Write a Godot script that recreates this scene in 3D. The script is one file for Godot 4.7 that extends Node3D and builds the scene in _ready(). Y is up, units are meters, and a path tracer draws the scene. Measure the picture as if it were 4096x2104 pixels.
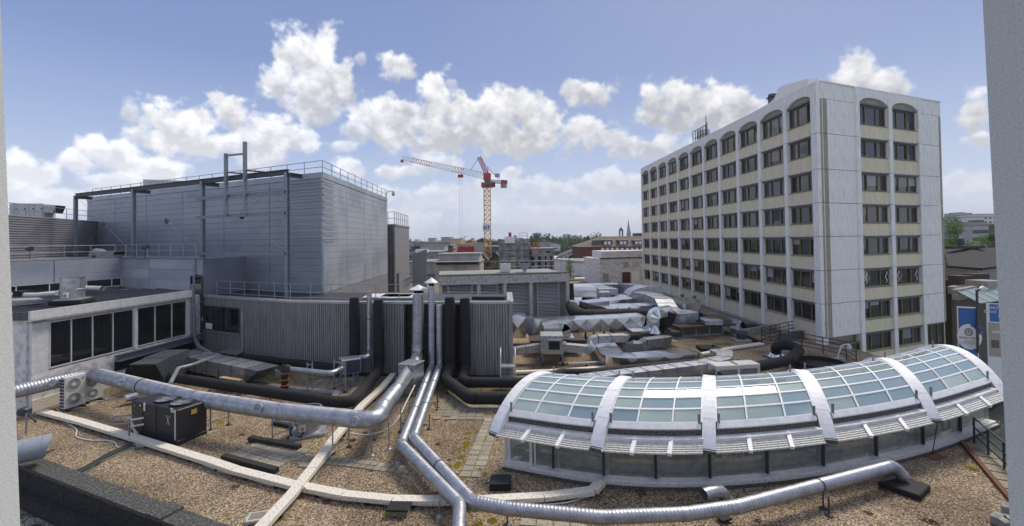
extends Node3D
# Roofscape of a shopping centre seen from an upper window: y = 0 is the gravel roof, -z looks away from the window.

var M := {}
var taken := {}
var rng := RandomNumberGenerator.new()

# ---------------------------------------------------------------- shapes
class Shape:
	var v := PackedVector3Array()
	var n := PackedVector3Array()
	var uv := PackedVector2Array()
	func tri(a: Vector3, b: Vector3, c: Vector3) -> void:
		var m := (c - a).cross(b - a).normalized()
		v.append_array([a, b, c]); n.append_array([m, m, m]); uv.append_array([Vector2(), Vector2(1, 0), Vector2(1, 1)])
	func quad(a: Vector3, b: Vector3, c: Vector3, d: Vector3) -> void:
		var m := (c - a).cross(b - a)
		if m.length_squared() < 1e-14: m = (d - a).cross(c - a)
		m = m.normalized()
		v.append_array([a, b, c, a, c, d]); n.append_array([m, m, m, m, m, m])
		uv.append_array([Vector2(0, 1), Vector2(0, 0), Vector2(1, 0), Vector2(0, 1), Vector2(1, 0), Vector2(1, 1)])
	func quadn(a: Vector3, b: Vector3, c: Vector3, d: Vector3, na: Vector3, nb: Vector3, nc: Vector3, nd: Vector3) -> void:
		v.append_array([a, b, c, a, c, d]); n.append_array([na, nb, nc, na, nc, nd])
		uv.append_array([Vector2(0, 1), Vector2(0, 0), Vector2(1, 0), Vector2(0, 1), Vector2(1, 0), Vector2(1, 1)])
	# box from a local frame: centre, half extents along three axes
	func obox(c: Vector3, x: Vector3, y: Vector3, z: Vector3) -> void:
		if x.cross(y).dot(z) < 0: z = -z
		var p := []
		for k in 8: p.append(c + (x if k & 1 else -x) + (y if k & 2 else -y) + (z if k & 4 else -z))
		quad(p[4], p[6], p[7], p[5]); quad(p[1], p[3], p[2], p[0]); quad(p[5], p[7], p[3], p[1])
		quad(p[0], p[2], p[6], p[4]); quad(p[6], p[2], p[3], p[7]); quad(p[0], p[4], p[5], p[1])
	func box(c: Vector3, s: Vector3) -> void:
		obox(c, Vector3(s.x / 2, 0, 0), Vector3(0, s.y / 2, 0), Vector3(0, 0, s.z / 2))
	# chamfered box
	func cbox(c: Vector3, s: Vector3, e := 0.02, turn := 0.0) -> void:
		var b := Basis(Vector3.UP, turn)
		var h := s / 2; var i := h - Vector3(e, e, e)
		var P := func(q: Vector3) -> Vector3: return c + b * q
		for ax in 3:
			var u := (ax + 1) % 3; var w := (ax + 2) % 3
			for sg in [-1.0, 1.0]:
				var q := []
				for k in [[-1, -1], [-1, 1], [1, 1], [1, -1]]:
					var p := Vector3(); p[ax] = sg * h[ax]; p[u] = k[0] * i[u]; p[w] = k[1] * i[w]; q.append(P.call(p))
				if sg > 0: quad(q[0], q[1], q[2], q[3])
				else: quad(q[3], q[2], q[1], q[0])
			for s1 in [-1.0, 1.0]:
				for s2 in [-1.0, 1.0]:
					var a1 := Vector3(); a1[u] = s1 * h[u]; a1[w] = s2 * i[w]; a1[ax] = -i[ax]
					var a2 := a1; a2[ax] = i[ax]
					var b1 := Vector3(); b1[u] = s1 * i[u]; b1[w] = s2 * h[w]; b1[ax] = -i[ax]
					var b2 := b1; b2[ax] = i[ax]
					if s1 * s2 > 0: quad(P.call(a1), P.call(b1), P.call(b2), P.call(a2))
					else: quad(P.call(a2), P.call(b2), P.call(b1), P.call(a1))
		for sx in [-1.0, 1.0]:
			for sy in [-1.0, 1.0]:
				for sz in [-1.0, 1.0]:
					var X: Vector3 = P.call(Vector3(sx * h.x, sy * i.y, sz * i.z)); var Y: Vector3 = P.call(Vector3(sx * i.x, sy * h.y, sz * i.z)); var Q: Vector3 = P.call(Vector3(sx * i.x, sy * i.y, sz * h.z))
					if sx * sy * sz > 0: tri(X, Q, Y)
					else: tri(X, Y, Q)
	# bar of rectangular section between two points
	func bar(a: Vector3, b: Vector3, w: float, h: float, up := Vector3.UP) -> void:
		var t := (b - a); var l := t.length()
		if l < 1e-6: return
		t /= l
		if absf(t.dot(up)) > 0.99: up = Vector3.FORWARD if absf(t.z) < 0.9 else Vector3.RIGHT
		var s := t.cross(up).normalized(); var q := s.cross(t).normalized()
		obox((a + b) / 2, t * l / 2, q * h / 2, s * w / 2)
	func frame_at(path: PackedVector3Array, k: int) -> Vector3:
		var a := path[maxi(k - 1, 0)]; var b := path[mini(k + 1, path.size() - 1)]
		if k > 0 and k < path.size() - 1: return ((path[k] - a).normalized() + (b - path[k]).normalized()).normalized()
		return (b - a).normalized()
	# smooth tube along a path; radii one per point (or one for all)
	func tube(path: PackedVector3Array, radii: PackedFloat32Array, sides := 12, caps := true) -> void:
		var t0 := frame_at(path, 0)
		var up := Vector3.UP if absf(t0.y) < 0.9 else Vector3.RIGHT
		var s := t0.cross(up).normalized()
		var rings := []; var norms := []
		for k in path.size():
			var t := frame_at(path, k)
			s = (s - t * s.dot(t)).normalized()
			var q := s.cross(t)
			var r := radii[k] if radii.size() > 1 else radii[0]
			var slope := 0.0
			if radii.size() > 1:
				var a := maxi(k - 1, 0); var b := mini(k + 1, path.size() - 1)
				var d := path[a].distance_to(path[b]); slope = (radii[b] - radii[a]) / maxf(d, 1e-4)
			# mitre so that bends keep their width
			var ring := PackedVector3Array(); var nn := PackedVector3Array()
			var bend := Vector3(); var wide := 1.0
			if k > 0 and k < path.size() - 1:
				var d1 := (path[k] - path[k - 1]).normalized(); var d2 := (path[k + 1] - path[k]).normalized()
				var half := d1.angle_to(d2) / 2
				if half > 0.01: bend = (d2 - d1).normalized(); wide = 1.0 / maxf(cos(half), 0.35)
			for j in sides:
				var an := TAU * j / sides
				var m := s * cos(an) + q * sin(an)
				var o := m * r
				if wide > 1.0: o += bend * o.dot(bend) * (wide - 1.0)
				ring.append(path[k] + o); nn.append((m - t * slope).normalized())
			rings.append(ring); norms.append(nn)
		for k in path.size() - 1:
			for j in sides:
				var i := (j + 1) % sides
				quadn(rings[k][j], rings[k][i], rings[k + 1][i], rings[k + 1][j], norms[k][j], norms[k][i], norms[k + 1][i], norms[k + 1][j])
		if caps:
			for j in range(1, sides - 1):
				tri(rings[0][0], rings[0][j + 1], rings[0][j])
				tri(rings[-1][0], rings[-1][j], rings[-1][j + 1])
	func rod(a: Vector3, b: Vector3, r: float, sides := 8) -> void:
		tube(PackedVector3Array([a, b]), PackedFloat32Array([r]), sides)
	# turned shape about a vertical axis: profile of (radius, y)
	func lathe(at: Vector3, profile: Array, sides := 20) -> void:
		for k in profile.size() - 1:
			var p: Vector2 = profile[k]; var q: Vector2 = profile[k + 1]
			var d := (q - p).normalized(); var m := Vector2(d.y, -d.x)
			for j in sides:
				var a := TAU * j / sides; var b := TAU * (j + 1) / sides
				var A := Vector3(cos(a), 0, sin(a)); var B := Vector3(cos(b), 0, sin(b))
				var na := (A * m.x + Vector3.UP * m.y).normalized(); var nb := (B * m.x + Vector3.UP * m.y).normalized()
				quadn(at + A * p.x + Vector3.UP * p.y, at + B * p.x + Vector3.UP * p.y, at + B * q.x + Vector3.UP * q.y, at + A * q.x + Vector3.UP * q.y, na, nb, nb, na)
	# polygon (x, z) with its top at y1 and its foot at y0
	func prism(poly: PackedVector2Array, y0: float, y1: float) -> void:
		if Geometry2D.is_polygon_clockwise(poly): poly.reverse()
		var idx := Geometry2D.triangulate_polygon(poly)
		for k in range(0, idx.size(), 3):
			var a := poly[idx[k]]; var b := poly[idx[k + 1]]; var c := poly[idx[k + 2]]
			if (b - a).cross(c - a) < 0: var s := b; b = c; c = s
			tri(Vector3(a.x, y1, a.y), Vector3(b.x, y1, b.y), Vector3(c.x, y1, c.y))
			tri(Vector3(a.x, y0, a.y), Vector3(c.x, y0, c.y), Vector3(b.x, y0, b.y))
		for k in poly.size():
			var a := poly[k]; var b := poly[(k + 1) % poly.size()]
			quad(Vector3(b.x, y0, b.y), Vector3(b.x, y1, b.y), Vector3(a.x, y1, a.y), Vector3(a.x, y0, a.y))
	# outline in a vertical plane (along = horizontal direction, y up) extruded by depth
	func slab(poly: PackedVector2Array, at: Vector3, along: Vector3, thick: Vector3) -> void:
		var idx := Geometry2D.triangulate_polygon(poly)
		var P := func(q: Vector2) -> Vector3: return at + along * q.x + Vector3.UP * q.y
		var flip := along.cross(Vector3.UP).dot(thick) > 0
		for k in range(0, idx.size(), 3):
			var a: Vector3 = P.call(poly[idx[k]]); var b: Vector3 = P.call(poly[idx[k + 1]]); var c: Vector3 = P.call(poly[idx[k + 2]])
			if ((c - a).cross(b - a)).dot(thick) > 0: var s := b; b = c; c = s
			tri(a, b, c); tri(a + thick, c + thick, b + thick)
		var cw := Geometry2D.is_polygon_clockwise(poly)
		for k in poly.size():
			var a: Vector3 = P.call(poly[k]); var b: Vector3 = P.call(poly[(k + 1) % poly.size()])
			if cw != flip: quad(a, b, b + thick, a + thick)
			else: quad(b, a, a + thick, b + thick)
	func mesh() -> ArrayMesh:
		var m := ArrayMesh.new()
		if v.is_empty(): return m
		var a := []; a.resize(Mesh.ARRAY_MAX)
		a[Mesh.ARRAY_VERTEX] = v; a[Mesh.ARRAY_NORMAL] = n; a[Mesh.ARRAY_TEX_UV] = uv
		m.add_surface_from_arrays(Mesh.PRIMITIVE_TRIANGLES, a)
		return m

func S() -> Shape: return Shape.new()

# ---------------------------------------------------------------- naming
func numbered(called: String) -> String:
	if not taken.has(called):
		taken[called] = 0
		return called
	taken[called] += 1
	return "%s_%03d" % [called, taken[called]]

# a thing: a node at its base whose children are its parts
func thing(called: String, label: String, category: String, at := Vector3.ZERO, group := "", turn := 0.0) -> Node3D:
	var o := Node3D.new(); o.name = numbered(called); add_child(o)
	o.position = at; o.rotation.y = turn
	o.set_meta("label", label); o.set_meta("category", category)
	if group: o.set_meta("group", group)
	return o

# a part whose shape is given in its thing's own axes
func part(parent: Node3D, called: String, shape, mat: Material, where := Transform3D()) -> MeshInstance3D:
	var o := MeshInstance3D.new(); o.name = called
	o.mesh = shape.mesh() if shape is Shape else shape
	o.material_override = mat
	parent.add_child(o, true); o.transform = where
	return o

# a part whose shape is given in the world's axes
func wpart(parent: Node3D, called: String, shape, mat: Material) -> MeshInstance3D:
	var p := part(parent, called, shape, mat)
	var up := Transform3D(); var q: Node = parent
	while q is Node3D and q != self:
		up = (q as Node3D).transform * up; q = q.get_parent()
	p.transform = up.affine_inverse()
	return p

func single(called: String, shape, mat: Material, label: String, category: String, group := "") -> MeshInstance3D:
	var o := MeshInstance3D.new(); o.name = numbered(called)
	o.mesh = shape.mesh() if shape is Shape else shape
	o.material_override = mat
	add_child(o)
	o.set_meta("label", label); o.set_meta("category", category)
	if group: o.set_meta("group", group)
	return o

func structure(called: String, shape, mat: Material) -> MeshInstance3D:
	var o := MeshInstance3D.new(); o.name = numbered(called)
	o.mesh = shape.mesh() if shape is Shape else shape
	o.material_override = mat
	add_child(o); o.set_meta("kind", "structure")
	return o

# a copy of a thing with its parts, under a label of its own
func copy_of(o: Node3D, called: String, label: String, at: Vector3, turn := 0.0) -> Node3D:
	var c := o.duplicate(); c.name = numbered(called); add_child(c)
	c.position = at; c.rotation.y = turn; c.set_meta("label", label)
	return c

const UP := Vector3.UP
func V(x: float, y: float, z: float) -> Vector3: return Vector3(x, y, z)
func PV(a: Array) -> PackedVector3Array: return PackedVector3Array(a)
func PF(a: Array) -> PackedFloat32Array: return PackedFloat32Array(a)
func P2(a: Array) -> PackedVector2Array: return PackedVector2Array(a)
func flat(p: Vector3) -> Vector2: return Vector2(p.x, p.z)
func lin(r: float, g: float, b: float) -> Color: return Color(r, g, b).linear_to_srgb()

# ---------------------------------------------------------------- materials
func noise_tex(freq: float, colors: Array, at: Array, kind := FastNoiseLite.TYPE_SIMPLEX_SMOOTH, size := 512, octaves := 4, seed_ := 1, normal := 0.0) -> NoiseTexture2D:
	var f := FastNoiseLite.new(); f.noise_type = kind; f.frequency = freq; f.seed = seed_
	f.fractal_octaves = octaves
	if octaves < 2: f.fractal_type = FastNoiseLite.FRACTAL_NONE
	if kind == FastNoiseLite.TYPE_CELLULAR: f.cellular_return_type = FastNoiseLite.RETURN_CELL_VALUE
	var t := NoiseTexture2D.new(); t.width = size; t.height = size; t.seamless = true; t.noise = f
	t.generate_mipmaps = false
	if normal > 0: t.as_normal_map = true; t.bump_strength = normal
	if colors.size():
		var g := Gradient.new(); g.offsets = PackedFloat32Array(at); g.colors = PackedColorArray(colors); t.color_ramp = g
	return t

func plain(name_: String, c: Color, rough := 0.8, metal := 0.0) -> StandardMaterial3D:
	var m := StandardMaterial3D.new(); m.resource_name = name_; m.albedo_color = c; m.roughness = rough; m.metallic = metal
	M[name_] = m
	return m

# material with a mottled tone laid over world space: tile metres per repeat, amount of variation
func mottled(name_: String, c: Color, rough: float, metal: float, tex: Texture2D, tile: float, world := true) -> StandardMaterial3D:
	var m := plain(name_, c, rough, metal)
	m.albedo_texture = tex; m.uv1_triplanar = true; m.uv1_world_triplanar = world
	m.uv1_scale = Vector3.ONE / tile
	return m

func with_detail(m: StandardMaterial3D, tex: Texture2D, tile: float) -> void:
	m.detail_enabled = true; m.detail_albedo = tex; m.detail_blend_mode = BaseMaterial3D.BLEND_MODE_MUL
	m.detail_uv_layer = BaseMaterial3D.DETAIL_UV_2
	m.uv2_triplanar = true; m.uv2_world_triplanar = true; m.uv2_scale = Vector3.ONE / tile

func with_bump(m: StandardMaterial3D, tex: Texture2D, amount: float) -> void:
	m.normal_enabled = true; m.normal_texture = tex; m.normal_scale = amount

# cumulus over the town: azimuth, elevation, half width, half height (degrees), density
const PUFFS := [
	[-23.72, 20.28, 3.55, 3.42, 1], [-26.61, 18.07, 1.99, 1.78, 0.9], [-21.17, 18.08, 2.60, 2.79, 1], [-24.16, 17.13, 3.94, 2.73, 1],
	[-22.91, 15.34, 2.96, 2.07, 0.9], [-18.13, 20.99, 0.63, 0.76, 0.6], [-13.78, 20.42, 1.88, 1.65, 0.95], [-39.87, 12.68, 0.82, 1.07, 0.7],
	[-37.36, 12.38, 1.89, 1.98, 1], [-35.08, 12.31, 2.67, 2.04, 1], [-31.77, 13.93, 1.51, 2.12, 1], [-36.40, 10.58, 2.90, 2.01, 1],
	[-33.72, 10.27, 3.79, 1.66, 1], [-27.43, 12.34, 2.75, 2.21, 0.95], [-24.61, 11.28, 2.06, 1.59, 0.8], [-29.37, 10.26, 4.16, 1.95, 0.9],
	[-20.78, 11.31, 1.74, 0.70, 0.6], [-42.36, 8.93, 1.14, 1.69, 0.95], [-40.68, 8.57, 2.01, 1.51, 0.95], [-38.30, 7.47, 3.07, 1.41, 0.95],
	[-43.43, 7.55, 1.18, 1.16, 0.9], [-46.91, 7.17, 1.40, 1.43, 0.95], [-45.71, 6.27, 1.34, 1.39, 0.9], [-47.59, 5.76, 1.36, 1.68, 0.9],
	[-16.27, 14.51, 3.21, 2.01, 0.95], [-13.45, 15.57, 2.83, 1.84, 0.95], [-9.11, 16.74, 2.43, 2.95, 1], [-5.19, 15.35, 4.45, 2.73, 1],
	[-0.69, 15.91, 3.49, 2.79, 1], [1.82, 16.33, 2.49, 2.59, 1], [3.79, 14.32, 3.22, 2.59, 1], [-6.70, 13.22, 8.36, 2.38, 1],
	[0.76, 12.49, 6.97, 2.09, 1], [-18.55, 13.25, 2.24, 1.18, 0.8], [-13.95, 12.79, 4.22, 2.03, 0.95], [-7.36, 18.96, 0.88, 0.69, 0.5],
	[9.52, 17.53, 3.30, 1.47, 0.95], [7.82, 18.08, 1.56, 1.09, 0.9], [11.22, 17.28, 1.82, 1.27, 0.9], [10.64, 12.38, 3.13, 1.76, 0.85],
	[7.73, 13.00, 2.69, 2.07, 0.9], [14.90, 11.06, 3.26, 1.54, 0.8], [18.11, 10.65, 3.15, 1.70, 0.8], [18.21, 15.48, 2.92, 2.75, 1],
	[20.89, 15.86, 3.04, 2.23, 1], [23.88, 15.41, 2.50, 2.19, 1], [26.33, 14.54, 2.40, 1.88, 1], [22.58, 13.92, 5.52, 1.93, 1],
	[28.30, 13.97, 1.47, 1.32, 0.9], [37.69, 16.46, 1.40, 1.50, 1], [36.86, 15.34, 1.66, 1.44, 1], [39.03, 14.51, 1.74, 1.24, 1],
	[40.50, 13.54, 1.27, 0.76, 0.9], [45.77, 10.61, 0.92, 1.53, 1], [45.96, 8.20, 0.58, 0.62, 0.8], [44.85, 8.20, 0.30, 0.35, 0.5],
	[-13.99, 8.32, 2.44, 0.97, 0.75], [-9.19, 9.36, 3.16, 1.28, 0.6], [-19.48, 8.63, 1.86, 1.13, 0.7], [0.20, 8.38, 1.59, 0.75, 0.7],
	[-15.88, 5.67, 2.54, 1.15, 0.6], [-1.82, 6.68, 6.47, 1.59, 0.55], [5.64, 6.06, 7.90, 1.79, 0.55], [12.94, 6.79, 4.50, 1.75, 0.6],
	[-6.79, 5.23, 8.35, 1.58, 0.5], [0.63, 3.18, 12.95, 1.59, 0.45], [-14.05, 2.32, 6.10, 1.55, 0.45], [10.47, 2.50, 7.23, 1.76, 0.45],
	[-45.95, 4.18, 3.13, 1.46, 0.65], [-41.25, 5.91, 2.39, 0.97, 0.7], [-36.08, 5.86, 2.12, 0.97, 0.65], [45.13, 4.14, 2.36, 1.62, 0.5]]

# ---------------------------------------------------------------- sky
func sky_image() -> Image:
	var fine := FastNoiseLite.new(); fine.noise_type = FastNoiseLite.TYPE_SIMPLEX_SMOOTH; fine.frequency = 0.24; fine.fractal_octaves = 6; fine.fractal_gain = 0.58; fine.seed = 11
	var soft := FastNoiseLite.new(); soft.noise_type = FastNoiseLite.TYPE_SIMPLEX_SMOOTH; soft.frequency = 0.05; soft.fractal_octaves = 3; soft.seed = 5
	var puffs := []
	for p in PUFFS: puffs.append([p[0], p[1], p[2] * 1.15, p[3] * 1.1, p[4]])
	rng.seed = 77
	for k in 64:   # the rest of the sky goes on in the same way
		var az := rng.randf_range(58, 302); var el := rng.randf_range(3, 24)
		for j in 5:
			var w := rng.randf_range(1.5, 4.0)
			puffs.append([az + rng.randf_range(-5, 5), el + rng.randf_range(-1.5, 1.5), w, w * rng.randf_range(0.5, 0.8), rng.randf_range(0.8, 1.0)])
	for k in 46:   # clouds higher up
		var az := rng.randf_range(0, 360); var el := rng.randf_range(36, 75)
		for j in 5:
			var w := rng.randf_range(3.0, 7.0)
			puffs.append([az + rng.randf_range(-7, 7) / cos(deg_to_rad(el)), el + rng.randf_range(-3, 3), w / cos(deg_to_rad(el)), w * 0.7, rng.randf_range(0.8, 1.0)])
	for p in puffs.duplicate():
		if p[0] > 150: puffs.append([p[0] - 360, p[1], p[2], p[3], p[4]])
	var W := 4096; var low := 1024
	var small := Image.create(low, low / 2, false, Image.FORMAT_RGBF)
	_paint_sky(small, low, 0, low, 0, low / 2, 0, 0, puffs, fine, soft)
	small.resize(W, W / 2, Image.INTERPOLATE_BILINEAR)
	# the part of the sky behind the roofs is computed at full fineness by the same rule
	var x0 := int(W * (0.5 - 53.0 / 360)); var x1 := int(W * (0.5 + 53.0 / 360)); var y0 := int(W / 2 * (0.5 - 33.0 / 180)); var y1 := int(W / 2 * (0.5 + 1.0 / 180))
	var big := Image.create(x1 - x0, y1 - y0, false, Image.FORMAT_RGBF)
	_paint_sky(big, W, x0, x1, y0, y1, x0, y0, puffs, fine, soft)
	small.blit_rect(big, Rect2i(0, 0, x1 - x0, y1 - y0), Vector2i(x0, y0))
	# a panorama begins and ends straight ahead
	var out := Image.create(W, W / 2, false, Image.FORMAT_RGBF)
	out.blit_rect(small, Rect2i(W / 2, 0, W / 2, W / 2), Vector2i(0, 0))
	out.blit_rect(small, Rect2i(0, 0, W / 2, W / 2), Vector2i(W / 2, 0))
	return out

func _paint_sky(im: Image, W: int, x0: int, x1: int, y0: int, y1: int, ox: int, oy: int, puffs: Array, fine: FastNoiseLite, soft: FastNoiseLite) -> void:
	var g := Gradient.new()
	g.offsets = PackedFloat32Array([0.0, 0.055, 0.13, 0.22, 0.33, 0.66, 1.0])
	g.colors = PackedColorArray([Color8(212, 221, 236), Color8(203, 215, 238), Color8(166, 187, 226), Color8(131, 154, 205), Color8(113, 138, 193), Color8(90, 118, 184), Color8(78, 106, 174)])
	var sun := Vector2(32, 50)
	for y in range(y0, y1):
		var el := 90.0 - (y + 0.5) * 360.0 / W
		var base := g.sample(clampf(el / 90.0, 0, 1)).srgb_to_linear()
		var near := []
		if el > -3:
			for p in puffs:
				if absf(el - p[1]) < p[3] * 1.7 + 0.3: near.append(p)
		for x in range(x0, x1):
			var az := (x + 0.5) * 360.0 / W - 180.0
			var c := base
			var away := Vector2((az - sun.x) * cos(deg_to_rad(el)), el - sun.y).length()
			var air := exp(-away / 16.0) * 0.5 + exp(-away / 45.0) * 0.16
			c = c.lerp(Color(0.92, 0.93, 0.97), clampf(air, 0, 1))
			var lit := 1.0 + 0.35 * (1.0 - cos(deg_to_rad(minf(away, 180.0))))   # clouds away from the sun show their lit side
			if near.size():
				var best := -1.0; var dense := 0.0; var up := 0.0; var total := 0.0; var bulk := 0.0
				for p in near:
					var dx: float = (az - p[0]) / p[2]
					if dx > 1.7 or dx < -1.7: continue
					var dy: float = (el - p[1]) / p[3]
					var d := 1.0 - sqrt(dx * dx + dy * dy)
					if d > best: best = d; dense = p[4]
					if d > -0.3:
						var w := (d + 0.3) * (d + 0.3)
						up += dy * w; total += w; bulk += maxf(d, 0)
				if best > -0.7:
					var f := fine.get_noise_2d(az * 1.0, el * 1.15)
					var d := best + f * 0.85
					var a := clampf((d + 0.10) / 0.58, 0, 1); a = a * a * (3 - 2 * a) * dense
					if a > 0.002:
						var lift := clampf(0.55 + (up / maxf(total, 1e-4)) * 0.62 - bulk * 0.17 + fine.get_noise_2d(az * 1.3 + 40, el * 1.5) * 0.75 + soft.get_noise_2d(az * 2, el * 3) * 0.3 + (1.0 - clampf(d / 0.35, 0, 1)) * 0.25, 0, 1)
						lift = maxf(lift, 0.55 - el * 0.04)
						var cloud := Color(0.50, 0.51, 0.56).lerp(Color(1.0, 1.0, 1.01), lift)
						var far := clampf(1.0 - el / 9.0, 0, 1) * 0.55
						cloud = cloud.lerp(Color(0.72, 0.76, 0.84), far) * (lit if lit > 1.2 else lerpf(1.0, lit, clampf((lit - 1.05) / 0.15, 0, 1)))
						c = c.lerp(cloud, a)
			im.set_pixel(x - ox, y - oy, c)

func set_up_view() -> void:
	var cam := Camera3D.new(); cam.name = "camera"; add_child(cam)
	cam.position = Vector3(0, 8.5, 0)
	cam.rotation_degrees = Vector3(1.0, 0, -0.8)
	cam.set_frustum(0.0575217, Vector2(0, -0.003373), 0.05, 6000.0)
	cam.current = true
	var env := Environment.new()
	env.background_mode = Environment.BG_SKY
	var sky := Sky.new(); var pano := PanoramaSkyMaterial.new()
	pano.panorama = ImageTexture.create_from_image(sky_image())
	sky.sky_material = pano; env.sky = sky
	env.background_energy_multiplier = 1.0
	env.ambient_light_source = Environment.AMBIENT_SOURCE_SKY
	env.tonemap_mode = Environment.TONE_MAPPER_LINEAR
	env.tonemap_exposure = 1.0
	env.sdfgi_enabled = true; env.ssao_enabled = true; env.ssil_enabled = true
	env.fog_enabled = true; env.fog_density = 0.0002; env.fog_light_color = Color(0.93, 0.95, 0.98)
	var we := WorldEnvironment.new(); we.name = "world_environment"; we.environment = env; add_child(we)
	var sun := DirectionalLight3D.new(); sun.name = "sun"; add_child(sun)
	sun.light_energy = 1.0; sun.light_angular_distance = 20.0; sun.light_color = Color(1.0, 0.96, 0.9)
	sun.shadow_enabled = true
	sun.rotation_degrees = Vector3(-53, 140, 0)   # from ahead and to the right, high up

# ---------------------------------------------------------------- materials
func set_up_materials() -> void:
	var blotch := noise_tex(0.006, [Color(0.80, 0.79, 0.77), Color(0.94, 0.93, 0.92), Color(1, 1, 1)], [0.25, 0.5, 0.75], FastNoiseLite.TYPE_SIMPLEX_SMOOTH, 512, 5, 3)
	var faint := noise_tex(0.01, [Color(0.93, 0.93, 0.93), Color(1, 1, 1)], [0.3, 0.7], FastNoiseLite.TYPE_SIMPLEX_SMOOTH, 512, 5, 8)
	var streak := noise_tex(0.02, [Color(0.86, 0.86, 0.85), Color(0.96, 0.96, 0.955), Color(1, 1, 1)], [0.15, 0.38, 0.65], FastNoiseLite.TYPE_SIMPLEX_SMOOTH, 512, 5, 24)
	var grime := noise_tex(0.012, [Color(0.82, 0.81, 0.80), Color(0.95, 0.95, 0.94), Color(1, 1, 1)], [0.22, 0.45, 0.7], FastNoiseLite.TYPE_SIMPLEX_SMOOTH, 512, 6, 21)
	var pebbles := noise_tex(0.11, [lin(0.09, 0.064, 0.04), lin(0.22, 0.162, 0.10), lin(0.32, 0.25, 0.16), lin(0.44, 0.365, 0.26), lin(0.60, 0.53, 0.41)], [0.08, 0.35, 0.55, 0.75, 0.95], FastNoiseLite.TYPE_CELLULAR, 1024, 1, 4)
	var pebble_bump := noise_tex(0.11, [], [], FastNoiseLite.TYPE_CELLULAR, 1024, 1, 4, 6.0)
	var g := mottled("gravel", Color(0.99, 0.965, 0.93), 0.95, 0.0, pebbles, 4.2)
	with_detail(g, noise_tex(0.008, [Color(0.80, 0.78, 0.76), Color(0.94, 0.93, 0.92), Color(1, 1, 0.99)], [0.2, 0.5, 0.8], FastNoiseLite.TYPE_SIMPLEX_SMOOTH, 512, 5, 31), 17.0)
	with_bump(g, pebble_bump, 1.0)
	var g2 := mottled("dusty_gravel", Color(1.0, 1.0, 0.98), 0.95, 0.0, noise_tex(0.16, [lin(0.03, 0.03, 0.026), lin(0.20, 0.18, 0.145), lin(0.34, 0.32, 0.27), lin(0.46, 0.44, 0.39)], [0.15, 0.4, 0.6, 0.9], FastNoiseLite.TYPE_CELLULAR, 512, 1, 9), 2.4)
	with_detail(g2, noise_tex(0.02, [Color(0.3, 0.3, 0.29), Color(0.9, 0.9, 0.88), Color(1, 1, 1)], [0.25, 0.42, 0.7], FastNoiseLite.TYPE_SIMPLEX_SMOOTH, 512, 6, 33), 6.0)
	mottled("ground", lin(0.13, 0.14, 0.11), 0.95, 0.0, grime, 60.0)
	mottled("distant_ground", lin(0.10, 0.14, 0.07), 0.95, 0.0, grime, 400.0)
	# metal
	var spangle := noise_tex(0.03, [Color(0.86, 0.87, 0.89), Color(0.95, 0.955, 0.965), Color(1, 1, 1)], [0.25, 0.5, 0.75], FastNoiseLite.TYPE_SIMPLEX_SMOOTH, 512, 5, 14)
	var galv := mottled("galvanised", lin(0.54, 0.56, 0.59), 0.5, 0.7, spangle, 1.3)
	galv.roughness_texture = noise_tex(0.02, [Color(0.75, 0.75, 0.75), Color(1, 1, 1)], [0.35, 0.65], FastNoiseLite.TYPE_SIMPLEX_SMOOTH, 512, 4, 15)
	with_detail(galv, noise_tex(0.012, [Color(0.84, 0.84, 0.85), Color(0.96, 0.96, 0.96), Color(1, 1, 1)], [0.2, 0.45, 0.65], FastNoiseLite.TYPE_SIMPLEX_SMOOTH, 512, 6, 17), 3.1)
	var dull := mottled("weathered_galvanised", lin(0.46, 0.475, 0.49), 0.5, 0.75, grime, 1.7)
	dull.roughness_texture = galv.roughness_texture
	mottled("dark_galvanised", lin(0.20, 0.22, 0.24), 0.5, 0.7, grime, 1.4)
	var foil := mottled("foil", lin(0.80, 0.80, 0.80), 0.2, 1.0, spangle, 1.1)
	with_bump(foil, noise_tex(0.025, [], [], FastNoiseLite.TYPE_SIMPLEX_SMOOTH, 512, 3, 16, 4.0), 0.35)
	mottled("steel_post", lin(0.26, 0.29, 0.33), 0.5, 0.5, grime, 1.1)
	mottled("dark_steel", lin(0.07, 0.078, 0.09), 0.55, 0.4, grime, 1.0)
	plain("rail", lin(0.30, 0.33, 0.37), 0.45, 0.6)
	plain("rail_dark", lin(0.055, 0.06, 0.075), 0.5, 0.4)
	plain("rust", lin(0.16, 0.07, 0.04), 0.9, 0.0)
	mottled("black_foam", lin(0.016, 0.0155, 0.016), 0.85, 0.0, faint, 0.9)
	mottled("rust_roof", lin(0.075, 0.05, 0.042), 0.9, 0.0, faint, 2.5)
	plain("black", lin(0.012, 0.012, 0.013), 0.8)
	plain("black_rubber", lin(0.02, 0.02, 0.021), 0.7)
	mottled("bitumen", lin(0.035, 0.034, 0.035), 0.92, 0.0, noise_tex(0.03, [Color(0.55, 0.55, 0.53), Color(0.9, 0.9, 0.88), Color(1.0, 1.0, 0.96)], [0.3, 0.5, 0.7], FastNoiseLite.TYPE_SIMPLEX_SMOOTH, 512, 6, 41), 2.0)
	var lich := mottled("lichen_bitumen", Color.WHITE, 0.95, 0.0, noise_tex(0.03, [lin(0.05, 0.05, 0.05), lin(0.075, 0.076, 0.074), lin(0.095, 0.095, 0.085), lin(0.20, 0.195, 0.14)], [0.3, 0.5, 0.62, 0.78], FastNoiseLite.TYPE_SIMPLEX_SMOOTH, 512, 7, 43), 1.6)
	with_detail(lich, faint, 0.5)
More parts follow.
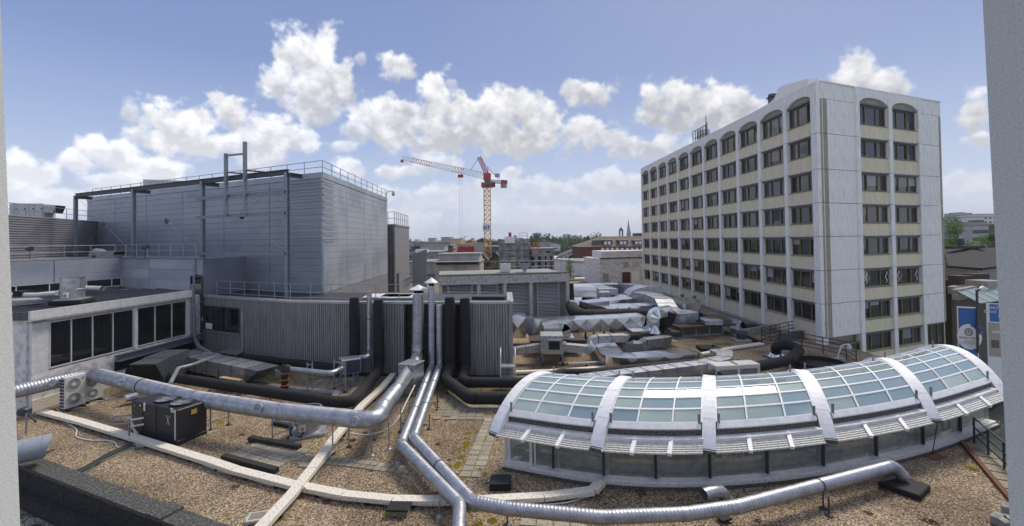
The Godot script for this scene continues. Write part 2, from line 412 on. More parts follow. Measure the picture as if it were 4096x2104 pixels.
	# cladding
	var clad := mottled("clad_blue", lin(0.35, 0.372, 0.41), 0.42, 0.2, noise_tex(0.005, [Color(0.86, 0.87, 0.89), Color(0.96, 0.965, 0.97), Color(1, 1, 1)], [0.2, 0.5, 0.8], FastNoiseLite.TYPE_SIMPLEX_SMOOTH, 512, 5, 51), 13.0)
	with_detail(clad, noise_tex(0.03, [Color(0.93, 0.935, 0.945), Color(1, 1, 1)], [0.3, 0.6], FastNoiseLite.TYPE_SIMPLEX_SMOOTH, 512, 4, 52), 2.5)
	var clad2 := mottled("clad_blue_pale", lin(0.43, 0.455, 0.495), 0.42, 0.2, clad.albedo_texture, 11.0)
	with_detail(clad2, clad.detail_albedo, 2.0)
	plain("clad_joint", lin(0.035, 0.04, 0.05), 0.8)
	mottled("corrugated", lin(0.29, 0.285, 0.29), 0.5, 0.15, grime, 5.0)
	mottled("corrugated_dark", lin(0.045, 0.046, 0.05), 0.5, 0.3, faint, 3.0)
	mottled("corrugated_grey", lin(0.40, 0.39, 0.39), 0.5, 0.3, faint, 5.0)
	mottled("louvre_wall", lin(0.42, 0.41, 0.43), 0.42, 0.4, faint, 3.0)
	mottled("roof_sheet", lin(0.085, 0.087, 0.092), 0.5, 0.25, grime, 3.0)
	# walls
	mottled("white_render", lin(0.74, 0.72, 0.71), 0.85, 0.0, grime, 4.0)
	mottled("white_metal", lin(0.80, 0.80, 0.80), 0.4, 0.1, faint, 2.0)
	mottled("cream_metal", lin(0.70, 0.70, 0.68), 0.45, 0.1, faint, 2.0)
	mottled("white_rib", lin(0.88, 0.87, 0.87), 0.5, 0.0, noise_tex(0.02, [Color(0.88, 0.87, 0.86), Color(0.98, 0.98, 0.98), Color(1, 1, 1)], [0.15, 0.3, 0.5], FastNoiseLite.TYPE_SIMPLEX_SMOOTH, 512, 6, 61), 2.6)
	mottled("dirty_white", lin(0.66, 0.655, 0.62), 0.7, 0.0, noise_tex(0.03, [Color(0.72, 0.71, 0.68), Color(0.92, 0.92, 0.9), Color(1, 1, 1)], [0.2, 0.4, 0.65], FastNoiseLite.TYPE_SIMPLEX_SMOOTH, 512, 6, 62), 1.5)
	mottled("stained_concrete", lin(0.20, 0.195, 0.18), 0.92, 0.0, noise_tex(0.04, [Color(0.2, 0.2, 0.19), Color(0.75, 0.75, 0.72), Color(1, 1, 1)], [0.3, 0.5, 0.7], FastNoiseLite.TYPE_SIMPLEX_SMOOTH, 512, 6, 63), 1.2)
	mottled("concrete", lin(0.33, 0.325, 0.31), 0.9, 0.0, grime, 3.0)
	mottled("raw_concrete", lin(0.36, 0.355, 0.34), 0.92, 0.0, blotch, 7.0)
	mottled("cream_tray", lin(0.74, 0.70, 0.60), 0.6, 0.0, noise_tex(0.03, [Color(0.72, 0.69, 0.62), Color(0.96, 0.95, 0.93), Color(1, 1, 1)], [0.14, 0.28, 0.5], FastNoiseLite.TYPE_SIMPLEX_SMOOTH, 512, 6, 64), 1.6)
	for k in 3:
		var tone: float = [1.0, 0.84, 0.66][k]
		mottled("paver_%d" % k, lin(0.46 * tone, 0.41 * tone, 0.32 * tone), 0.95, 0.0, noise_tex(0.05, [Color(0.6, 0.59, 0.56), Color(0.95, 0.95, 0.93), Color(1, 1, 1)], [0.25, 0.5, 0.75], FastNoiseLite.TYPE_SIMPLEX_SMOOTH, 256, 6, 70 + k), 0.9)
	mottled("office_white", lin(0.84, 0.82, 0.785), 0.75, 0.0, streak, 5.0)
	mottled("office_beige", lin(0.74, 0.66, 0.475), 0.85, 0.0, streak, 5.0)
	mottled("office_beige_dark", lin(0.36, 0.335, 0.25), 0.85, 0.0, faint, 5.0)
	for k in ["office_white", "office_beige", "corrugated"]:   # rain streaks run down
		M[k].uv1_scale *= Vector3(4.0, 0.3, 4.0)
	plain("bronze_frame", lin(0.17, 0.145, 0.085), 0.5, 0.2)
	plain("shutter_box", lin(0.09, 0.11, 0.16), 0.5, 0.2)
	for k in 4:
		var c: Color = [lin(0.020, 0.021, 0.025), lin(0.035, 0.035, 0.04), lin(0.055, 0.053, 0.06), lin(0.012, 0.012, 0.014)][k]
		var m := plain("office_glass_%d" % k, c, 0.04, 0.0); m.metallic_specular = 0.6
	mottled("tile_roof", lin(0.20, 0.165, 0.13), 0.9, 0.0, noise_tex(0.06, [Color(0.6, 0.58, 0.56), Color(0.95, 0.94, 0.92), Color(1, 1, 1)], [0.3, 0.5, 0.7], FastNoiseLite.TYPE_SIMPLEX_SMOOTH, 512, 5, 81), 4.0)
	mottled("slate_roof", lin(0.10, 0.105, 0.12), 0.8, 0.0, faint, 4.0)
	mottled("red_brick", lin(0.19, 0.075, 0.055), 0.9, 0.0, faint, 5.0)
	mottled("brown_brick", lin(0.20, 0.14, 0.10), 0.9, 0.0, grime, 3.0)
	mottled("pale_wall", lin(0.46, 0.445, 0.40), 0.85, 0.0, faint, 12.0)
	mottled("grey_wall", lin(0.30, 0.295, 0.28), 0.85, 0.0, faint, 12.0)
	mottled("pink_wall", lin(0.52, 0.42, 0.35), 0.85, 0.0, faint, 12.0)
	plain("far_wall", lin(0.40, 0.40, 0.41), 0.9)
	plain("far_white", lin(0.66, 0.65, 0.63), 0.85)
	plain("far_glass", lin(0.05, 0.06, 0.075), 0.15)
	plain("hole", lin(0.012, 0.012, 0.012), 0.9)
	plain("crane_yellow", lin(0.72, 0.41, 0.07), 0.5)
	plain("crane_red", lin(0.46, 0.035, 0.045), 0.5)
	plain("crane_white", lin(0.72, 0.72, 0.72), 0.5)
	plain("orange", lin(0.62, 0.14, 0.035), 0.6)
	plain("red_board", lin(0.33, 0.03, 0.03), 0.6)
	plain("wood", lin(0.48, 0.34, 0.19), 0.8)
	plain("moss_yellow", lin(0.42, 0.37, 0.03), 0.9)
	plain("moss_green", lin(0.11, 0.14, 0.02), 0.9)
	plain("weed_red", lin(0.12, 0.045, 0.03), 0.9)
	mottled("white_plastic", lin(0.66, 0.65, 0.61), 0.45, 0.0, faint, 0.7)
	plain("white_paint", lin(0.80, 0.80, 0.80), 0.5)
	plain("grey_plastic", lin(0.33, 0.33, 0.33), 0.5)
	mottled("charcoal_metal", lin(0.035, 0.036, 0.042), 0.45, 0.3, faint, 1.0)
	plain("sign_blue", lin(0.035, 0.13, 0.42), 0.45)
	plain("ink_blue", lin(0.04, 0.09, 0.25), 0.6)
	plain("ink_black", lin(0.02, 0.02, 0.03), 0.6)
	plain("foam_yellow", lin(0.45, 0.31, 0.02), 0.6)
	plain("green_cable", lin(0.06, 0.22, 0.14), 0.5)
	# glass
	var dg := plain("dark_glass", lin(0.012, 0.014, 0.016), 0.03); dg.metallic_specular = 0.6
	var cg := plain("clear_glass", Color(0.75, 0.84, 0.82, 0.10), 0.02); cg.transparency = BaseMaterial3D.TRANSPARENCY_ALPHA; cg.metallic_specular = 0.7
	var vg := plain("vault_glass", Color(0.74, 0.82, 0.80, 0.46), 0.06, 0.45); vg.transparency = BaseMaterial3D.TRANSPARENCY_ALPHA; vg.metallic_specular = 0.9
	var lw := plain("leaf_dark", lin(0.035, 0.065, 0.02), 0.7); lw.backlight_enabled = true; lw.backlight = Color(0.12, 0.2, 0.04)
	var ll := plain("leaf_light", lin(0.10, 0.16, 0.035), 0.7); ll.backlight_enabled = true; ll.backlight = Color(0.25, 0.35, 0.06)
	mottled("grey_duct", lin(0.34, 0.38, 0.43), 0.45, 0.2, faint, 1.2)
	mottled("pale_concrete", lin(0.50, 0.495, 0.48), 0.9, 0.0, grime, 3.0)
	plain("louvre_slat", lin(0.50, 0.50, 0.50), 0.6)
	plain("rust_door", lin(0.085, 0.028, 0.022), 0.8)
	plain("lilac", lin(0.36, 0.33, 0.62), 0.7)
	plain("stone_grey", lin(0.20, 0.20, 0.20), 0.9)
	plain("far_roof", lin(0.24, 0.20, 0.18), 0.9)
	plain("picture_print", lin(0.42, 0.36, 0.30), 0.5)
	plain("picture_pale", lin(0.66, 0.62, 0.56), 0.5)
	plain("picture_dark", lin(0.14, 0.10, 0.09), 0.5)
	mottled("jamb", lin(0.62, 0.62, 0.60), 0.9, 0.0, noise_tex(0.05, [Color(0.92, 0.92, 0.91), Color(0.98, 0.98, 0.97), Color(1, 1, 1)], [0.2, 0.5, 0.8], FastNoiseLite.TYPE_SIMPLEX_SMOOTH, 256, 6, 91), 0.22)
	plain("mall_tile", lin(0.34, 0.33, 0.31), 0.4)
	plain("far_green", lin(0.035, 0.06, 0.035), 0.95)
	plain("bark", lin(0.10, 0.075, 0.05), 0.95)
	plain("far_hill", lin(0.06, 0.10, 0.10), 0.95)

# ---------------------------------------------------------------- the setting
func build_setting() -> void:
	var s := S(); s.prism(P2([Vector2(-900, 60), Vector2(900, 60), Vector2(900, -700), Vector2(-900, -700)]), -16.0, -14.0)
	structure("ground", s, M.ground)
	s = S(); s.prism(P2([Vector2(-2600, -700.5), Vector2(3600, -700.5), Vector2(3600, -3000), Vector2(-2600, -3000)]), -16.0, -14.2)
	structure("far_ground", s, M.distant_ground)
	# the flat roof of the centre, covered with gravel
	var a := V(-19.96, 0, -18.42); var b := V(-8.48, 0, -13.35)
	var dir := (b - a).normalized(); var near_end := b + dir * 6
	s = S()
	var outline := P2([Vector2(-60, a.z - 1.0), Vector2(a.x - 6, a.z - 1.0), flat(a - dir * 3), flat(near_end), Vector2(near_end.x + 1, -4.2), Vector2(13, -4.2), flat(V(15.13, 0, -13.73)), flat(V(18.21, 0, -18.84)), Vector2(25.6, -28), Vector2(25.6, -120), Vector2(-60, -120)])
	# the mall's opening under the glass vault
	var hole := PackedVector2Array()
	for k in 21: hole.append(flat(vpoint(4.98 * k / 20.0, 0.8, 0)))
	hole.append(Vector2(27, -19)); hole.append(Vector2(27, -26.5))
	for k in range(20, -1, -1): hole.append(flat(vpoint(4.98 * k / 20.0, 6.4, 0)))
	for piece in Geometry2D.clip_polygons(outline, hole):
		if piece.size() > 2: s.prism(piece, -14.0, 0.0)
	structure("gravel_roof", s, M.gravel)
	# lower roof in front of the dark parapet
	s = S(); s.prism(P2([Vector2(-40, -4.2), Vector2(-40, a.z - 1.0), flat(a - dir * 9), flat(near_end), Vector2(near_end.x + 1, -4.2)]), -14.0, -0.95)
	structure("lower_roof", s, M.dusty_gravel)
	# dark parapet between the two, each length of upstand a piece of its own
	var side := Vector3(-dir.z, 0, dir.x)   # towards the lower roof
	if side.z < 0: side = -side
	var t := thing("parapet_wall", "low black bitumen parapet wall with lichen along its coping, before the gravel", "parapet", a - dir * 3)
	var total := a.distance_to(near_end) + 3.0; var p0 := a - dir * 3
	var at := 0.0; var lens_ := [5.2, 2.6, 2.4, 2.5, 0.75, 2.6, 2.2, 2.5, 2.5]
	for k in lens_.size():
		if at > total: break
		var l: float = lens_[k]
		var c0 := p0 + dir * (at + 0.01); var c1 := p0 + dir * (at + l - 0.01)
		var high: float = 0.30 + (0.06 if k == 4 else 0.0)
		var w := 0.36 + (0.03 if k == 4 else 0.0)
		var q := S(); q.bar(c0 + side * 0.15 + Vector3.UP * (high - 0.06), c1 + side * 0.15 + Vector3.UP * (high - 0.06), w * 2 - 0.1, 0.12)
		wpart(t, "coping", q, M.lichen_bitumen)
		q = S(); q.bar(c0 + side * 0.2 + Vector3.UP * (high - 0.66), c1 + side * 0.2 + Vector3.UP * (high - 0.66), 0.5 + (0.06 if k == 4 else 0.0), 1.08)
		wpart(t, "upstand", q, M.bitumen)
		q = S(); q.bar(c0 + side * 0.62 + Vector3.UP * -0.72, c1 + side * 0.62 + Vector3.UP * -0.72, 0.32, 0.46)
		wpart(t, "ledge", q, M.bitumen)
		at += l

# ---------------------------------------------------------------- shared builders
# railing along foot points: every post and every rail a part
func railing(label: String, feet: Array, high: float, spacing: float, rails: Array, r: float, mat: Material, called := "railing", group := "", kick := 0.0) -> Node3D:
	var t = thing(called, label, "railing", feet[0], group)
	var post = S(); post.rod(Vector3.ZERO, UP * high, r, 6)
	var pm = post.mesh()
	for k in feet.size() - 1:
		var a: Vector3 = feet[k] - feet[0]; var b: Vector3 = feet[k + 1] - feet[0]
		var n = maxi(1, roundi(a.distance_to(b) / spacing))
		for j in n + (1 if k == feet.size() - 2 else 0):
			part(t, "post", pm, mat, Transform3D(Basis(), a.lerp(b, float(j) / n)))
		for h in rails:
			var q = S(); q.rod(a + UP * high * h, b + UP * high * h, r * 0.9, 6)
			part(t, "rail", q, mat)
		if kick > 0:
			var q = S(); q.bar(a + UP * kick / 2, b + UP * kick / 2, 0.02, kick)
			part(t, "kick_plate", q, mat)
	return t

# flat cladding: rows and columns of panels over a dark backing; cols are fractions along p0-p1
func clad(t: Node3D, p0: Vector3, p1: Vector3, y0: float, y1: float, cols: Array, rows: int, mats: Array, called := "panel", gap := 0.02, thick := 0.06) -> void:
	var along = (p1 - p0); along.y = 0; var l = along.length(); along /= l
	var out = along.cross(UP)
	if out.dot(V(0, 8.5, 0) - p0) < 0: out = -out
	var basis_ = Basis(along, UP, along.cross(UP))
	var hh = (y1 - y0) / rows
	for c in cols.size() - 1:
		var w: float = (cols[c + 1] - cols[c]) * l
		var q = S(); q.cbox(Vector3.ZERO, V(w - gap * 3.0, hh - gap * 0.8, thick), 0.005)
		var m = q.mesh()
		for r in rows:
			var at = p0 + along * ((cols[c] + cols[c + 1]) / 2 * l); at.y = y0 + hh * (r + 0.5)
			var o = part(t, called, m, mats[(c * 7 + r * 3) % mats.size()])
			var up = t.transform.affine_inverse()
			o.transform = up * Transform3D(basis_, at + out * thick * 0.5)

# ribbed sheeting between two points, each sheet a part; ribs stand up
func ribbed(t: Node3D, p0: Vector3, p1: Vector3, y0: float, y1: float, pitch: float, depth: float, mat: Material, sheet := 1.0, called := "sheet") -> void:
	var along = (p1 - p0); along.y = 0; var l = along.length(); along /= l
	var out = along.cross(UP)
	if out.dot(V(0, 8.5, 0) - p0) < 0: out = -out
	var flip = along.cross(UP).dot(out) < 0
	var n = maxi(1, roundi(l / sheet)); var w = l / n
	var ribs = maxi(1, roundi(w / pitch)); var pw = w / ribs
	var q = S()
	var pro = []
	for k in ribs:
		var x = k * pw
		pro.append_array([Vector2(x, 0), Vector2(x + pw * 0.24, 0), Vector2(x + pw * 0.32, depth), Vector2(x + pw * 0.92, depth)])
	pro.append(Vector2(ribs * pw, 0))
	for k in pro.size() - 1:
		var a: Vector2 = pro[k]; var b: Vector2 = pro[k + 1]
		var A = along * a.x + out * a.y; var B = along * b.x + out * b.y
		var u = UP * (y1 - y0)
		if flip: q.quad(A, A + u, B + u, B)
		else: q.quad(B, B + u, A + u, A)
	var m = q.mesh()
	for k in n:
		var at = p0 + along * (w * k); at.y = y0
		var o = part(t, called, m, mat); o.transform = t.transform.affine_inverse() * Transform3D(Basis(), at)

# ribs that lie: horizontal profiled sheeting
func ribbed_flat(t: Node3D, p0: Vector3, p1: Vector3, y0: float, y1: float, count: int, depth: float, mat: Material, called := "sheet") -> void:
	var out = (p1 - p0).cross(UP).normalized()
	if out.dot(V(0, 8.5, 0) - p0) < 0: out = -out
	p0.y = 0; p1.y = 0
	var h = (y1 - y0) / count
	for k in count:
		var q = S(); var y = y0 + h * k
		var a = [Vector2(0, y), Vector2(0, y + h * 0.3), Vector2(depth, y + h * 0.45), Vector2(depth, y + h * 0.85), Vector2(0, y + h)]
		for j in 4:
			var u: Vector2 = a[j]; var w: Vector2 = a[j + 1]
			q.quad(p1 + out * u.x + UP * u.y, p1 + out * w.x + UP * w.y, p0 + out * w.x + UP * w.y, p0 + out * u.x + UP * u.y)
		wpart(t, called, q, mat)

# vertical block over a ground outline
func block(t: Node3D, called: String, poly: Array, y0: float, y1: float, mat: Material) -> MeshInstance3D:
	var q = S(); q.prism(P2(poly), y0, y1)
	return wpart(t, called, q, mat)

# window in a wall: frame bars, mullions, panes; a, b = foot points of the opening, facing out
func glazing(t: Node3D, a: Vector3, b: Vector3, h: float, splits: Array, frame: Material, glass: Material, fw := 0.06, deep := 0.08, out_by := 0.0, called := "window") -> Node3D:
	var along = (b - a).normalized(); var l = a.distance_to(b)
	var out = along.cross(UP).normalized()
	if out.dot(V(0, 8.5, 0) - a) < 0: out = -out
	var o = out * out_by
	var f = S(); var up = UP
	f.bar(a + o + up * fw / 2, b + o + up * fw / 2, deep, fw); f.bar(a + o + up * (h - fw / 2), b + o + up * (h - fw / 2), deep, fw)
	f.bar(a + o + along * fw / 2 + up * fw, a + o + along * fw / 2 + up * (h - fw), fw, deep, out); f.bar(b + o - along * fw / 2 + up * fw, b + o - along * fw / 2 + up * (h - fw), fw, deep, out)
	var w = wpart(t, called, f, frame)
	var cuts = [0.0]; cuts.append_array(splits); cuts.append(1.0)
	for k in splits.size():
		var q = S(); var x: Vector3 = a + along * l * splits[k] + o
		q.bar(x + up * fw, x + up * (h - fw), fw * 0.8, deep * 0.9, out)
		wpart(w, "mullion", q, frame)
	for k in cuts.size() - 1:
		var q = S(); var x0: Vector3 = a + along * (l * cuts[k] + fw * 0.5) + o; var x1: Vector3 = a + along * (l * cuts[k + 1] - fw * 0.5) + o
		q.bar(x0 + up * h / 2 - out * 0.01, x1 + up * h / 2 - out * 0.01, 0.014, h - fw * 1.6)
		wpart(w, "pane", q, glass)
	return w

# ---------------------------------------------------------------- the metal-clad hall and what joins it
func build_hall() -> void:
	var c = V(-14.78, 0, -35.7); var l = V(-48.23, 0, -51.96); var r = V(-15.7, 0, -57.4)
	var top = 14.0; var low = 4.66
	var t = thing("clad_hall", "tall windowless hall clad in blue-grey metal panels behind a steel frame", "building", c)
	block(t, "core", [flat(c + V(-0.1, 0, -0.1)), flat(l + V(0, 0, -0.1)), Vector2(-49, -70), flat(r + V(-0.1, 0, 0))], -14.0, top - 0.05, M.clad_joint)
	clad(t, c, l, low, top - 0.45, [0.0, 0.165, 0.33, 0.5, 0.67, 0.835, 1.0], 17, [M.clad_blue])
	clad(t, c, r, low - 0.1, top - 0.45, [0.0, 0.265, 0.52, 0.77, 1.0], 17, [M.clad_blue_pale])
	for e in [[c, l], [c, r]]:
		var q = S(); q.bar(e[0] + UP * (top - 0.2), e[1] + UP * (top - 0.2), 0.2, 0.46); wpart(t, "roof_edge", q, M.clad_blue_pale)
	var q = S(); q.bar(c + V(0.03, low, 0.05), c + V(0.03, top, 0.05), 0.16, 0.16); wpart(t, "corner_trim", q, M.clad_blue_pale)
	ribbed(t, c + V(0.03, 0, 0), r + V(0.03, 0, 0), -1.0, low - 0.12, 0.3, 0.03, M.corrugated_grey, 4.0)
	ribbed(t, c + V(0, 0, -0.03), l, 3.6, low - 0.02, 0.3, 0.03, M.corrugated_grey, 6.0)
	# horizontal bars that wrap the corner
	var along_l = (l - c).normalized(); var along_r = (r - c).normalized(); var k0 = V(0.18, 0, 0.22)
	for k in 10:
		var y = lerpf(8.75, 13.3, k / 9.0); q = S()
		q.bar(c + k0 + along_l * 4.4 + UP * y, c + k0 + UP * y, 0.05, 0.06); q.bar(c + k0 + UP * y, c + k0 + along_r * 2.6 + UP * y, 0.05, 0.06)
		wpart(t, "corner_bar", q, M.rail)
	railing("thin grey guard rail along the roof edge of the tall clad hall", [V(-47.8, top, -52.1), V(-14.9, top, -36.0), V(-15.75, top, -57.2)], 1.0, 2.05, [1.0, 0.5], 0.03, M.rail, "roof_railing")
	# camera on a bracket at the far corner
	var cam = thing("security_camera", "small dome security camera on a bracket at the hall's far roof corner", "camera", V(-15.7, top + 0.1, -57.2))
	q = S(); q.tube(PV([V(0, 0, 0), V(0.05, 0.5, 0), V(0.25, 0.75, 0), V(0.8, 0.75, 0), V(0.9, 0.66, 0)]), PF([0.04]), 6); part(cam, "bracket", q, M.rail)
	q = S(); q.lathe(V(0.9, 0.2, 0), [Vector2(0.18, 0.5), Vector2(0.2, 0.2), Vector2(0.17, 0.12)], 12); part(cam, "housing", q, M.white_plastic)
	q = S(); q.lathe(V(0.9, 0.2, 0), [Vector2(0.17, 0.12), Vector2(0.13, 0.0), Vector2(0.0, -0.07)], 12); part(cam, "dome", q, M.black)
	# air unit seen over the roof
	air_unit("cream air handling unit half hidden behind the hall's roof rail", V(-36.5, top, -51.0), 0.42, V(7.0, 1.55, 2.0), 1.0)

	# steel frame standing in front
	var F0 = V(-15.74, 0, -32.0); var F1 = V(-42.93, 0, -44.96); var fd = (F1 - F0).normalized(); var fn = V(-fd.z, 0, fd.x)
	if fn.z < 0: fn = -fn
	var ft = 13.48
	var f = thing("steel_frame", "galvanised steel portal frame of posts and beams in front of the clad hall", "frame", F0 + UP * 4.66)
	var posts = [[F0, 4.66], [V(-24.47, 10.04, -36.16), 4.66], [V(-33.48, 9.71, -40.45), 7.45], [V(-42.92, 12.16, -44.96), 7.45]]
	for p in posts:
		q = S(); var b: Vector3 = p[0]; b.y = p[1]; var u: Vector3 = p[0]; u.y = ft
		i_beam(q, b, u, 0.28, 0.28, fn); wpart(f, "post", q, M.steel_post)
		q = S(); var back: Vector3 = u - fn * 1.3; back.y = ft - 0.15; u.y = ft - 0.15
		i_beam(q, u, back, 0.26, 0.3, UP); wpart(f, "tie_beam", q, M.dark_steel)
	q = S(); i_beam(q, V(F0.x, ft + 0.02, F0.z) - fd * 0.15, V(F1.x, ft + 0.02, F1.z), 0.26, 0.36, UP); wpart(f, "top_beam", q, M.dark_steel)
	var e1: Vector3 = posts[1][0]
	for y in [10.625, 12.111, 7.791]:
		q = S(); i_beam(q, V(F0.x, y, F0.z) + fn * 0.2, V(e1.x, y, e1.z) + fn * 0.2 + fd * 0.5, 0.16, 0.22, UP); wpart(f, "cross_beam", q, M.steel_post)
	for a in [[V(-21.32, 15.33, -34.66), V(-21.25, 10.63, -34.62)], [V(-19.34, 15.98, -33.72), V(-19.28, 10.63, -33.69)]]:
		q = S(); var u: Vector3 = a[0] + fn * 0.35; var b: Vector3 = a[1] + fn * 0.35; b.x = u.x; b.z = u.z
		q.bar(b, u, 0.21, 0.21, fn); wpart(f, "upright", q, M.steel_post)
	q = S(); q.bar(V(-21.21, 15.17, -34.61) + fn * 0.35, V(-19.4, 15.11, -33.74) + fn * 0.35, 0.12, 0.12); wpart(f, "cross_bar", q, M.steel_post)
	for a in [[V(-21.15, 13.89, -34.58), 0.0], [V(-19.14, 13.86, -33.62), 0.0]]:
		q = S(); var u: Vector3 = a[0] + fn * 0.35; q.bar(u, u - fn * 3.5 - fd * 0.3 + UP * 0.1, 0.09, 0.1); wpart(f, "rusty_strut", q, M.rust)
	# crossed tie rods
	for a in [[V(-15.98, 13.23, -32.11), V(-20.15, 10.63, -34.1)], [V(-20.15, 10.63, -34.1), V(-24.18, 7.86, -36.02)], [V(-24.16, 13.18, -36.01), V(-20.15, 10.63, -34.1)], [V(-20.15, 10.63, -34.1), V(-16.01, 7.98, -32.13)],
			[V(-24.83, 13.26, -36.33), V(-28.93, 10.51, -38.29)], [V(-33.31, 13.22, -40.38), V(-28.93, 10.51, -38.29)], [V(-28.93, 10.51, -38.29), V(-24.71, 7.89, -36.28)], [V(-28.93, 10.51, -38.29), V(-33.15, 7.81, -40.3)],
			[V(-33.98, 13.16, -40.69), V(-38.11, 10.54, -42.66)], [V(-42.68, 13.32, -44.84), V(-38.11, 10.54, -42.66)], [V(-38.11, 10.54, -42.66), V(-33.73, 7.91, -40.57)], [V(-38.11, 10.54, -42.66), V(-42.45, 7.81, -44.73)]]:
		q = S(); q.rod(a[0], a[1], 0.012, 5); wpart(f, "tie_rod", q, M.rail)
	for a in [V(-20.15, 10.57, -34.1), V(-28.93, 10.51, -38.29), V(-38.11, 10.54, -42.66)]:
		q = S(); q.tube(PV([a - fn * 0.04, a + fn * 0.04]), PF([0.24]), 12); wpart(f, "tie_plate", q, M.dark_steel)
	# lower clad wall and upper terrace left of it
	var w0 = V(-34.2, 0, -40.0); var w1 = V(-24.4, 0, -35.2); var w2 = V(-23.45, 0, -34.75); var s0 = V(-36.9, 0, -30.6)
	var g = thing("clad_annex", "lower blue-grey clad annex with a flat roof terrace beneath the tall hall", "building", w0)
	block(g, "core", [Vector2(w0.x - 0.05, w0.z - 0.1), Vector2(w2.x - 0.1, w2.z - 0.1), Vector2(-23.0, -41.5), Vector2(-48, -56), Vector2(-52, -30.6), Vector2(s0.x - 0.1, s0.z)], -14.0, 7.42, M.clad_blue)
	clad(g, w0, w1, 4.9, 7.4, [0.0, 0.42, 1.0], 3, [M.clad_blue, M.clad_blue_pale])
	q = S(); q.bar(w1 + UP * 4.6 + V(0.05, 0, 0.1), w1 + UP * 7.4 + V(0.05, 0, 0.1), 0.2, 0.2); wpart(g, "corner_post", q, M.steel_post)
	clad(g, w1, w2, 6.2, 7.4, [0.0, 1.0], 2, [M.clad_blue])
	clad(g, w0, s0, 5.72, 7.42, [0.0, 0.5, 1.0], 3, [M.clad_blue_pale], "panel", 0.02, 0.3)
	q = S(); q.bar(w0 + UP * 7.47, w2 + UP * 7.47, 0.5, 0.09); q.bar(w0 + UP * 7.47, s0 + UP * 7.47, 0.5, 0.09); wpart(g, "coping", q, M.steel_post)
	var st = glazing(g, w0 + V(0.1, 5.0, 0.1), s0 + V(0.1, 5.0, 0), 0.72, [0.08, 0.27, 0.42, 0.52, 0.72, 0.86], M.cream_metal, M.dark_glass, 0.07, 0.1, 0.03, "strip_window")
	railing("grey guard rail on the annex terrace below the clad hall", [V(-37.3, 7.5, -33.5), V(-34.6, 7.5, -39.9), V(-24.2, 7.5, -35.0)], 1.05, 1.6, [1.0, 0.5], 0.03, M.rail, "roof_railing")
	for a in [[V(-39.01, 8.07, -37), "small black floodlight on the terrace rail near the louvred wall"], [V(-28.5, 7.97, -35.5), "small black floodlight on the terrace rail in front of the steel post"]]:
		var fl = thing("floodlight", a[1], "floodlight", V(a[0].x, 7.5, a[0].z), "terrace floodlights")
		q = S(); q.rod(Vector3.ZERO, UP * 0.75, 0.03, 6); part(fl, "stem", q, M.rail_dark)
		q = S(); q.obox(V(0.1, 0.85, 0.1), V(0.22, 0.06, 0), V(-0.04, 0.1, 0.12), V(0.02, 0.06, -0.06)); part(fl, "lamp_head", q, M.rail_dark)
	# duct elbow and hood on the terrace
	var du = thing("terrace_duct", "short silver flexible duct joining a sheet-metal hood on the annex terrace", "duct", V(-35.88, 7.41, -40))
	q = S(); q.tube(PV([V(-38.4, 7.73, -42), V(-37.74, 7.89, -41.5), V(-36.65, 7.84, -40.8), V(-35.68, 7.6, -40)]), PF([0.4]), 12); wpart(du, "flexible_duct", q, M.galvanised)
	q = S(); var hb = V(-35.28, 7.6, -40); q.obox(hb, V(1.0, 0, 0.3), V(0, 0.4, 0), V(-0.1, 0, 0.35)); wpart(du, "hood", q, M.weathered_galvanised)
	q = S(); hb = V(-34.7, 7.6, -39.9); q.obox(hb, V(0.35, 0, 0.1), V(0.3, 0.36, 0), V(-0.1, 0, 0.36)); wpart(du, "grille", q, M.black)
	# dark louvred volume behind, with its air unit and rail
	var v0 = V(-41.53, 9.21, -37.57); var v1 = V(-46.96, 9.34, -51.15); v0.y = 0; v1.y = 0
	var lt = 11.274
	var lv = thing("louvred_volume", "roof volume sheathed in dark horizontal profiled metal left of the hall", "building", v1)
	block(lv, "core", [flat(v1 + V(-0.1, 0, 0)), flat(v0 + V(-0.1, 0, 6)), flat(v0 + V(-12, 0, 6)), flat(v1 + V(-12, 0, -6))], 6.0, lt - 0.02, M.corrugated_dark)
	ribbed_flat(lv, v0 + V(0.9, 0, 6), v1 + V(0, 0, -2), 7.3, lt, 19, 0.11, M.louvre_wall)
	q = S(); q.tube(PV([v1 + V(-0.3, 10.4, 1.5), v1 + V(0.25, 10.6, 1.5), v1 + V(0.45, 10.3, 1.5), v1 + V(0.45, 7.4, 1.5)]), PF([0.2]), 10); wpart(lv, "rain_pipe", q, M.steel_post)
	railing("thin rail on top of the dark louvred volume", [V(v0.x - 0.4, lt, v0.z + 4), V(v1.x - 0.4, lt, v1.z - 1)], 1.1, 1.7, [1.0, 0.5], 0.03, M.rail, "roof_railing")
	air_unit("cream air handling unit with a dark slanted intake on the louvred volume", V(v1.x - 2.6, lt, v1.z + 3.5), 0.25, V(3.6, 1.7, 1.6), 1.0)

func i_beam(q: Shape, a: Vector3, b: Vector3, w: float, h: float, up: Vector3) -> void:
	var t = (b - a).normalized(); var s = t.cross(up).normalized(); var u = s.cross(t).normalized(); var e = 0.035
	q.bar(a + u * (h / 2 - e / 2), b + u * (h / 2 - e / 2), w, e, u); q.bar(a - u * (h / 2 - e / 2), b - u * (h / 2 - e / 2), w, e, u)
	q.bar(a, b, 0.05, h - 2 * e - 0.002, u)

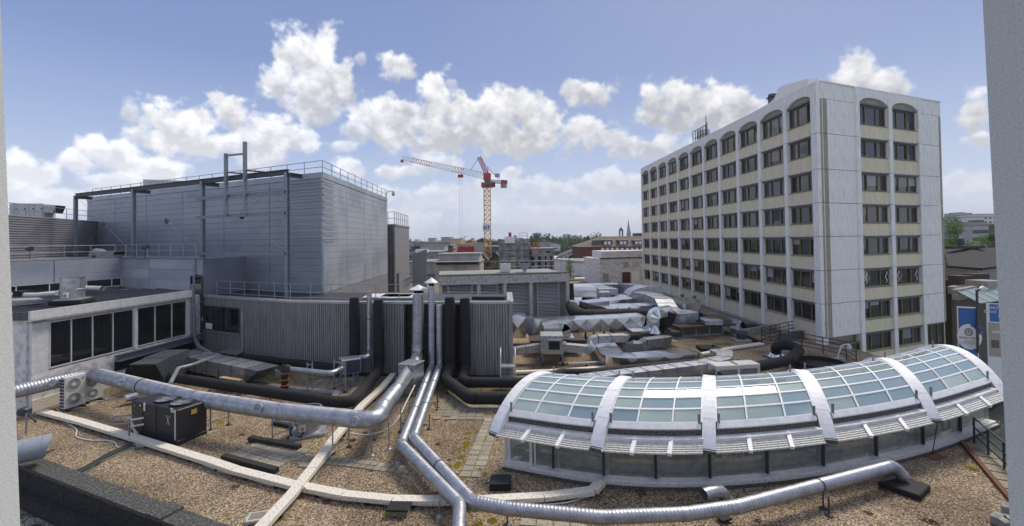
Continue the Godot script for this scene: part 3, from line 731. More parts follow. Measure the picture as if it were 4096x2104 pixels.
func air_unit(label: String, at: Vector3, turn: float, size: Vector3, intake: float) -> Node3D:
	var t = thing("air_handling_unit", label, "air unit", at, "", turn)
	var q = S(); q.box(V(0, 0.1, 0), V(size.x * 0.98, 0.2, size.z * 0.9)); part(t, "base_frame", q, M.steel_post)
	var n = 4
	for k in n:
		q = S(); var w = size.x * 0.78 / n
		q.cbox(Vector3(-size.x / 2 + w * (k + 0.5), 0.2 + (size.y - 0.2) / 2, 0), V(w - 0.015, size.y - 0.2, size.z), 0.03); var p = part(t, "casing", q, M.white_plastic)
		q = S(); q.box(Vector3(-size.x / 2 + w * (k + 0.85), 0.2 + size.y * 0.55, size.z / 2 + 0.02), V(0.06, 0.16, 0.04)); part(p, "handle", q, M.black)
	q = S(); q.box(V(size.x * 0.29, 0.2 + (size.y - 0.2) * 0.5, 0), V(size.x * 0.02, (size.y - 0.3), size.z * 0.9)); part(t, "collar", q, M.white_plastic)
	q = S(); var x0 = size.x * 0.3
	q.slab(P2([Vector2(x0, 0.75), Vector2(x0 + 0.75, 0.75), Vector2(x0 + 1.0, size.y * 0.9), Vector2(x0, size.y * 0.9)]), V(0, 0, size.z * 0.45), Vector3.RIGHT, V(0, 0, -size.z * 0.9)); part(t, "intake_hood", q, M.weathered_galvanised)
	q = S(); q.obox(V(x0 + 0.9, (0.75 + size.y * 0.9) / 2, 0), V(0.02, 0, 0), V(0.12, (size.y * 0.9 - 0.75) / 2 * 0.92, 0), V(0, 0, size.z * 0.42)); part(t, "intake_grille", q, M.black)
	return t

# ---------------------------------------------------------------- glazed pavilion
func build_pavilion() -> void:
	var p0 = V(-24.95, 0, -23.73); var p1 = V(-23.65, 0, -33.45); var d = (p1 - p0).normalized(); var n = V(-d.z, 0, d.x)
	if n.x < 0: n = -n
	var e0 = p0 - n * 12.5
	var t = thing("glazed_pavilion", "low white pavilion with a row of tall dark windows and a ribbed roof", "building", p0)
	block(t, "core", [flat(p0 - n * 0.16 + d * 0.1), flat(p1 - n * 0.16), flat(p1 - n * 0.16 + d * 1.2), Vector2(-34.0, -40.1), Vector2(-36.4, -33), flat(e0 + d * 0.1)], -14.0, 4.7, M.white_render)
	# rendered base and blank panel at the near corner
	var q = S(); q.bar(p0 + UP * 0.95 - n * 0.05, p1 + UP * 0.95 - n * 0.05, 0.2, 1.9); wpart(t, "base_wall", q, M.white_render)
	q = S(); q.bar(p0 + n * 0.06 + UP * 0.28, p0 + d * 4.4 + n * 0.06 + UP * 0.28, 0.1, 0.56); wpart(t, "plinth", q, M.cream_tray)
	q = S(); q.bar(p0 + UP * 3.3 - n * 0.05, p0 + d * 0.78 + UP * 3.3 - n * 0.05, 0.2, 2.78); wpart(t, "corner_panel", q, M.cream_metal)
	q = S(); q.bar(p0 + UP * 4.62 - n * 0.04, p1 + UP * 4.62 - n * 0.04, 0.18, 0.2); wpart(t, "head_panel", q, M.cream_metal)
	q = S(); q.bar(e0 + UP * 2.35, p0 - n * 0.16 + UP * 2.35, 0.2, 4.7); wpart(t, "end_wall", q, M.white_render)
	var g0 = p0 + d * 0.8 + UP * 1.98; var g1 = p0 + d * 5.55 + UP * 1.98; var g2 = p0 + d * 5.75 + UP * 1.98; var g3 = p1 - d * 0.25 + UP * 1.98
	glazing(t, g0, g1, 2.5, [0.23, 0.47, 0.72], M.cream_metal, M.dark_glass, 0.06, 0.12, 0.0)
	q = S(); q.bar(p0 + d * 5.65 + UP * 1.9 + n * 0.02, p0 + d * 5.65 + UP * 4.55 + n * 0.02, 0.2, 0.2, n); wpart(t, "pier", q, M.white_metal)
	glazing(t, g2, g3, 2.5, [0.34, 0.68], M.cream_metal, M.dark_glass, 0.06, 0.12, 0.0)
	q = S(); q.bar(p1 - d * 0.12 + UP * 1.9 + n * 0.02, p1 - d * 0.12 + UP * 4.6 + n * 0.02, 0.24, 0.2, n); wpart(t, "pier", q, M.white_metal)
	# steel shelf and dark void under the far windows
	q = S(); var sh0 = p0 + d * 4.3; i_beam(q, sh0 + n * 0.2 + UP * 1.62, p1 + d * 1.0 + n * 0.2 + UP * 1.62, 0.3, 0.42, UP); wpart(t, "ledge_beam", q, M.steel_post)
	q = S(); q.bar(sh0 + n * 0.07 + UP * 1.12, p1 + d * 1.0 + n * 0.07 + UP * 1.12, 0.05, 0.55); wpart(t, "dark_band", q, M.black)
	# fascia in lengths
	var f0 = V(-24.63, 0, -23.73) - d * 0.35; var f1 = V(-23.33, 0, -33.45); var fl = f0.distance_to(f1)
	var cuts = [0.0, 0.28, 0.46, 0.66, 0.84, 1.0]
	for k in 5:
		q = S(); q.bar(f0 + d * (fl * cuts[k] + 0.006) + UP * 4.97, f0 + d * (fl * cuts[k + 1] - 0.006) + UP * 4.97, 0.16, 0.46); wpart(t, "fascia", q, M.cream_metal)
		q = S(); q.bar(f0 + d * (fl * cuts[k] + 0.006) + UP * 4.71 - n * 0.14, f0 + d * (fl * cuts[k + 1] - 0.006) + UP * 4.71 - n * 0.14, 0.4, 0.06); wpart(t, "soffit", q, M.cream_metal)
	q = S(); q.bar(f0 - n * 0.08 + UP * 4.94 + d * 0.05, f0 - n * 12.5 + UP * 4.94 + d * 0.05, 0.12, 0.42); wpart(t, "end_fascia", q, M.roof_sheet)
	# ribbed roof: decking lengths running back from the fascia
	var cnt = 34
	for k in cnt:
		var a = f0 + d * (fl * (k + 0.5) / cnt) - n * 0.1 + UP * 5.05
		var reach = 11.6 if k < 22 else lerpf(11.6, 2.0, (k - 22) / 12.0)
		var b = a - n * reach + UP * 0.22
		q = S(); var w = fl / cnt
		q.obox((a + b) / 2, (b - a) / 2, V(0, 0.02, 0), d * w * 0.49)
		q.obox((a + b) / 2 + UP * 0.045, (b - a) / 2, V(0, 0.03, 0), d * w * 0.16)
		wpart(t, "roof_sheet", q, M.roof_sheet)
	# roof fan on its kerb
	var fan = thing("roof_fan", "round galvanised extract fan on a black kerb on the pavilion roof", "fan", V(-25.55, 5.2, -26.59))
	q = S(); q.cbox(V(0, 0.1, 0), V(1.5, 0.24, 1.5), 0.03, 0.3); part(fan, "kerb", q, M.black)
	q = S(); q.cbox(V(0, 0.25, 0), V(1.25, 0.06, 1.25), 0.01, 0.3); part(fan, "base_plate", q, M.galvanised)
	q = S(); q.lathe(V(0, 0.27, 0), [Vector2(0.54, 0), Vector2(0.54, 0.5), Vector2(0.58, 0.52), Vector2(0.58, 0.56), Vector2(0.54, 0.58), Vector2(0.54, 1.22), Vector2(0.58, 1.24), Vector2(0.58, 1.28), Vector2(0.5, 1.28), Vector2(0.48, 0.5)], 24); part(fan, "drum", q, M.weathered_galvanised)
	q = S(); q.tube(PV([V(0, 1.2, 0), V(0, 1.22, 0)]), PF([0.49]), 20); part(fan, "mesh_guard", q, M.black)
	q = S(); q.cbox(V(0.2, 0.5, 0.6), V(0.26, 0.26, 0.12), 0.02); var sw = part(fan, "isolator_switch", q, M.white_plastic)
	q = S(); q.tube(PV([V(0.2, 0.5, 0.66), V(0.2, 0.5, 0.71)]), PF([0.05]), 8); part(sw, "knob", q, M.crane_red)
	q = S(); q.cbox(V(-0.5, 0.62, 0.35), V(0.2, 0.24, 0.2), 0.02); part(fan, "junction_box", q, M.white_plastic)
	# white pipe and membrane patch
	var wp = thing("white_vent_pipe", "white plastic vent pipe lying across the ribbed pavilion roof behind the fan", "pipe", V(-30.38, 5.5, -32.1))
	q = S(); q.tube(PV([V(-30.91, 5.55, -28.23), V(-29.03, 5.55, -27.9), V(-28.31, 5.6, -28.58)]), PF([0.15]), 12); wpart(wp, "pipe_length", q, M.white_plastic)
	q = S(); q.tube(PV([V(-29.98, 5.6, -30.41), V(-30.16, 5.6, -31.87), V(-27.95, 5.6, -31.21)]), PF([0.16]), 12, false); wpart(wp, "open_end", q, M.white_plastic)
	q = S(); q.cbox(V(-30.13, 5.65, -28.06), V(0.5, 0.34, 0.5), 0.02); wpart(wp, "black_cowl", q, M.black)
	var up = thing("roof_upstand", "flat pale membrane upstand with metal edge near the white roof pipe", "roof hatch", V(-28.8, 5.4, -27.17))
	q = S(); q.prism(P2([flat(V(-28.03, 5.55, -25.43)), flat(V(-26.95, 5.55, -26.31)), flat(V(-28.08, 5.55, -27.12)), flat(V(-29.61, 5.55, -26.86))]), 5.3, 5.5); wpart(up, "lid", q, M.concrete)
	q = S(); q.bar(V(-27.03, 5.42, -24.69), V(-26.33, 5.42, -26.24), 0.14, 0.2); wpart(up, "edge_beam", q, M.steel_post)
	# glazed door beside the pavilion with its exit sign
	var dt = thing("glass_door", "tall dark glazed door with an exit sign in the corner of the annex", "door", V(-24.2, 1.9, -34.9))
	var dz0 = V(-24.88, 4.54, -35.44); var dz1 = V(-23.52, 4.65, -34.77)
	dz0.y = 1.9; dz1.y = 1.9
	glazing(dt, dz0 + V(0.1, 0, 0.2), dz1 + V(0.1, 0, 0.2), 4.2, [], M.dark_steel, M.dark_glass, 0.09, 0.1, 0.0, "door_leaf")
	q = S(); var dm = (dz0 + dz1) / 2 + V(0.16, 2.3, 0.26); q.bar(V(dz0.x + 0.16, 4.2, dz0.z + 0.26), V(dz1.x + 0.16, 4.2, dz1.z + 0.26), 0.05, 0.06); wpart(dt, "transom", q, M.steel_post)
	lettering(dt, "SORTIE", (dz0 + dz1) / 2 + V(0.2, 0.95, 0.3), 0.22, (dz1 - dz0).normalized(), M.white_paint)
	lettering(dt, "←", (dz0 + dz1) / 2 + V(0.2, 0.95, 0.3) + (dz1 - dz0).normalized() * 0.62, 0.22, (dz1 - dz0).normalized(), M.white_paint)
	# rain pipe at the pavilion's far corner
	var rp = thing("rain_pipe", "dark grey rain pipe bending down at the pavilion's far corner", "pipe", p1)
	q = S(); q.tube(PV([V(-23.66, 5.6, -33.39) + n * 0.35, V(-23.63, 1.65, -33.57) + n * 0.35]), PF([0.13]), 10); wpart(rp, "down_pipe", q, M.steel_post)
	q = S(); q.tube(PV([V(-23.63, 1.65, -33.57) + n * 0.35, V(-21.58, 1.47, -31.5), V(-19.8, 1.04, -30.5)]), PF([0.14]), 10); wpart(rp, "offset_pipe", q, M.steel_post)

func lettering(t: Node3D, text: String, at: Vector3, high: float, along: Vector3, mat: Material, called := "lettering", bold := false) -> MeshInstance3D:
	var tm = TextMesh.new(); tm.text = text; var f = SystemFont.new(); f.font_names = PackedStringArray(["Droid Sans"])
	if bold: f.font_weight = 700
	tm.font = f; tm.font_size = 48; tm.pixel_size = high / 36.0; tm.depth = 0.008; tm.curve_step = 2.0
	var o = part(t, called, tm, mat)
	along = along.normalized()
	var up = Transform3D(); var q: Node = t
	while q is Node3D and q != self:
		up = (q as Node3D).transform * up; q = q.get_parent()
	o.transform = up.affine_inverse() * Transform3D(Basis(along, UP, along.cross(UP)), at)
	return o

# ---------------------------------------------------------------- corrugated plant wall
func build_corrugated() -> void:
	var line = [V(-23.51, 0, -34.83), V(-19.3, 0, -32.72), V(-15.11, 0, -30.72), V(-10.58, 0, -29.65), V(-7.05, 0, -29.3), V(-2.72, 0, -28.75), V(-0.17, 0, -28.57)]
	var y1 = 4.52
	var t = thing("corrugated_building", "long low plant building sheathed in grey vertical corrugated metal", "building", line[3])
	var poly = []
	for k in line.size():
		var b = 0.72 if k == 4 or k == 5 else 0.1
		if k == 4: poly.append(flat(line[k] + V(0, 0, -0.1)))
		poly.append(flat(line[k] + V(0, 0, -b)))
		if k == 5: poly.append(flat(line[k] + V(0, 0, -0.1)))
	poly.append_array([Vector2(-0.3, -33.8), Vector2(-14, -36.5), Vector2(-22.9, -41.0)])
	block(t, "core", poly, -14.0, 4.5, M.corrugated_dark)
	# window opening in the first length
	var a: Vector3 = line[0]; var b: Vector3 = line[1]; var d = (b - a).normalized(); var l = a.distance_to(b)
	ribbed(t, a, b, 3.9, y1, 0.165, 0.085, M.corrugated, 1.2)
	ribbed(t, a, b, 0.0, 2.05, 0.165, 0.085, M.corrugated, 1.2)
	ribbed(t, b - d * 0.25, b, 2.06, 3.89, 0.165, 0.085, M.corrugated, 0.5)
	var w = glazing(t, a + d * 0.3 + UP * 2.1, b - d * 0.3 + UP * 2.1, 1.76, [0.22, 0.48, 0.75], M.dark_steel, M.dark_glass, 0.07, 0.12, 0.05)
	var q = S(); q.bar(a + d * 0.2 + UP * 2.04 + V(0, 0, 0.12), b - d * 0.2 + UP * 2.04 + V(0, 0, 0.12), 0.2, 0.08); wpart(w, "sill", q, M.corrugated)
	q = S(); q.cbox(a + d * 0.8 + V(0.06, 2.4, 0.2), V(0.8, 0.42, 0.03), 0.01, -0.47); wpart(w, "notice_board", q, M.white_paint)
	q = S(); q.bar(b + V(0.1, 0, 0.15), b + V(0.1, 3.7, 0.15), 0.14, 0.14); wpart(t, "down_post", q, M.corrugated)
	for k in [1, 2, 3, 5]:
		ribbed(t, line[k], line[k + 1], 0.0, y1, 0.165, 0.085, M.corrugated, 1.0)
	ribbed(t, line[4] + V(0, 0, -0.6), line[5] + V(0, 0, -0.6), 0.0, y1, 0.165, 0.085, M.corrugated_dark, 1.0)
	for x in [line[4], line[5]]:
		q = S(); q.bar(x + V(0, 0, -0.26), x + V(0, y1, -0.26), 0.14, 0.6, V(0, 0, 1)); wpart(t, "recess_post", q, M.steel_post)
	for y in [1.7, 3.1]:
		q = S(); q.bar(line[4] + V(0.1, y, -0.46), line[5] + V(-0.1, y, -0.46), 0.06, 0.1); wpart(t, "recess_rail", q, M.dark_steel)
	for k in line.size() - 1:
		q = S(); q.bar(line[k] + V(0, 4.6, -0.12), line[k + 1] + V(0, 4.6, -0.12), 0.5, 0.14); wpart(t, "coping", q, M.corrugated_grey)
	q = S(); q.bar(line[6] + V(0.0, 4.6, 0.0), V(-0.25, 4.6, -33.8), 0.4, 0.14); wpart(t, "coping", q, M.corrugated_grey)
	q = S(); q.bar(line[6] + V(0.03, 0, 0.02), line[6] + V(0.03, 4.52, 0.02), 0.2, 0.2); wpart(t, "corner_trim", q, M.corrugated)
	ribbed(t, line[6] + V(0.05, 0, 0), V(-0.25, 0, -33.8), 0.0, y1, 0.165, 0.085, M.corrugated, 1.2)
	# slab kerb along its foot
	q = S(); q.bar(V(-11, 0.06, -29.55), V(-0.2, 0.06, -28.35), 0.3, 0.12); wpart(t, "foot_kerb", q, M.black)
	railing("grey three-rail guard along the top edge of the corrugated building", [V(-22.6, 4.66, -35.0), V(-15.2, 4.66, -31.3), V(-10.6, 4.66, -30.25), V(-1.0, 4.66, -29.2)], 1.05, 1.7, [1.0, 0.5, 0.14], 0.026, M.rail, "roof_railing")
	# black strip lying on its roof near the end
	q = S(); q.bar(V(-2.6, 4.8, -29.6), V(-0.5, 4.8, -29.3), 0.5, 0.2); wpart(t, "roof_kerb", q, M.black)
	# white membrane rooflights behind the rail
	for k in 3:
		var p: Vector3 = [V(-9.5, 4.7, -32.28), V(-8.32, 4.7, -32.44), V(-7.72, 4.7, -32.98)][k]
		q = S(); q.cbox(V(0, 0.08, 0), V(2.2, 0.14, 2.0), 0.04)
		var o = single("rooflight", q, M.white_metal, ["flat white rooflight nearest the hall behind the guard rail", "middle flat white rooflight behind the guard rail", "flat white rooflight beside the capped chimneys behind the rail"][k], "rooflight", "flat rooflights on the plant roof")
		o.position = V(p.x, 4.51, -33.2 + 0.25 * k)
	# grey tower beyond the hall
	var g0 = V(-16.9, 10.8, -62); var g1 = V(-15.5, 10.7, -60.5); var g2 = V(-16, 10.7, -71)
	var tw = thing("stair_tower", "narrow grey ribbed stair tower beyond the clad hall", "tower", V(g1.x, 0, g1.z))
	block(tw, "core", [Vector2(g0.x - 1, g0.z - 0.1), Vector2(g1.x, g1.z - 0.1), Vector2(g2.x - 0.1, g2.z), Vector2(g0.x - 3, g2.z)], -14, g1.y - 0.05, M.corrugated_grey)
	ribbed(tw, V(g0.x - 1, 0, g0.z), V(g1.x, 0, g1.z), -2, g1.y, 0.5, 0.16, M.corrugated, 3.0)
	ribbed(tw, V(g1.x, 0, g1.z), V(g2.x, 0, g2.z), -2, g1.y, 0.25, 0.03, M.corrugated_grey, 3.5)
	q = S(); q.bar(V(g1.x, g1.y + 0.05, g1.z), V(g2.x, g1.y + 0.05, g2.z), 0.3, 0.2); q.bar(V(g0.x - 1, g1.y + 0.05, g0.z), V(g1.x, g1.y + 0.05, g1.z), 0.3, 0.2); wpart(tw, "roof_edge", q, M.corrugated_grey)
	q = S(); var dr = V(-16, 2.6, -63.8); q.box(V(lerpf(g1.x, g2.x, 0.12) + 0.06, 2.94, lerpf(g1.z, g2.z, 0.12)), V(0.08, 2.6, 1.1)); wpart(tw, "door", q, M.black)
	railing("rail on top of the grey stair tower", [V(g0.x - 0.8, g1.y + 0.1, g0.z - 0.2), V(g1.x - 0.1, g1.y + 0.1, g1.z - 0.2), V(g2.x - 0.15, g1.y + 0.1, g2.z)], 1.7, 1.4, [1.0, 0.5], 0.04, M.rail, "roof_railing")

# ---------------------------------------------------------------- duct builders
# cut the corners of a path: returns straight runs and arcs in turn
func runs_of(pts: Array, bend: float) -> Array:
	var out = []; var from: Vector3 = pts[0]
	for k in range(1, pts.size() - 1):
		var p: Vector3 = pts[k]; var d1: Vector3 = (p - pts[k - 1]).normalized(); var d2: Vector3 = (pts[k + 1] - p).normalized()
		var ang = d1.angle_to(d2)
		if ang < 0.09: continue
		var cut = minf(bend * tan(ang / 2), minf(p.distance_to(pts[k - 1]), p.distance_to(pts[k + 1])) * 0.49)
		var a = p - d1 * cut; var b = p + d2 * cut
		out.append(["run", [from, a]])
		var arc = []; var n = maxi(2, int(ceil(ang / 0.33)))
		for j in n + 1:
			var u = float(j) / n
			arc.append(a.lerp(p, u).lerp(p.lerp(b, u), u))
		out.append(["elbow", arc]); from = b
	out.append(["run", [from, pts[-1]]])
	return out

# spiral-seam round duct; every straight length, elbow and clamp is a part
func round_duct(t: Node3D, pts: Array, r: float, bend: float, pitch: float, mat: Material, length := 3.0, sides := 18, clamp_mat: Material = null, caps := true) -> void:
	for seg in runs_of(pts, bend):
		if seg[0] == "elbow":
			var q = S(); q.tube(PV(seg[1]), PF([r * 1.02]), sides, true); wpart(t, "elbow", q, mat)
			if pitch > 0:
				for e in [0, -1]:
					var a: Vector3 = seg[1][e]; var b: Vector3 = seg[1][1] if e == 0 else seg[1][-2]; var d = (a - b).normalized()
					q = S(); q.tube(PV([a - d * 0.03, a + d * 0.07]), PF([r * 1.045]), sides, true); wpart(t, "joint_band", q, mat)
			continue
		var a: Vector3 = seg[1][0]; var b: Vector3 = seg[1][1]; var l = a.distance_to(b)
		if l < 0.05: continue
		var n = maxi(1, roundi(l / length)); var d = (b - a) / l
		for k in n:
			var s0 = l * k / n; var s1 = l * (k + 1) / n - 0.004
			var q = S()
			if pitch > 0:
				var path = []; var rad = []
				var s = s0
				while s < s1 - pitch:
					path.append_array([a + d * s, a + d * (s + pitch * 0.7), a + d * (s + pitch * 0.76), a + d * (s + pitch * 0.94)]); rad.append_array([r, r, r * 1.055, r * 1.055]); s += pitch
				path.append_array([a + d * s, a + d * s1]); rad.append_array([r, r])
				q.tube(PV(path), PF(rad), sides, caps)
			else: q.tube(PV([a + d * s0, a + d * s1]), PF([r]), sides, caps)
			wpart(t, "duct_length", q, mat)
			if clamp_mat and k > 0:
				q = S(); q.tube(PV([a + d * (s0 - 0.025), a + d * (s0 + 0.025)]), PF([r * 1.06]), sides, true); wpart(t, "clamp", q, clamp_mat)

# rectangular duct: each length between flanges a part; crease > 0 folds every face into a shallow pyramid
func square_duct(t: Node3D, pts: Array, w: float, h: float, step: float, mat: Material, crease := 0.0, bend := 0.9, flange_mat: Material = null, side0 := Vector3.ZERO) -> void:
	var nodes = []
	for seg in runs_of(pts, bend):
		if seg[0] == "run":
			var a: Vector3 = seg[1][0]; var b: Vector3 = seg[1][1]; var n = maxi(1, roundi(a.distance_to(b) / step))
			for k in n + 1:
				nodes.append(a.lerp(b, float(k) / n))
		else:
			nodes.append_array(seg[1].slice(1, -1))
	var clean = [nodes[0]]
	for p in nodes:
		if p.distance_to(clean[-1]) > 0.05: clean.append(p)
	var n = clean.size(); var side = side0
	var rings = []
	for k in n:
		var d = Vector3()
		if k > 0: d += (clean[k] - clean[k - 1]).normalized()
		if k < n - 1: d += (clean[k + 1] - clean[k]).normalized()
		var wide = 1.0
		if k > 0 and k < n - 1: wide = 1.0 / maxf(cos(((clean[k] - clean[k - 1]) as Vector3).angle_to(clean[k + 1] - clean[k]) / 2), 0.6)
		d = d.normalized()
		if side0 == Vector3.ZERO:
			var s = d.cross(UP)
			if s.length() > 0.25: side = s.normalized()
		var up = side.cross(d).normalized()
		var tall = wide if side0 != Vector3.ZERO else 1.0
		var broad = 1.0 if side0 != Vector3.ZERO else wide
		rings.append([clean[k] - side * w / 2 * broad - up * h / 2 * tall, clean[k] - side * w / 2 * broad + up * h / 2 * tall, clean[k] + side * w / 2 * broad + up * h / 2 * tall, clean[k] + side * w / 2 * broad - up * h / 2 * tall, clean[k], d, side, up])
	for k in n - 1:
		var q = S(); var A: Array = rings[k]; var B: Array = rings[k + 1]; var mid: Vector3 = (A[4] + B[4]) / 2
		for j in 4:
			var i = (j + 1) % 4
			var a: Vector3 = A[j]; var b: Vector3 = A[i]; var c: Vector3 = B[i]; var e: Vector3 = B[j]
			if crease > 0 and A[4].distance_to(B[4]) > step * 0.4:
				var m = (a + b + c + e) / 4; m += (m - mid).normalized() * crease
				q.tri(a, b, m); q.tri(b, c, m); q.tri(c, e, m); q.tri(e, a, m)
			else: q.quad(a, b, c, e)
		if k == 0: q.quad(A[3], A[2], A[1], A[0])
		if k == n - 2: q.quad(B[0], B[1], B[2], B[3])
		wpart(t, "duct_section", q, mat)
		if flange_mat and k > 0 and A[4].distance_to(B[4]) > step * 0.4:
			q = S(); q.obox(A[4], A[6] * (w / 2 + 0.035), A[7] * (h / 2 + 0.035), A[5] * 0.02); wpart(t, "flange", q, flange_mat)

func stand(t: Node3D, foot: Vector3, high: float, across: Vector3, wide: float, mat: Material) -> void:
	var a = foot - across * wide / 2; var b = foot + across * wide / 2; var q = S()
	q.bar(a, a + UP * high, 0.045, 0.045); q.bar(b, b + UP * high, 0.045, 0.045)
	q.bar(a + UP * high * 0.25, b + UP * high * 0.25, 0.035, 0.035); q.bar(a + UP * high * 0.8, b + UP * high * 0.8, 0.035, 0.035)
	wpart(t, "support", q, mat)
	for f in [a, b]:
		q = S(); q.lathe(f, [Vector2(0.13, 0.0), Vector2(0.12, 0.03), Vector2(0.04, 0.09), Vector2(0, 0.09)], 8); wpart(t, "foot", q, M.black_rubber)

# one rod leg under a pipe
func leg(t: Node3D, foot: Vector3, high: float, mat: Material) -> void:
	var q = S(); q.rod(foot, foot + UP * high, 0.025, 6); q.lathe(foot, [Vector2(0.13, 0.0), Vector2(0.11, 0.04), Vector2(0.03, 0.08)], 8)
	wpart(t, "support", q, mat)

func build_round_ducts() -> void:
	# the big spiral duct along the foreground
	var t = thing("spiral_duct", "large galvanised spiral duct running past the air units to the corrugated wall", "duct", V(-10.48, 0, -20.47))
	var path = [V(-24.72, 1.45, -21.6), V(-23.16, 1.5, -25.23), V(-21.2, 1.5, -24.2), V(-14.63, 1.45, -21.07), V(-9.91, 1.4, -19.45), V(-5.53, 1.35, -18.4), V(-5.68, 1.35, -19.94), V(-5.67, 1.35, -22.13)]
	round_duct(t, path, 0.335, 0.7, 0.13, M.galvanised, 3.6, 24, M.dark_steel)
	var bx = V(-5.72, 1.25, -25.35)
	var q = S(); q.cbox(bx + V(0, 0, -0.2), V(1.0, 1.0, 1.1), 0.03, -0.35); wpart(t, "fan_box", q, M.weathered_galvanised)
	q = S(); q.cbox(bx + V(0.02, 0.53, -0.2), V(1.04, 0.05, 1.14), 0.01, -0.35); wpart(t, "box_lid", q, M.galvanised)
	q = S(); q.tube(PV([V(-5.67, 1.35, -22.13), bx + V(-0.1, 0.05, 0.25)]), PF([0.34, 0.47]), 4); wpart(t, "reducer", q, M.galvanised)
	round_duct(t, [bx + V(0.1, 0.2, -0.6), V(-5.95, 1.45, -28.35), V(-5.85, 5.22, -28.35)], 0.335, 0.6, 0.1, M.weathered_galvanised, 4.2, 24)
	q = S(); q.tube(PV([V(-5.93, 1.64, -28.35), V(-5.93, 1.8, -28.35)]), PF([0.375]), 24); wpart(t, "joint_band", q, M.foil)
	chimney_cap(t, V(-5.84, 5.38, -28.35), 0.56, 0.32)
	for f in [[V(-13.66, 0, -21.33), 1.15], [V(-10.06, 0, -19.84), 1.1], [V(-7.11, 0, -18.84), 1.05]]:
		stand(t, f[0], f[1] + 0.35, V(0.6, 0, -0.8), 0.75, M.rail)
	for f in [V(-5.7, 0, -18.33), V(-5.16, 0, -18.87), V(-5.08, 0, -20.56)]: leg(t, f, 1.15, M.rail)
	q = S(); for dx in [-0.4, 0.4]: q.bar(V(-5.3, 0, -25.14) + V(dx, 0, 0), V(-5.3, 0, -25.14) + V(dx, 0.85, 0), 0.1, 0.1)
	wpart(t, "box_leg", q, M.rail)
	for a in [V(-10.79, 1.62, -19.3), V(-6.26, 1.55, -17.86), V(-23.34, 1.62, -23.24), V(-19.87, 1.62, -23.23)]:
		q = S(); q.tube(PV([a + V(0.03, 0, -0.08), a + V(0.05, 0.02, 0.06)]), PF([0.17]), 14); var lid = wpart(t, "access_lid", q, M.galvanised)
		for dx in [-0.06, 0.06]:
			q = S(); q.tube(PV([a + V(dx, 0, 0.05), a + V(dx, 0.01, 0.1)]), PF([0.03]), 8); wpart(lid, "knob", q, M.sign_blue)
	# two slim flues from the wall to the front
	t = thing("slim_duct", "slim spiral duct that kinks twice and runs out under the window", "duct", V(-2.4, 0, -14.27))
	var v1 = V(-5.04, 0.85, -28.2); var v2 = V(-4.55, 0.91, -28.2)
	round_duct(t, [V(-5.01, 5.76, -28.2), v1, V(-4.36, 0.72, -17.67), V(-1.68, 0.6, -13.84), V(-1.47, 0.6, -11.58)], 0.19, 0.3, 0.11, M.galvanised, 3.2, 18, M.dark_steel)
	chimney_cap(t, V(-5.01, 5.81, -28.2), 0.42, 0.18)
	for f in [[V(-4.5, 0, -17.73), 0.6], [V(-2.35, 0, -14.26), 0.5], [V(-5.08, 0, -20.56), 0.7]]: leg(t, f[0], f[1], M.rail)
	leg(t, V(-5.28, 0, -23.17), 0.7, M.rail)
	t = thing("slim_duct", "slim spiral duct that bends and sweeps right in front of the glass vault", "duct", V(-0.27, 0, -13.86))
	var sweep = [V(-4.55, 4.58, -28.2), v2, V(-3.99, 0.75, -18.16), V(-1.3, 0.62, -13.93), V(-0.27, 0.62, -13.57), V(2.38, 0.62, -13.08), V(4.82, 0.62, -13.18), V(6.47, 0.62, -13.5), V(8.34, 0.62, -14.05), V(10.11, 0.62, -14.67), V(12.84, 0.66, -15.66), V(13.13, 0.3, -15.6)]
	round_duct(t, sweep, 0.19, 0.3, 0.11, M.galvanised, 3.2, 18, M.dark_steel)
	q = S(); q.cbox(V(12.99, 0.1, -15.44), V(1.1, 0.2, 1.1), 0.03, 0.6); wpart(t, "base_slab", q, M.black)
	for f in [[V(-0.26, 0, -13.77), 0.45], [V(9.5, 0, -14.02), 0.6], [V(9.57, 0, -14.38), 0.6], [V(-3.86, 0, -20.83), 0.7], [V(-3.88, 0, -23.19), 0.7]]: leg(t, f[0], f[1], M.rail_dark)
	# small galvanised flue with its fan box
	t = thing("flue_duct", "thin galvanised flue from a blue-edged fan box up the corrugated wall", "duct", V(-10.08, 0, -27.39))
	var fb = V(-9.65, 1.3, -27.01); q = S(); q.cbox(fb, V(1.1, 0.85, 0.9), 0.03, 0.55); wpart(t, "fan_box", q, M.weathered_galvanised)
	q = S(); q.obox(fb + Basis(UP, 0.55) * V(0.1, 0, 0.455), Basis(UP, 0.55) * V(0.4, 0, 0), V(0, 0.37, 0), Basis(UP, 0.55) * V(0, 0, 0.012)); wpart(t, "blue_gasket", q, M.sign_blue)
	q = S(); q.obox(fb + Basis(UP, 0.55) * V(0.1, 0, 0.47), Basis(UP, 0.55) * V(0.36, 0, 0), V(0, 0.33, 0), Basis(UP, 0.55) * V(0, 0, 0.012)); wpart(t, "access_panel", q, M.dark_steel)
	round_duct(t, [V(-12.94, 1.28, -26.4), V(-10.05, 1.28, -25.33), V(-9.82, 1.28, -26.69)], 0.15, 0.35, 0.0, M.galvanised, 2.2, 14, M.dark_steel)
	round_duct(t, [fb + V(0.4, 0.3, -0.5), V(-8.72, 1.65, -27.39), V(-9.09, 1.64, -28.9), V(-9.05, 5.41, -28.9)], 0.15, 0.3, 0.0, M.weathered_galvanised, 1.8, 14, M.dark_steel)
	for f in [V(-10.27, 0, -27.25), V(-9.41, 0, -27.01), V(-9.46, 0, -27.81)]:
		q = S(); q.bar(f, f + UP * 0.9, 0.1, 0.1); wpart(t, "box_leg", q, M.rail)
	t = thing("wrapped_pipe", "pipe stub wrapped in black plastic and orange straps", "pipe", V(-13.25, 0, -26.58))
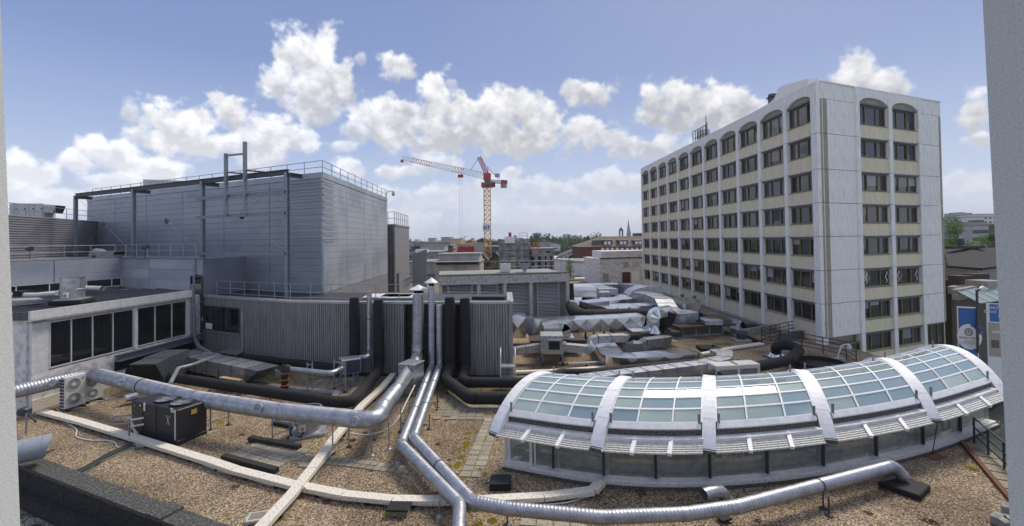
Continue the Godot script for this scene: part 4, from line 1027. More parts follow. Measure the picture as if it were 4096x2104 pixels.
	q = S(); q.tube(PV([V(-12.98, 1.3, -26.48), V(-13.03, 1.38, -26.2), V(-13.09, 0.95, -26.2), V(-13.06, 0.58, -26.2), V(-13.15, 0.2, -26.38)]), PF([0.2, 0.23, 0.17, 0.19, 0.18]), 9); wpart(t, "black_wrap", q, M.black_rubber)
	q = S(); q.lathe(V(-13.28, 0, -26.63), [Vector2(0.42, 0.0), Vector2(0.36, 0.05), Vector2(0.24, 0.22), Vector2(0.17, 0.36)], 9); wpart(t, "skirt", q, M.black_rubber)
	for p in [V(-13.07, 1.11, -26.2), V(-13.08, 0.74, -26.2), V(-13.07, 0.43, -26.2)]:
		q = S(); q.tube(PV([p - UP * 0.03, p + UP * 0.03]), PF([0.215]), 10); wpart(t, "orange_strap", q, M.orange)
	# portal stands left empty on the slabs
	for k in 2:
		var a: Vector3 = [V(-11.68, 0, -25.98), V(-10.42, 0, -26.63)][k]; var b: Vector3 = [V(-11.45, 0, -26.1), V(-9.56, 0, -26.05)][k]
		t = thing("pipe_stand", ["bare two-legged steel pipe stand beside the wrapped pipe", "bare two-legged steel pipe stand before the fan box"][k], "stand", a, "bare pipe stands")
		var w = a.distance_to(b)
		for p in [a, b]:
			q = S(); q.bar(p, p + UP * 1.75, 0.06, 0.06); wpart(t, "post", q, M.rail)
			q = S(); q.lathe(p, [Vector2(0.16, 0.0), Vector2(0.14, 0.04), Vector2(0.04, 0.1)], 8); wpart(t, "foot", q, M.black_rubber)
		for y in [0.5, 1.6]:
			q = S(); q.bar(a + UP * y, b + UP * y, 0.05, 0.05); wpart(t, "cross_bar", q, M.rail)
	# black insulated pipes
	t = thing("insulated_pipe", "black foam-lagged pipe rising the wall and running along its foot", "pipe", V(-11.98, 0, -30.21))
	round_duct(t, [V(-20.78, 0.6, -32.62), V(-16.2, 0.55, -31.17), V(-11.58, 0.55, -29.21), V(-10, 0.6, -29.03)], 0.26, 0.4, 0.0, M.black_foam, 30.0, 16)
	q = S(); q.tube(PV([V(-10.01, 0.64, -28.9), V(-9.99, 4.44, -28.9), V(-10, 4.86, -28.9), V(-10, 5.02, -28.9)]), PF([0.31, 0.31, 0.3, 0.26]), 18); wpart(t, "riser", q, M.black_foam)
	t = thing("insulated_pipe", "thick black lagged pipe that drops the wall and loops forward over the gravel", "pipe", V(-11.21, 0, -24.43))
	q = S(); q.tube(PV([V(-8.37, 0.85, -28.6), V(-8.37, 4.4, -28.6), V(-8.39, 4.77, -28.6), V(-8.4, 4.92, -28.6)]), PF([0.31, 0.31, 0.3, 0.26]), 18); wpart(t, "riser", q, M.black_foam)
	round_duct(t, [V(-24.16, 0.6, -28.94), V(-18.9, 0.58, -26.81), V(-14.68, 0.55, -25.23), V(-10.86, 0.55, -23.68), V(-8.05, 0.55, -22.6), V(-8.3, 0.6, -28.24), V(-8.37, 1.11, -28.6)], 0.285, 0.75, 0.0, M.black_foam, 30.0, 18)
	for f in [V(-17.66, 0, -26.68), V(-13.08, 0, -24.65), V(-15.48, 0, -25.87)]: leg(t, f, 0.4, M.rail_dark)
	t = thing("insulated_pipe", "black lagged pipe dropping beside the steps and turning behind the vault", "pipe", V(-1.88, 0, -23.85))
	q = S(); q.tube(PV([V(-3.91, 0.87, -28.1), V(-3.88, 4.41, -28.1), V(-3.88, 4.88, -28.1), V(-3.88, 5.06, -28.1)]), PF([0.32, 0.32, 0.31, 0.26]), 18); wpart(t, "riser", q, M.black_foam)
	round_duct(t, [V(-3.91, 0.8, -28.1), V(-3.91, 0.6, -26.21), V(-2.25, 0.55, -23.26), V(-0.55, 0.55, -23.19), V(2.44, 0.55, -23.71), V(10.64, 0.6, -25.99), V(14.49, 0.6, -27.68), V(17.53, 0.65, -29.15), V(19.13, 0.9, -30.71), V(18.89, 1.05, -31.56), V(17.96, 1, -31.5), V(18.44, 0.15, -32.24)], 0.32, 0.6, 0.0, M.black_foam, 30.0, 18)
	q = S(); q.cbox(V(18.45, 0.08, -32.26), V(1.3, 0.16, 1.3), 0.02, 0.4); wpart(t, "base_slab", q, M.steel_post)
	q = S(); q.lathe(V(18.32, 0.14, -32.03), [Vector2(0.56, 0.0), Vector2(0.42, 0.22), Vector2(0.36, 0.26)], 18); wpart(t, "metal_flashing", q, M.foil)
	for f in [V(-3.72, 0, -25.58), V(-2.06, 0, -24), V(-0.67, 0, -23.92)]: leg(t, f, 0.4, M.rail_dark)
	t = thing("insulated_pipe", "black lagged pipe passing under the steel steps towards the silver ducts", "pipe", V(-1.49, 0, -26.44))
	q = S(); q.tube(PV([V(-2.98, 0.75, -28.25), V(-2.96, 4.32, -28.25), V(-2.97, 4.79, -28.25), V(-2.98, 4.97, -28.25)]), PF([0.32, 0.32, 0.31, 0.26]), 18); wpart(t, "riser", q, M.black_foam)
	round_duct(t, [V(-2.98, 0.72, -28.25), V(-2.92, 0.55, -25.86), V(0.61, 0.55, -25.61), V(2.84, 0.5, -27.45), V(4.6, 0.5, -27.39), V(8.5, 0.5, -28.31), V(12.02, 0.5, -29.43)], 0.29, 0.6, 0.0, M.black_foam, 30.0, 18)

func chimney_cap(t: Node3D, at: Vector3, r: float, neck: float) -> void:
	var q = S(); q.lathe(at, [Vector2(r, 0.14), Vector2(r * 1.0, 0.17), Vector2(0.03, 0.44), Vector2(0, 0.45)], 16); q.lathe(at, [Vector2(0.0, 0.2), Vector2(r, 0.14)], 16)
	wpart(t, "rain_cap", q, M.white_metal)
	q = S(); q.tube(PV([at - UP * 0.08, at + UP * 0.2]), PF([neck * 0.9]), 12); wpart(t, "cap_throat", q, M.black)

func build_square_ducts() -> void:
	# ---- left yard
	var t = thing("intake_duct", "grey sheet-metal air intake box with a slanted open hood", "duct", V(-22.39, 0, -28.78))
	var b0 = V(-23.28, 0.3, -28.27)
	var q = S(); square_duct(t, [V(-21.4, 1.1, -27.51), V(-21.44, 1.15, -28.68), V(-21.47, 1.15, -29.3)], 1.5, 1.35, 1.3, M.dark_galvanised, 0.0, 0.5, M.weathered_galvanised)
	var h0 = V(-21.81, 1.05, -26.98); var hd = (V(-21.44, 1.15, -28.68) - V(-21.4, 1.1, -27.51)).normalized(); var hs = hd.cross(UP).normalized()
	q = S(); q.slab(P2([Vector2(0, 0.62), Vector2(-1.1, 0.62), Vector2(-0.35, -0.62), Vector2(0, -0.62)]), V(-21.4, 1.1, -27.51) + hs * 0.74, hd, -hs * 1.48); wpart(t, "hood", q, M.dark_galvanised)
	q = S(); var fm = V(-21.4, 1.1, -27.51) - hd * 0.76; q.obox(fm, (hd * 0.75 + UP * -1.24).normalized() * 0.6, hs * 0.68, ((hd * 0.75 + UP * -1.24).normalized().cross(hs)) * 0.015); wpart(t, "hood_opening", q, M.black)
	for f in [V(-22.43, 0, -28.69), V(-21.51, 0, -28.3), V(-21.37, 0, -28.47)]:
		q = S(); q.bar(f, f + UP * 0.5, 0.09, 0.09); wpart(t, "box_leg", q, M.rail)
	t = thing("sheet_duct", "long low weathered sheet-metal duct with a slanted end in the yard", "duct", V(-18.49, 0, -29.68))
	square_duct(t, [V(-22.2, 0.85, -30.95), V(-18.61, 0.8, -29.2), V(-15.52, 0.78, -27.57)], 1.35, 0.85, 1.25, M.weathered_galvanised, 0.0, 0.5, M.dark_galvanised)
	var ed = (V(-15.52, 0.78, -27.57) - V(-18.61, 0.8, -29.2)).normalized(); var es = ed.cross(UP).normalized()
	q = S(); q.slab(P2([Vector2(0, -0.42), Vector2(1.3, 0.42), Vector2(0, 0.42)]), V(-15.52, 0.78, -27.57) - es * 0.66, ed, es * 1.32); wpart(t, "slanted_end", q, M.dark_galvanised)
	round_duct(t, [V(-14.99, 0.75, -27.94), V(-14.17, 0.7, -27.58)], 0.2, 0.3, 0.0, M.galvanised, 3.0, 14)
	q = S(); for f in [V(-21.31, 0, -30.45), V(-19.54, 0, -29.42), V(-17.49, 0, -28.64)]: q.bar(f, f + UP * 0.5, 0.08, 0.08)
	wpart(t, "duct_legs", q, M.rail)
	t = thing("branch_pipe", "thin galvanised branch pipe bending between the lagged pipes and the big duct", "pipe", V(-21.08, 0, -28.2))
	round_duct(t, [V(-17.08, 1.6, -22.82), V(-18.76, 1.6, -25.67), V(-18.74, 1.5, -26.74), V(-19.41, 1.2, -30.28), V(-22.03, 1.2, -31.24), V(-22.37, 1.2, -31.43)], 0.1, 0.2, 0.0, M.galvanised, 3.0, 12)
	# plate on legs and timber
	q = S(); q.prism(P2([flat(V(-20.77, 0.9, -32.3)), flat(V(-18.91, 0.9, -31.4)), flat(V(-19.22, 0.9, -32.95)), flat(V(-20.7, 0.9, -33.47))]), 0.86, 0.92)
	t = thing("metal_plate", "flat grey sheet-metal plate raised on legs at the wall's foot", "plate", V(-21.46, 0, -35.05)); wpart(t, "sheet", q, M.weathered_galvanised)
	for f in [V(-20.64, 0.9, -32.4), V(-19.13, 0.9, -31.67), V(-19.28, 0.9, -32.87)]:
		q = S(); f.y = 0; q.rod(f, f + UP * 0.87, 0.03, 6); wpart(t, "leg", q, M.rail)
	for k in 3:
		q = S(); var a: Vector3 = [V(-17.29, 0.65, -27.14), V(-17, 0.5, -26.98), V(-45.5, 0, -93.2)][k] if k < 2 else V(-22.16, 0.7, -30.41); var b: Vector3 = [V(-15.72, 0.65, -26.47), V(-15.64, 0.5, -26.56), Vector3()][k] if k < 2 else V(-21.64, 0.7, -30.49)
		q.bar(a, b, 0.28 if k < 2 else 0.5, 0.07 if k < 2 else 0.6)
		single("timber_board", q, M.wood, ["upper pale timber board lying on the sheet-metal duct", "lower pale timber board beside the sheet-metal duct", "pale wooden crate end beside the grey intake box"][k], "board")
	# ---- silver ducts beyond the vault
	t = thing("foil_duct", "huge mirror-bright foil-clad duct with diamond creases on the roof caps", "duct", V(5.84, 0, -38.36))
	var mz = 37.9
	square_duct(t, [V(-0.3, 1.68, -37), V(0.96, 1.64, -37)], 2.5, 1.6, 1.9, M.foil, 0.09)
	square_duct(t, [V(0.96, 1.64, -37), V(1.61, 1.53, -37.4)], 2.3, 1.3, 1.5, M.foil, 0.05)
	square_duct(t, [V(1.54, 1.53, -37.4), V(4.65, 1.49, -37.9), V(9.44, 1.58, -38.1)], 2.0, 1.05, 1.35, M.foil, 0.05)
	square_duct(t, [V(9.37, 1.58, -38.1), V(10.85, 1.64, -38.1), V(10.84, 0.8, -38)], 1.9, 1.1, 1.0, M.foil, 0.04, 0.85, null, V(0.06, 0, 1).normalized())
	for f in [V(6.05, 0, -38.52), V(7.87, 0, -39.77), V(7.01, 0, -40.01)]:
		q = S(); q.bar(V(f.x, 0, f.z), V(f.x, 0.95, f.z), 0.14, 0.14); wpart(t, "support", q, M.dark_steel)
	q = S(); q.cbox(V(10.12, 1.22, -36.6), V(2.0, 0.2, 2.0), 0.03, 0.06); wpart(t, "curb", q, M.weathered_galvanised)
	t = thing("foil_duct", "low foil-clad duct turning a corner between the vault and the roof caps", "duct", V(6.99, 0, -30.08))
	square_duct(t, [V(6.64, 0.6, -34.31), V(6.47, 0.6, -29.76), V(7.97, 0.6, -29.68), V(10.83, 0.6, -30.29)], 1.5, 0.72, 1.25, M.foil, 0.04, 1.0)
	square_duct(t, [V(10.77, 0.6, -30.27), V(11.81, 0.6, -30.51), V(12.62, 0.25, -31.92)], 1.5, 0.72, 0.9, M.foil, 0.0, 0.5, null, (V(7.97, 0.6, -29.68) - V(10.83, 0.6, -30.29)).cross(UP).normalized())
	square_duct(t, [V(6.64, 0.6, -34.31), V(6.61, 0.6, -35.34)], 1.5, 0.72, 1.0, M.weathered_galvanised)
	for f in [V(6.49, 0, -29.9), V(8.36, 0, -30.11), V(10.29, 0, -30.74)]:
		q = S(); q.box(f + V(0, 0.13, -0.4), V(0.2, 0.25, 1.2)); wpart(t, "support", q, M.black)
	t = thing("galvanised_duct", "long galvanised rectangular duct rising behind the vault to a rounded end", "duct", V(8.85, 0, -27.74))
	square_duct(t, [V(3.84, 0.55, -25.83), V(7.14, 0.55, -26.84), V(11.53, 0.55, -28.36), V(13.49, 0.55, -29.48), V(14.47, 0.55, -31.33), V(13.59, 0.5, -31.34)], 0.95, 0.5, 1.05, M.galvanised, 0.02, 0.7, M.weathered_galvanised)
	for f in [V(7.55, 0, -27.8), V(10.54, 0, -28.83), V(12.44, 0, -29.51)]:
		q = S(); q.rod(V(f.x, 0, f.z - 0.4), V(f.x, 0.4, f.z - 0.4), 0.04, 6); wpart(t, "support", q, M.rail_dark)
	# fan box on legs with its ducts
	t = thing("fan_box", "square galvanised fan box on four legs with a hooded opening", "fan box", V(2.57, 0, -30.88))
	var c = V(2.6, 0, -31.2) + V(0, 1.43, -0.3)
	q = S(); q.cbox(c, V(1.55, 1.25, 1.5), 0.03, -0.06); wpart(t, "casing", q, M.weathered_galvanised)
	q = S(); q.cbox(c + V(0.12, 0.02, 0.765), V(0.8, 0.68, 0.06), 0.01, -0.06); wpart(t, "opening_frame", q, M.dark_galvanised)
	q = S(); q.cbox(c + V(0.12, -0.02, 0.79), V(0.68, 0.5, 0.05), 0.01, -0.06); wpart(t, "opening", q, M.black)
	q = S(); q.cbox(c + V(0.12, 0.38, 0.9), V(0.84, 0.04, 0.24), 0.01, -0.06); wpart(t, "rain_hood", q, M.galvanised)
	for dx in [-0.68, 0.68]:
		for dz in [-0.65, 0.65]:
			q = S(); q.bar(V(c.x + dx, 0.25, c.z + dz), V(c.x + dx, 0.82, c.z + dz), 0.09, 0.09); wpart(t, "leg", q, M.steel_post)
			q = S(); q.box(V(c.x + dx, 0.13, c.z + dz), V(0.12, 0.26, 0.12)); wpart(t, "rubber_foot", q, M.black)
	q = S(); q.cbox(c + V(0.85, 0.1, 0.6), V(0.14, 0.2, 0.14), 0.02); wpart(t, "switch_box", q, M.white_plastic)
	square_duct(t, [V(-0.16, 0.84, -31.6), c + V(-0.77, -0.35, -0.2)], 0.6, 0.5, 1.1, M.weathered_galvanised, 0.0, 0.5, M.dark_galvanised)
	square_duct(t, [c + V(0.77, -0.35, -0.2), V(5.04, 0.93, -31.6), V(5.38, 1.03, -31.8), V(5.48, 1.36, -32.2), V(5.86, 1.46, -32.4), V(7.86, 1.42, -32.8), V(8.22, 1.32, -32.9), V(8.23, 0.73, -32.9)], 0.7, 0.5, 1.1, M.weathered_galvanised, 0.0, 0.35, M.dark_galvanised, V(0.1, 0, 1).normalized())
	q = S(); q.cbox(V(8.39, 0.64, -33), V(1.0, 0.85, 1.1), 0.02, -0.1); wpart(t, "plenum", q, M.dark_galvanised)
	# foil hood onto the first roof cap
	t = thing("foil_hood", "rounded foil hood dropping onto the brown roof cap behind the fan box", "duct", V(3.74, 1.1, -34.99))
	square_duct(t, [V(2.2, 1.94, -33.5), V(3.15, 2.12, -33.5), V(3.69, 2.11, -33.5), V(3.71, 1.54, -33.5)], 1.3, 0.75, 0.8, M.foil, 0.0, 0.7, null, V(0.05, 0, 1).normalized())
	q = S(); q.cbox(V(3.71, 1.41, -33.5), V(1.3, 0.14, 1.6), 0.02); wpart(t, "curb", q, M.weathered_galvanised)
	# brown flat caps on pale shafts
	roof_cap("brown flat roof cap under the foil hood, behind the fan box", V(1.21, 1.05, -33.73), V(5.33, 1.05, -33.76), 3.0, 0.287)
	roof_cap("brown flat roof cap carrying the end of the huge foil duct", V(8.28, 1.08, -35.01), V(13.21, 1.08, -36.15), 3.2, 0.0)
	roof_cap("brown flat roof cap on a pale shaft nearest the beige office block", V(13.9, 1, -38.31), V(19.16, 1, -39.49), 3.0, 0.0)
	q = S(); q.cbox(V(17.02, 1.25, -39.3), V(1.5, 0.4, 1.0), 0.03, -0.05)
	single("roof_hatch", q, M.galvanised, "small open metal hatch kerb on the brown cap nearest the office", "hatch")
	t = thing("foil_elbow", "small foil elbow on a pyramid base joined to a lagged pipe", "duct", V(11.03, 1.1, -36.2))
	var pb = V(11.05, 1.12, -36.27)
	q = S(); q.tube(PV([pb, pb + UP * 0.55]), PF([1.15, 0.5]), 4); wpart(t, "pyramid_base", q, M.foil)
	square_duct(t, [pb + UP * 0.5, pb + UP * 1.45, pb + V(1.5, 1.6, -0.2)], 0.85, 0.75, 0.9, M.foil, 0.02, 0.75, null, V(0, 0, 1))
	round_duct(t, [pb + V(1.4, 1.6, -0.2), V(12.18, 1.9, -36.62), V(12.48, 1.8, -39.28), V(10, 1.7, -40.69), V(6.08, 1.7, -40.28), V(5.7, 1.8, -42.51), V(5.99, 1.76, -48)], 0.6, 0.9, 0.0, M.black_foam, 30.0, 16)
	q = S(); q.rod(V(12.28, 1.1, -36.92), V(12.28, 1.1, -36.92) + UP * 0.6, 0.05, 6); wpart(t, "pipe_prop", q, M.rail_dark)
	# low duct on the second shaft
	t = thing("galvanised_duct", "short galvanised duct stepping along the pale shaft under the foil duct", "duct", V(10.7, 0, -35.53))
	square_duct(t, [V(8.77, 0.61, -33.3), V(9.36, 0.63, -33.6), V(9.71, 0.8, -33.8), V(11.09, 0.85, -34.2), V(11.95, 0.72, -35.2)], 0.9, 0.62, 0.9, M.dark_galvanised, 0.0, 0.4, M.weathered_galvanised, V(0.05, 0, 1).normalized())
	q = S(); q.bar(V(11.08, 0, -35.22), V(11.08, 0, -35.22) + UP * 1.0, 0.08, 0.08); wpart(t, "support", q, M.rail)
	t = thing("vent_elbow", "galvanised rectangular vent elbow beside the brown cap near the office", "duct", V(19.6, 0, -40.53))
	square_duct(t, [V(19.19, 0.84, -41), V(19.74, 0.82, -41), V(20.04, 0.63, -41), V(19.18, 0.2, -39.57)], 1.3, 0.8, 0.8, M.weathered_galvanised, 0.0, 0.9, null, V(0.1, 0, 1).normalized())
	q = S(); q.cbox(V(19.33, 0.12, -39.88), V(1.2, 0.24, 1.6), 0.02); wpart(t, "curb", q, M.weathered_galvanised)
	# ---- far group by the white plant house
	t = thing("galvanised_duct", "galvanised duct forming the far edge of the duct field by the white plant house", "duct", V(14.3, 0, -68.7))
	square_duct(t, [V(7.5, 1.4, -62), V(10.8, 1.3, -63.5), V(16, 1.2, -65), V(16, 1.5, -62), V(16.03, 2.04, -52.5)], 2.4, 1.9, 2.4, M.galvanised, 0.0, 1.4, M.weathered_galvanised)
	t = thing("galvanised_duct", "galvanised duct branching forward from the far duct to a rounded drop", "duct", V(11.9, 0, -61.8))
	square_duct(t, [V(10.8, 1.6, -62), V(11.47, 1.73, -55)], 2.4, 1.5, 1.2, M.galvanised, 0.0, 1.0, M.weathered_galvanised)
	square_duct(t, [V(11.39, 1.64, -54.6), V(10.35, 1.63, -54.6), V(9.88, 1.46, -54.6), V(9.77, 0.89, -54.6)], 2.6, 1.3, 1.0, M.galvanised, 0.0, 1.0, null, V(0, 0, 1))
	t = thing("curved_hood", "tall quarter-round galvanised hood between the far ducts", "duct", V(15.51, 0, -58.51))
	square_duct(t, [V(15.28, 1.89, -53), V(14.67, 1.85, -53), V(14.07, 1.6, -53), V(15.48, 0.1, -58.59)], 2.6, 2.2, 1.2, M.galvanised, 0.0, 1.6, null, V(0, 0, 1))
	t = thing("galvanised_duct", "galvanised duct stepping down beside the office block's foot", "duct", V(16.64, 0, -46.83))
	square_duct(t, [V(13.84, 2.13, -50), V(14.56, 2.14, -48), V(14.75, 2.05, -45), V(14.57, 1.71, -43.6), V(14.5, 1.47, -42.8), V(14.57, 1.33, -41.2), V(14.81, 1.29, -41), V(16.37, 1.32, -41.6), V(16.68, 1.16, -41.6), V(16.6, 0.88, -41.4)], 1.7, 1.1, 1.2, M.galvanised, 0.0, 0.6, M.weathered_galvanised)
	q = S(); for f in [V(16.05, 0, -58.07), V(16.06, 0, -56.57), V(16.47, 0, -45.39)]: q.bar(f, f + UP * 1.4, 0.12, 0.12)
	wpart(t, "duct_legs", q, M.steel_post)
	t = thing("foil_duct", "foil-clad duct with a curled end lying among the far ducts", "duct", V(11.56, 0, -55.56))
	square_duct(t, [V(5.71, 1.38, -48), V(7.89, 1.37, -48.5), V(11.62, 1.33, -49.5), V(12.88, 1.22, -51.5), V(13.32, 1.11, -54.5), V(12.83, 1.04, -55.5)], 2.4, 1.5, 1.6, M.foil, 0.09, 1.8)
	square_duct(t, [V(5.71, 1.4, -46.5), V(7.35, 1.36, -46.3), V(8.32, 1.28, -44.5)], 2.6, 2.2, 1.9, M.foil, 0.12, 0.8)
	t = thing("foil_duct", "bright foil-clad duct running to a blue-edged galvanised length", "duct", V(11.71, 0, -51.64))
	square_duct(t, [V(8.31, 1.43, -44), V(10.29, 1.43, -44.6), V(11.97, 1.4, -45.2)], 2.2, 1.2, 1.5, M.foil, 0.08)
	square_duct(t, [V(12.06, 1.42, -45.2), V(14.52, 1.36, -46.2)], 1.9, 1.1, 1.4, M.galvanised, 0.0, 0.5, M.sign_blue)
	t = thing("foil_duct", "foil duct folded back on itself close to the office block", "duct", V(19.05, 0, -51.61))
	square_duct(t, [V(16.11, 1.55, -47.5), V(16.38, 1.6, -46.5), V(16.26, 1.53, -45.2), V(17.45, 1.57, -45.6), V(18.31, 1.53, -46.8), V(18.57, 1.49, -49), V(17.35, 1.44, -49.5)], 1.6, 1.1, 1.3, M.foil, 0.06, 1.0)
	q = S(); q.cbox(V(7.09, 1.9, -52), V(5.0, 2.6, 3.0), 0.35)
	single("foil_plenum", q, M.foil, "foil-wrapped plenum box beside the louvred plant screen", "duct")

func roof_cap(label: String, a: Vector3, b: Vector3, deep: float, foot: float) -> void:
	var d = (b - a); d.y = 0; var l = d.length(); d /= l; var n = d.cross(UP)
	if n.z > 0: n = -n
	var t = thing("shaft_housing", label, "shaft", V(a.x, 0, a.z))
	var q = S(); q.prism(P2([flat(a), flat(b), flat(b + n * deep), flat(a + n * deep)]), a.y - 0.12, a.y + 0.02); wpart(t, "cap_slab", q, M.rust_roof)
	var i = 0.75; var a2 = a + d * i + n * i; var b2 = b - d * i + n * i
	q = S(); q.prism(P2([flat(a2), flat(b2), flat(b2 + n * (deep - 2 * i)), flat(a2 + n * (deep - 2 * i))]), -0.2, a.y - 0.12); wpart(t, "shaft_wall", q, M.concrete)
	for k in 3:
		q = S(); var u0 = a2 + d * ((l - 2 * i) * (k + 0.08) / 3.0) - n * 0.03; var u1 = a2 + d * ((l - 2 * i) * (k + 0.92) / 3.0) - n * 0.03
		q.bar(V(u0.x, 0.5, u0.z), V(u1.x, 0.5, u1.z), 0.06, 0.62); wpart(t, "grille_panel", q, M.stained_concrete)
	for k in 2:
		q = S(); var u = a + d * (l * (0.25 + 0.12 * k)) + n * (deep * (0.3 + 0.3 * k)); u.y = a.y + 0.09; q.bar(u, u + d * l * 0.42, 0.1, 0.14); wpart(t, "curb_beam", q, M.dark_steel)

# ---------------------------------------------------------------- things on the gravel
# cable tray in lengths along points; lid, side wall shadow gap and blocks are real
func cable_tray(label: String, pts: Array, wide: float, top: float, mat: Material, length := 1.9, tall := 0.14, called := "cable_tray") -> Node3D:
	var t = thing(called, label, "cable tray", pts[0])
	for k in pts.size() - 1:
		var a: Vector3 = pts[k]; var b: Vector3 = pts[k + 1]; a.y = 0; b.y = 0
		var l = a.distance_to(b); var n = maxi(1, roundi(l / length))
		for j in n:
			var p = a.lerp(b, (j + 0.004) / n); var q = a.lerp(b, (j + 1 - 0.004) / n); var dy = rng.randf_range(-0.006, 0.006)
			var s = S(); s.bar(p + UP * (top - tall / 2 + dy), q + UP * (top - tall / 2 + dy), wide, tall); wpart(t, "tray_length", s, mat)
			if top - tall > 0.05:
				s = S(); var m = p.lerp(q, 0.5); s.bar(m - (q - p).normalized() * 0.06, m + (q - p).normalized() * 0.06, wide * 0.8, (top - tall) * 2 - 0.004); wpart(t, "block", s, M.black)
	return t

func cable(label: String, pts: Array, r: float, mat: Material) -> void:
	var c = Curve3D.new()
	for k in pts.size():
		var a: Vector3 = pts[maxi(k - 1, 0)]; var b: Vector3 = pts[mini(k + 1, pts.size() - 1)]; var h = (b - a) / 6
		c.add_point(pts[k], -h, h)
	c.bake_interval = 0.12
	var s = S(); s.tube(c.get_baked_points(), PF([r]), 6)
	single("cable", s, mat, label, "cable")

# a patch of paving: every slab a piece
func paving(called: String, o: Vector3, u: Vector3, v: Vector3, nu: int, nv: int, size := 0.5, keep := 1.0, tones := [0, 1]) -> void:
	var root = Node3D.new(); root.name = numbered(called); add_child(root); root.set_meta("kind", "structure")
	root.position = o
	u = u.normalized(); v = (v - u * v.dot(u)).normalized()
	var ms = []
	for k in 3:
		var q = S(); q.cbox(Vector3.ZERO, V(size - 0.03, 0.06, size - 0.03), 0.01); ms.append(q.mesh())
	var turn = atan2(-u.z, u.x)
	for i in nu:
		for j in nv:
			if rng.randf() > keep: continue
			var at = u * (i + 0.5) * size + v * (j + 0.5) * size
			var o2 = part(root, "paver", ms[0], M["paver_%d" % tones[rng.randi() % tones.size()]], Transform3D(Basis(UP, turn + rng.randf_range(-0.01, 0.01)) * Basis(Vector3.RIGHT, rng.randf_range(-0.012, 0.012)), at + UP * (0.012 + rng.randf_range(-0.008, 0.008))))

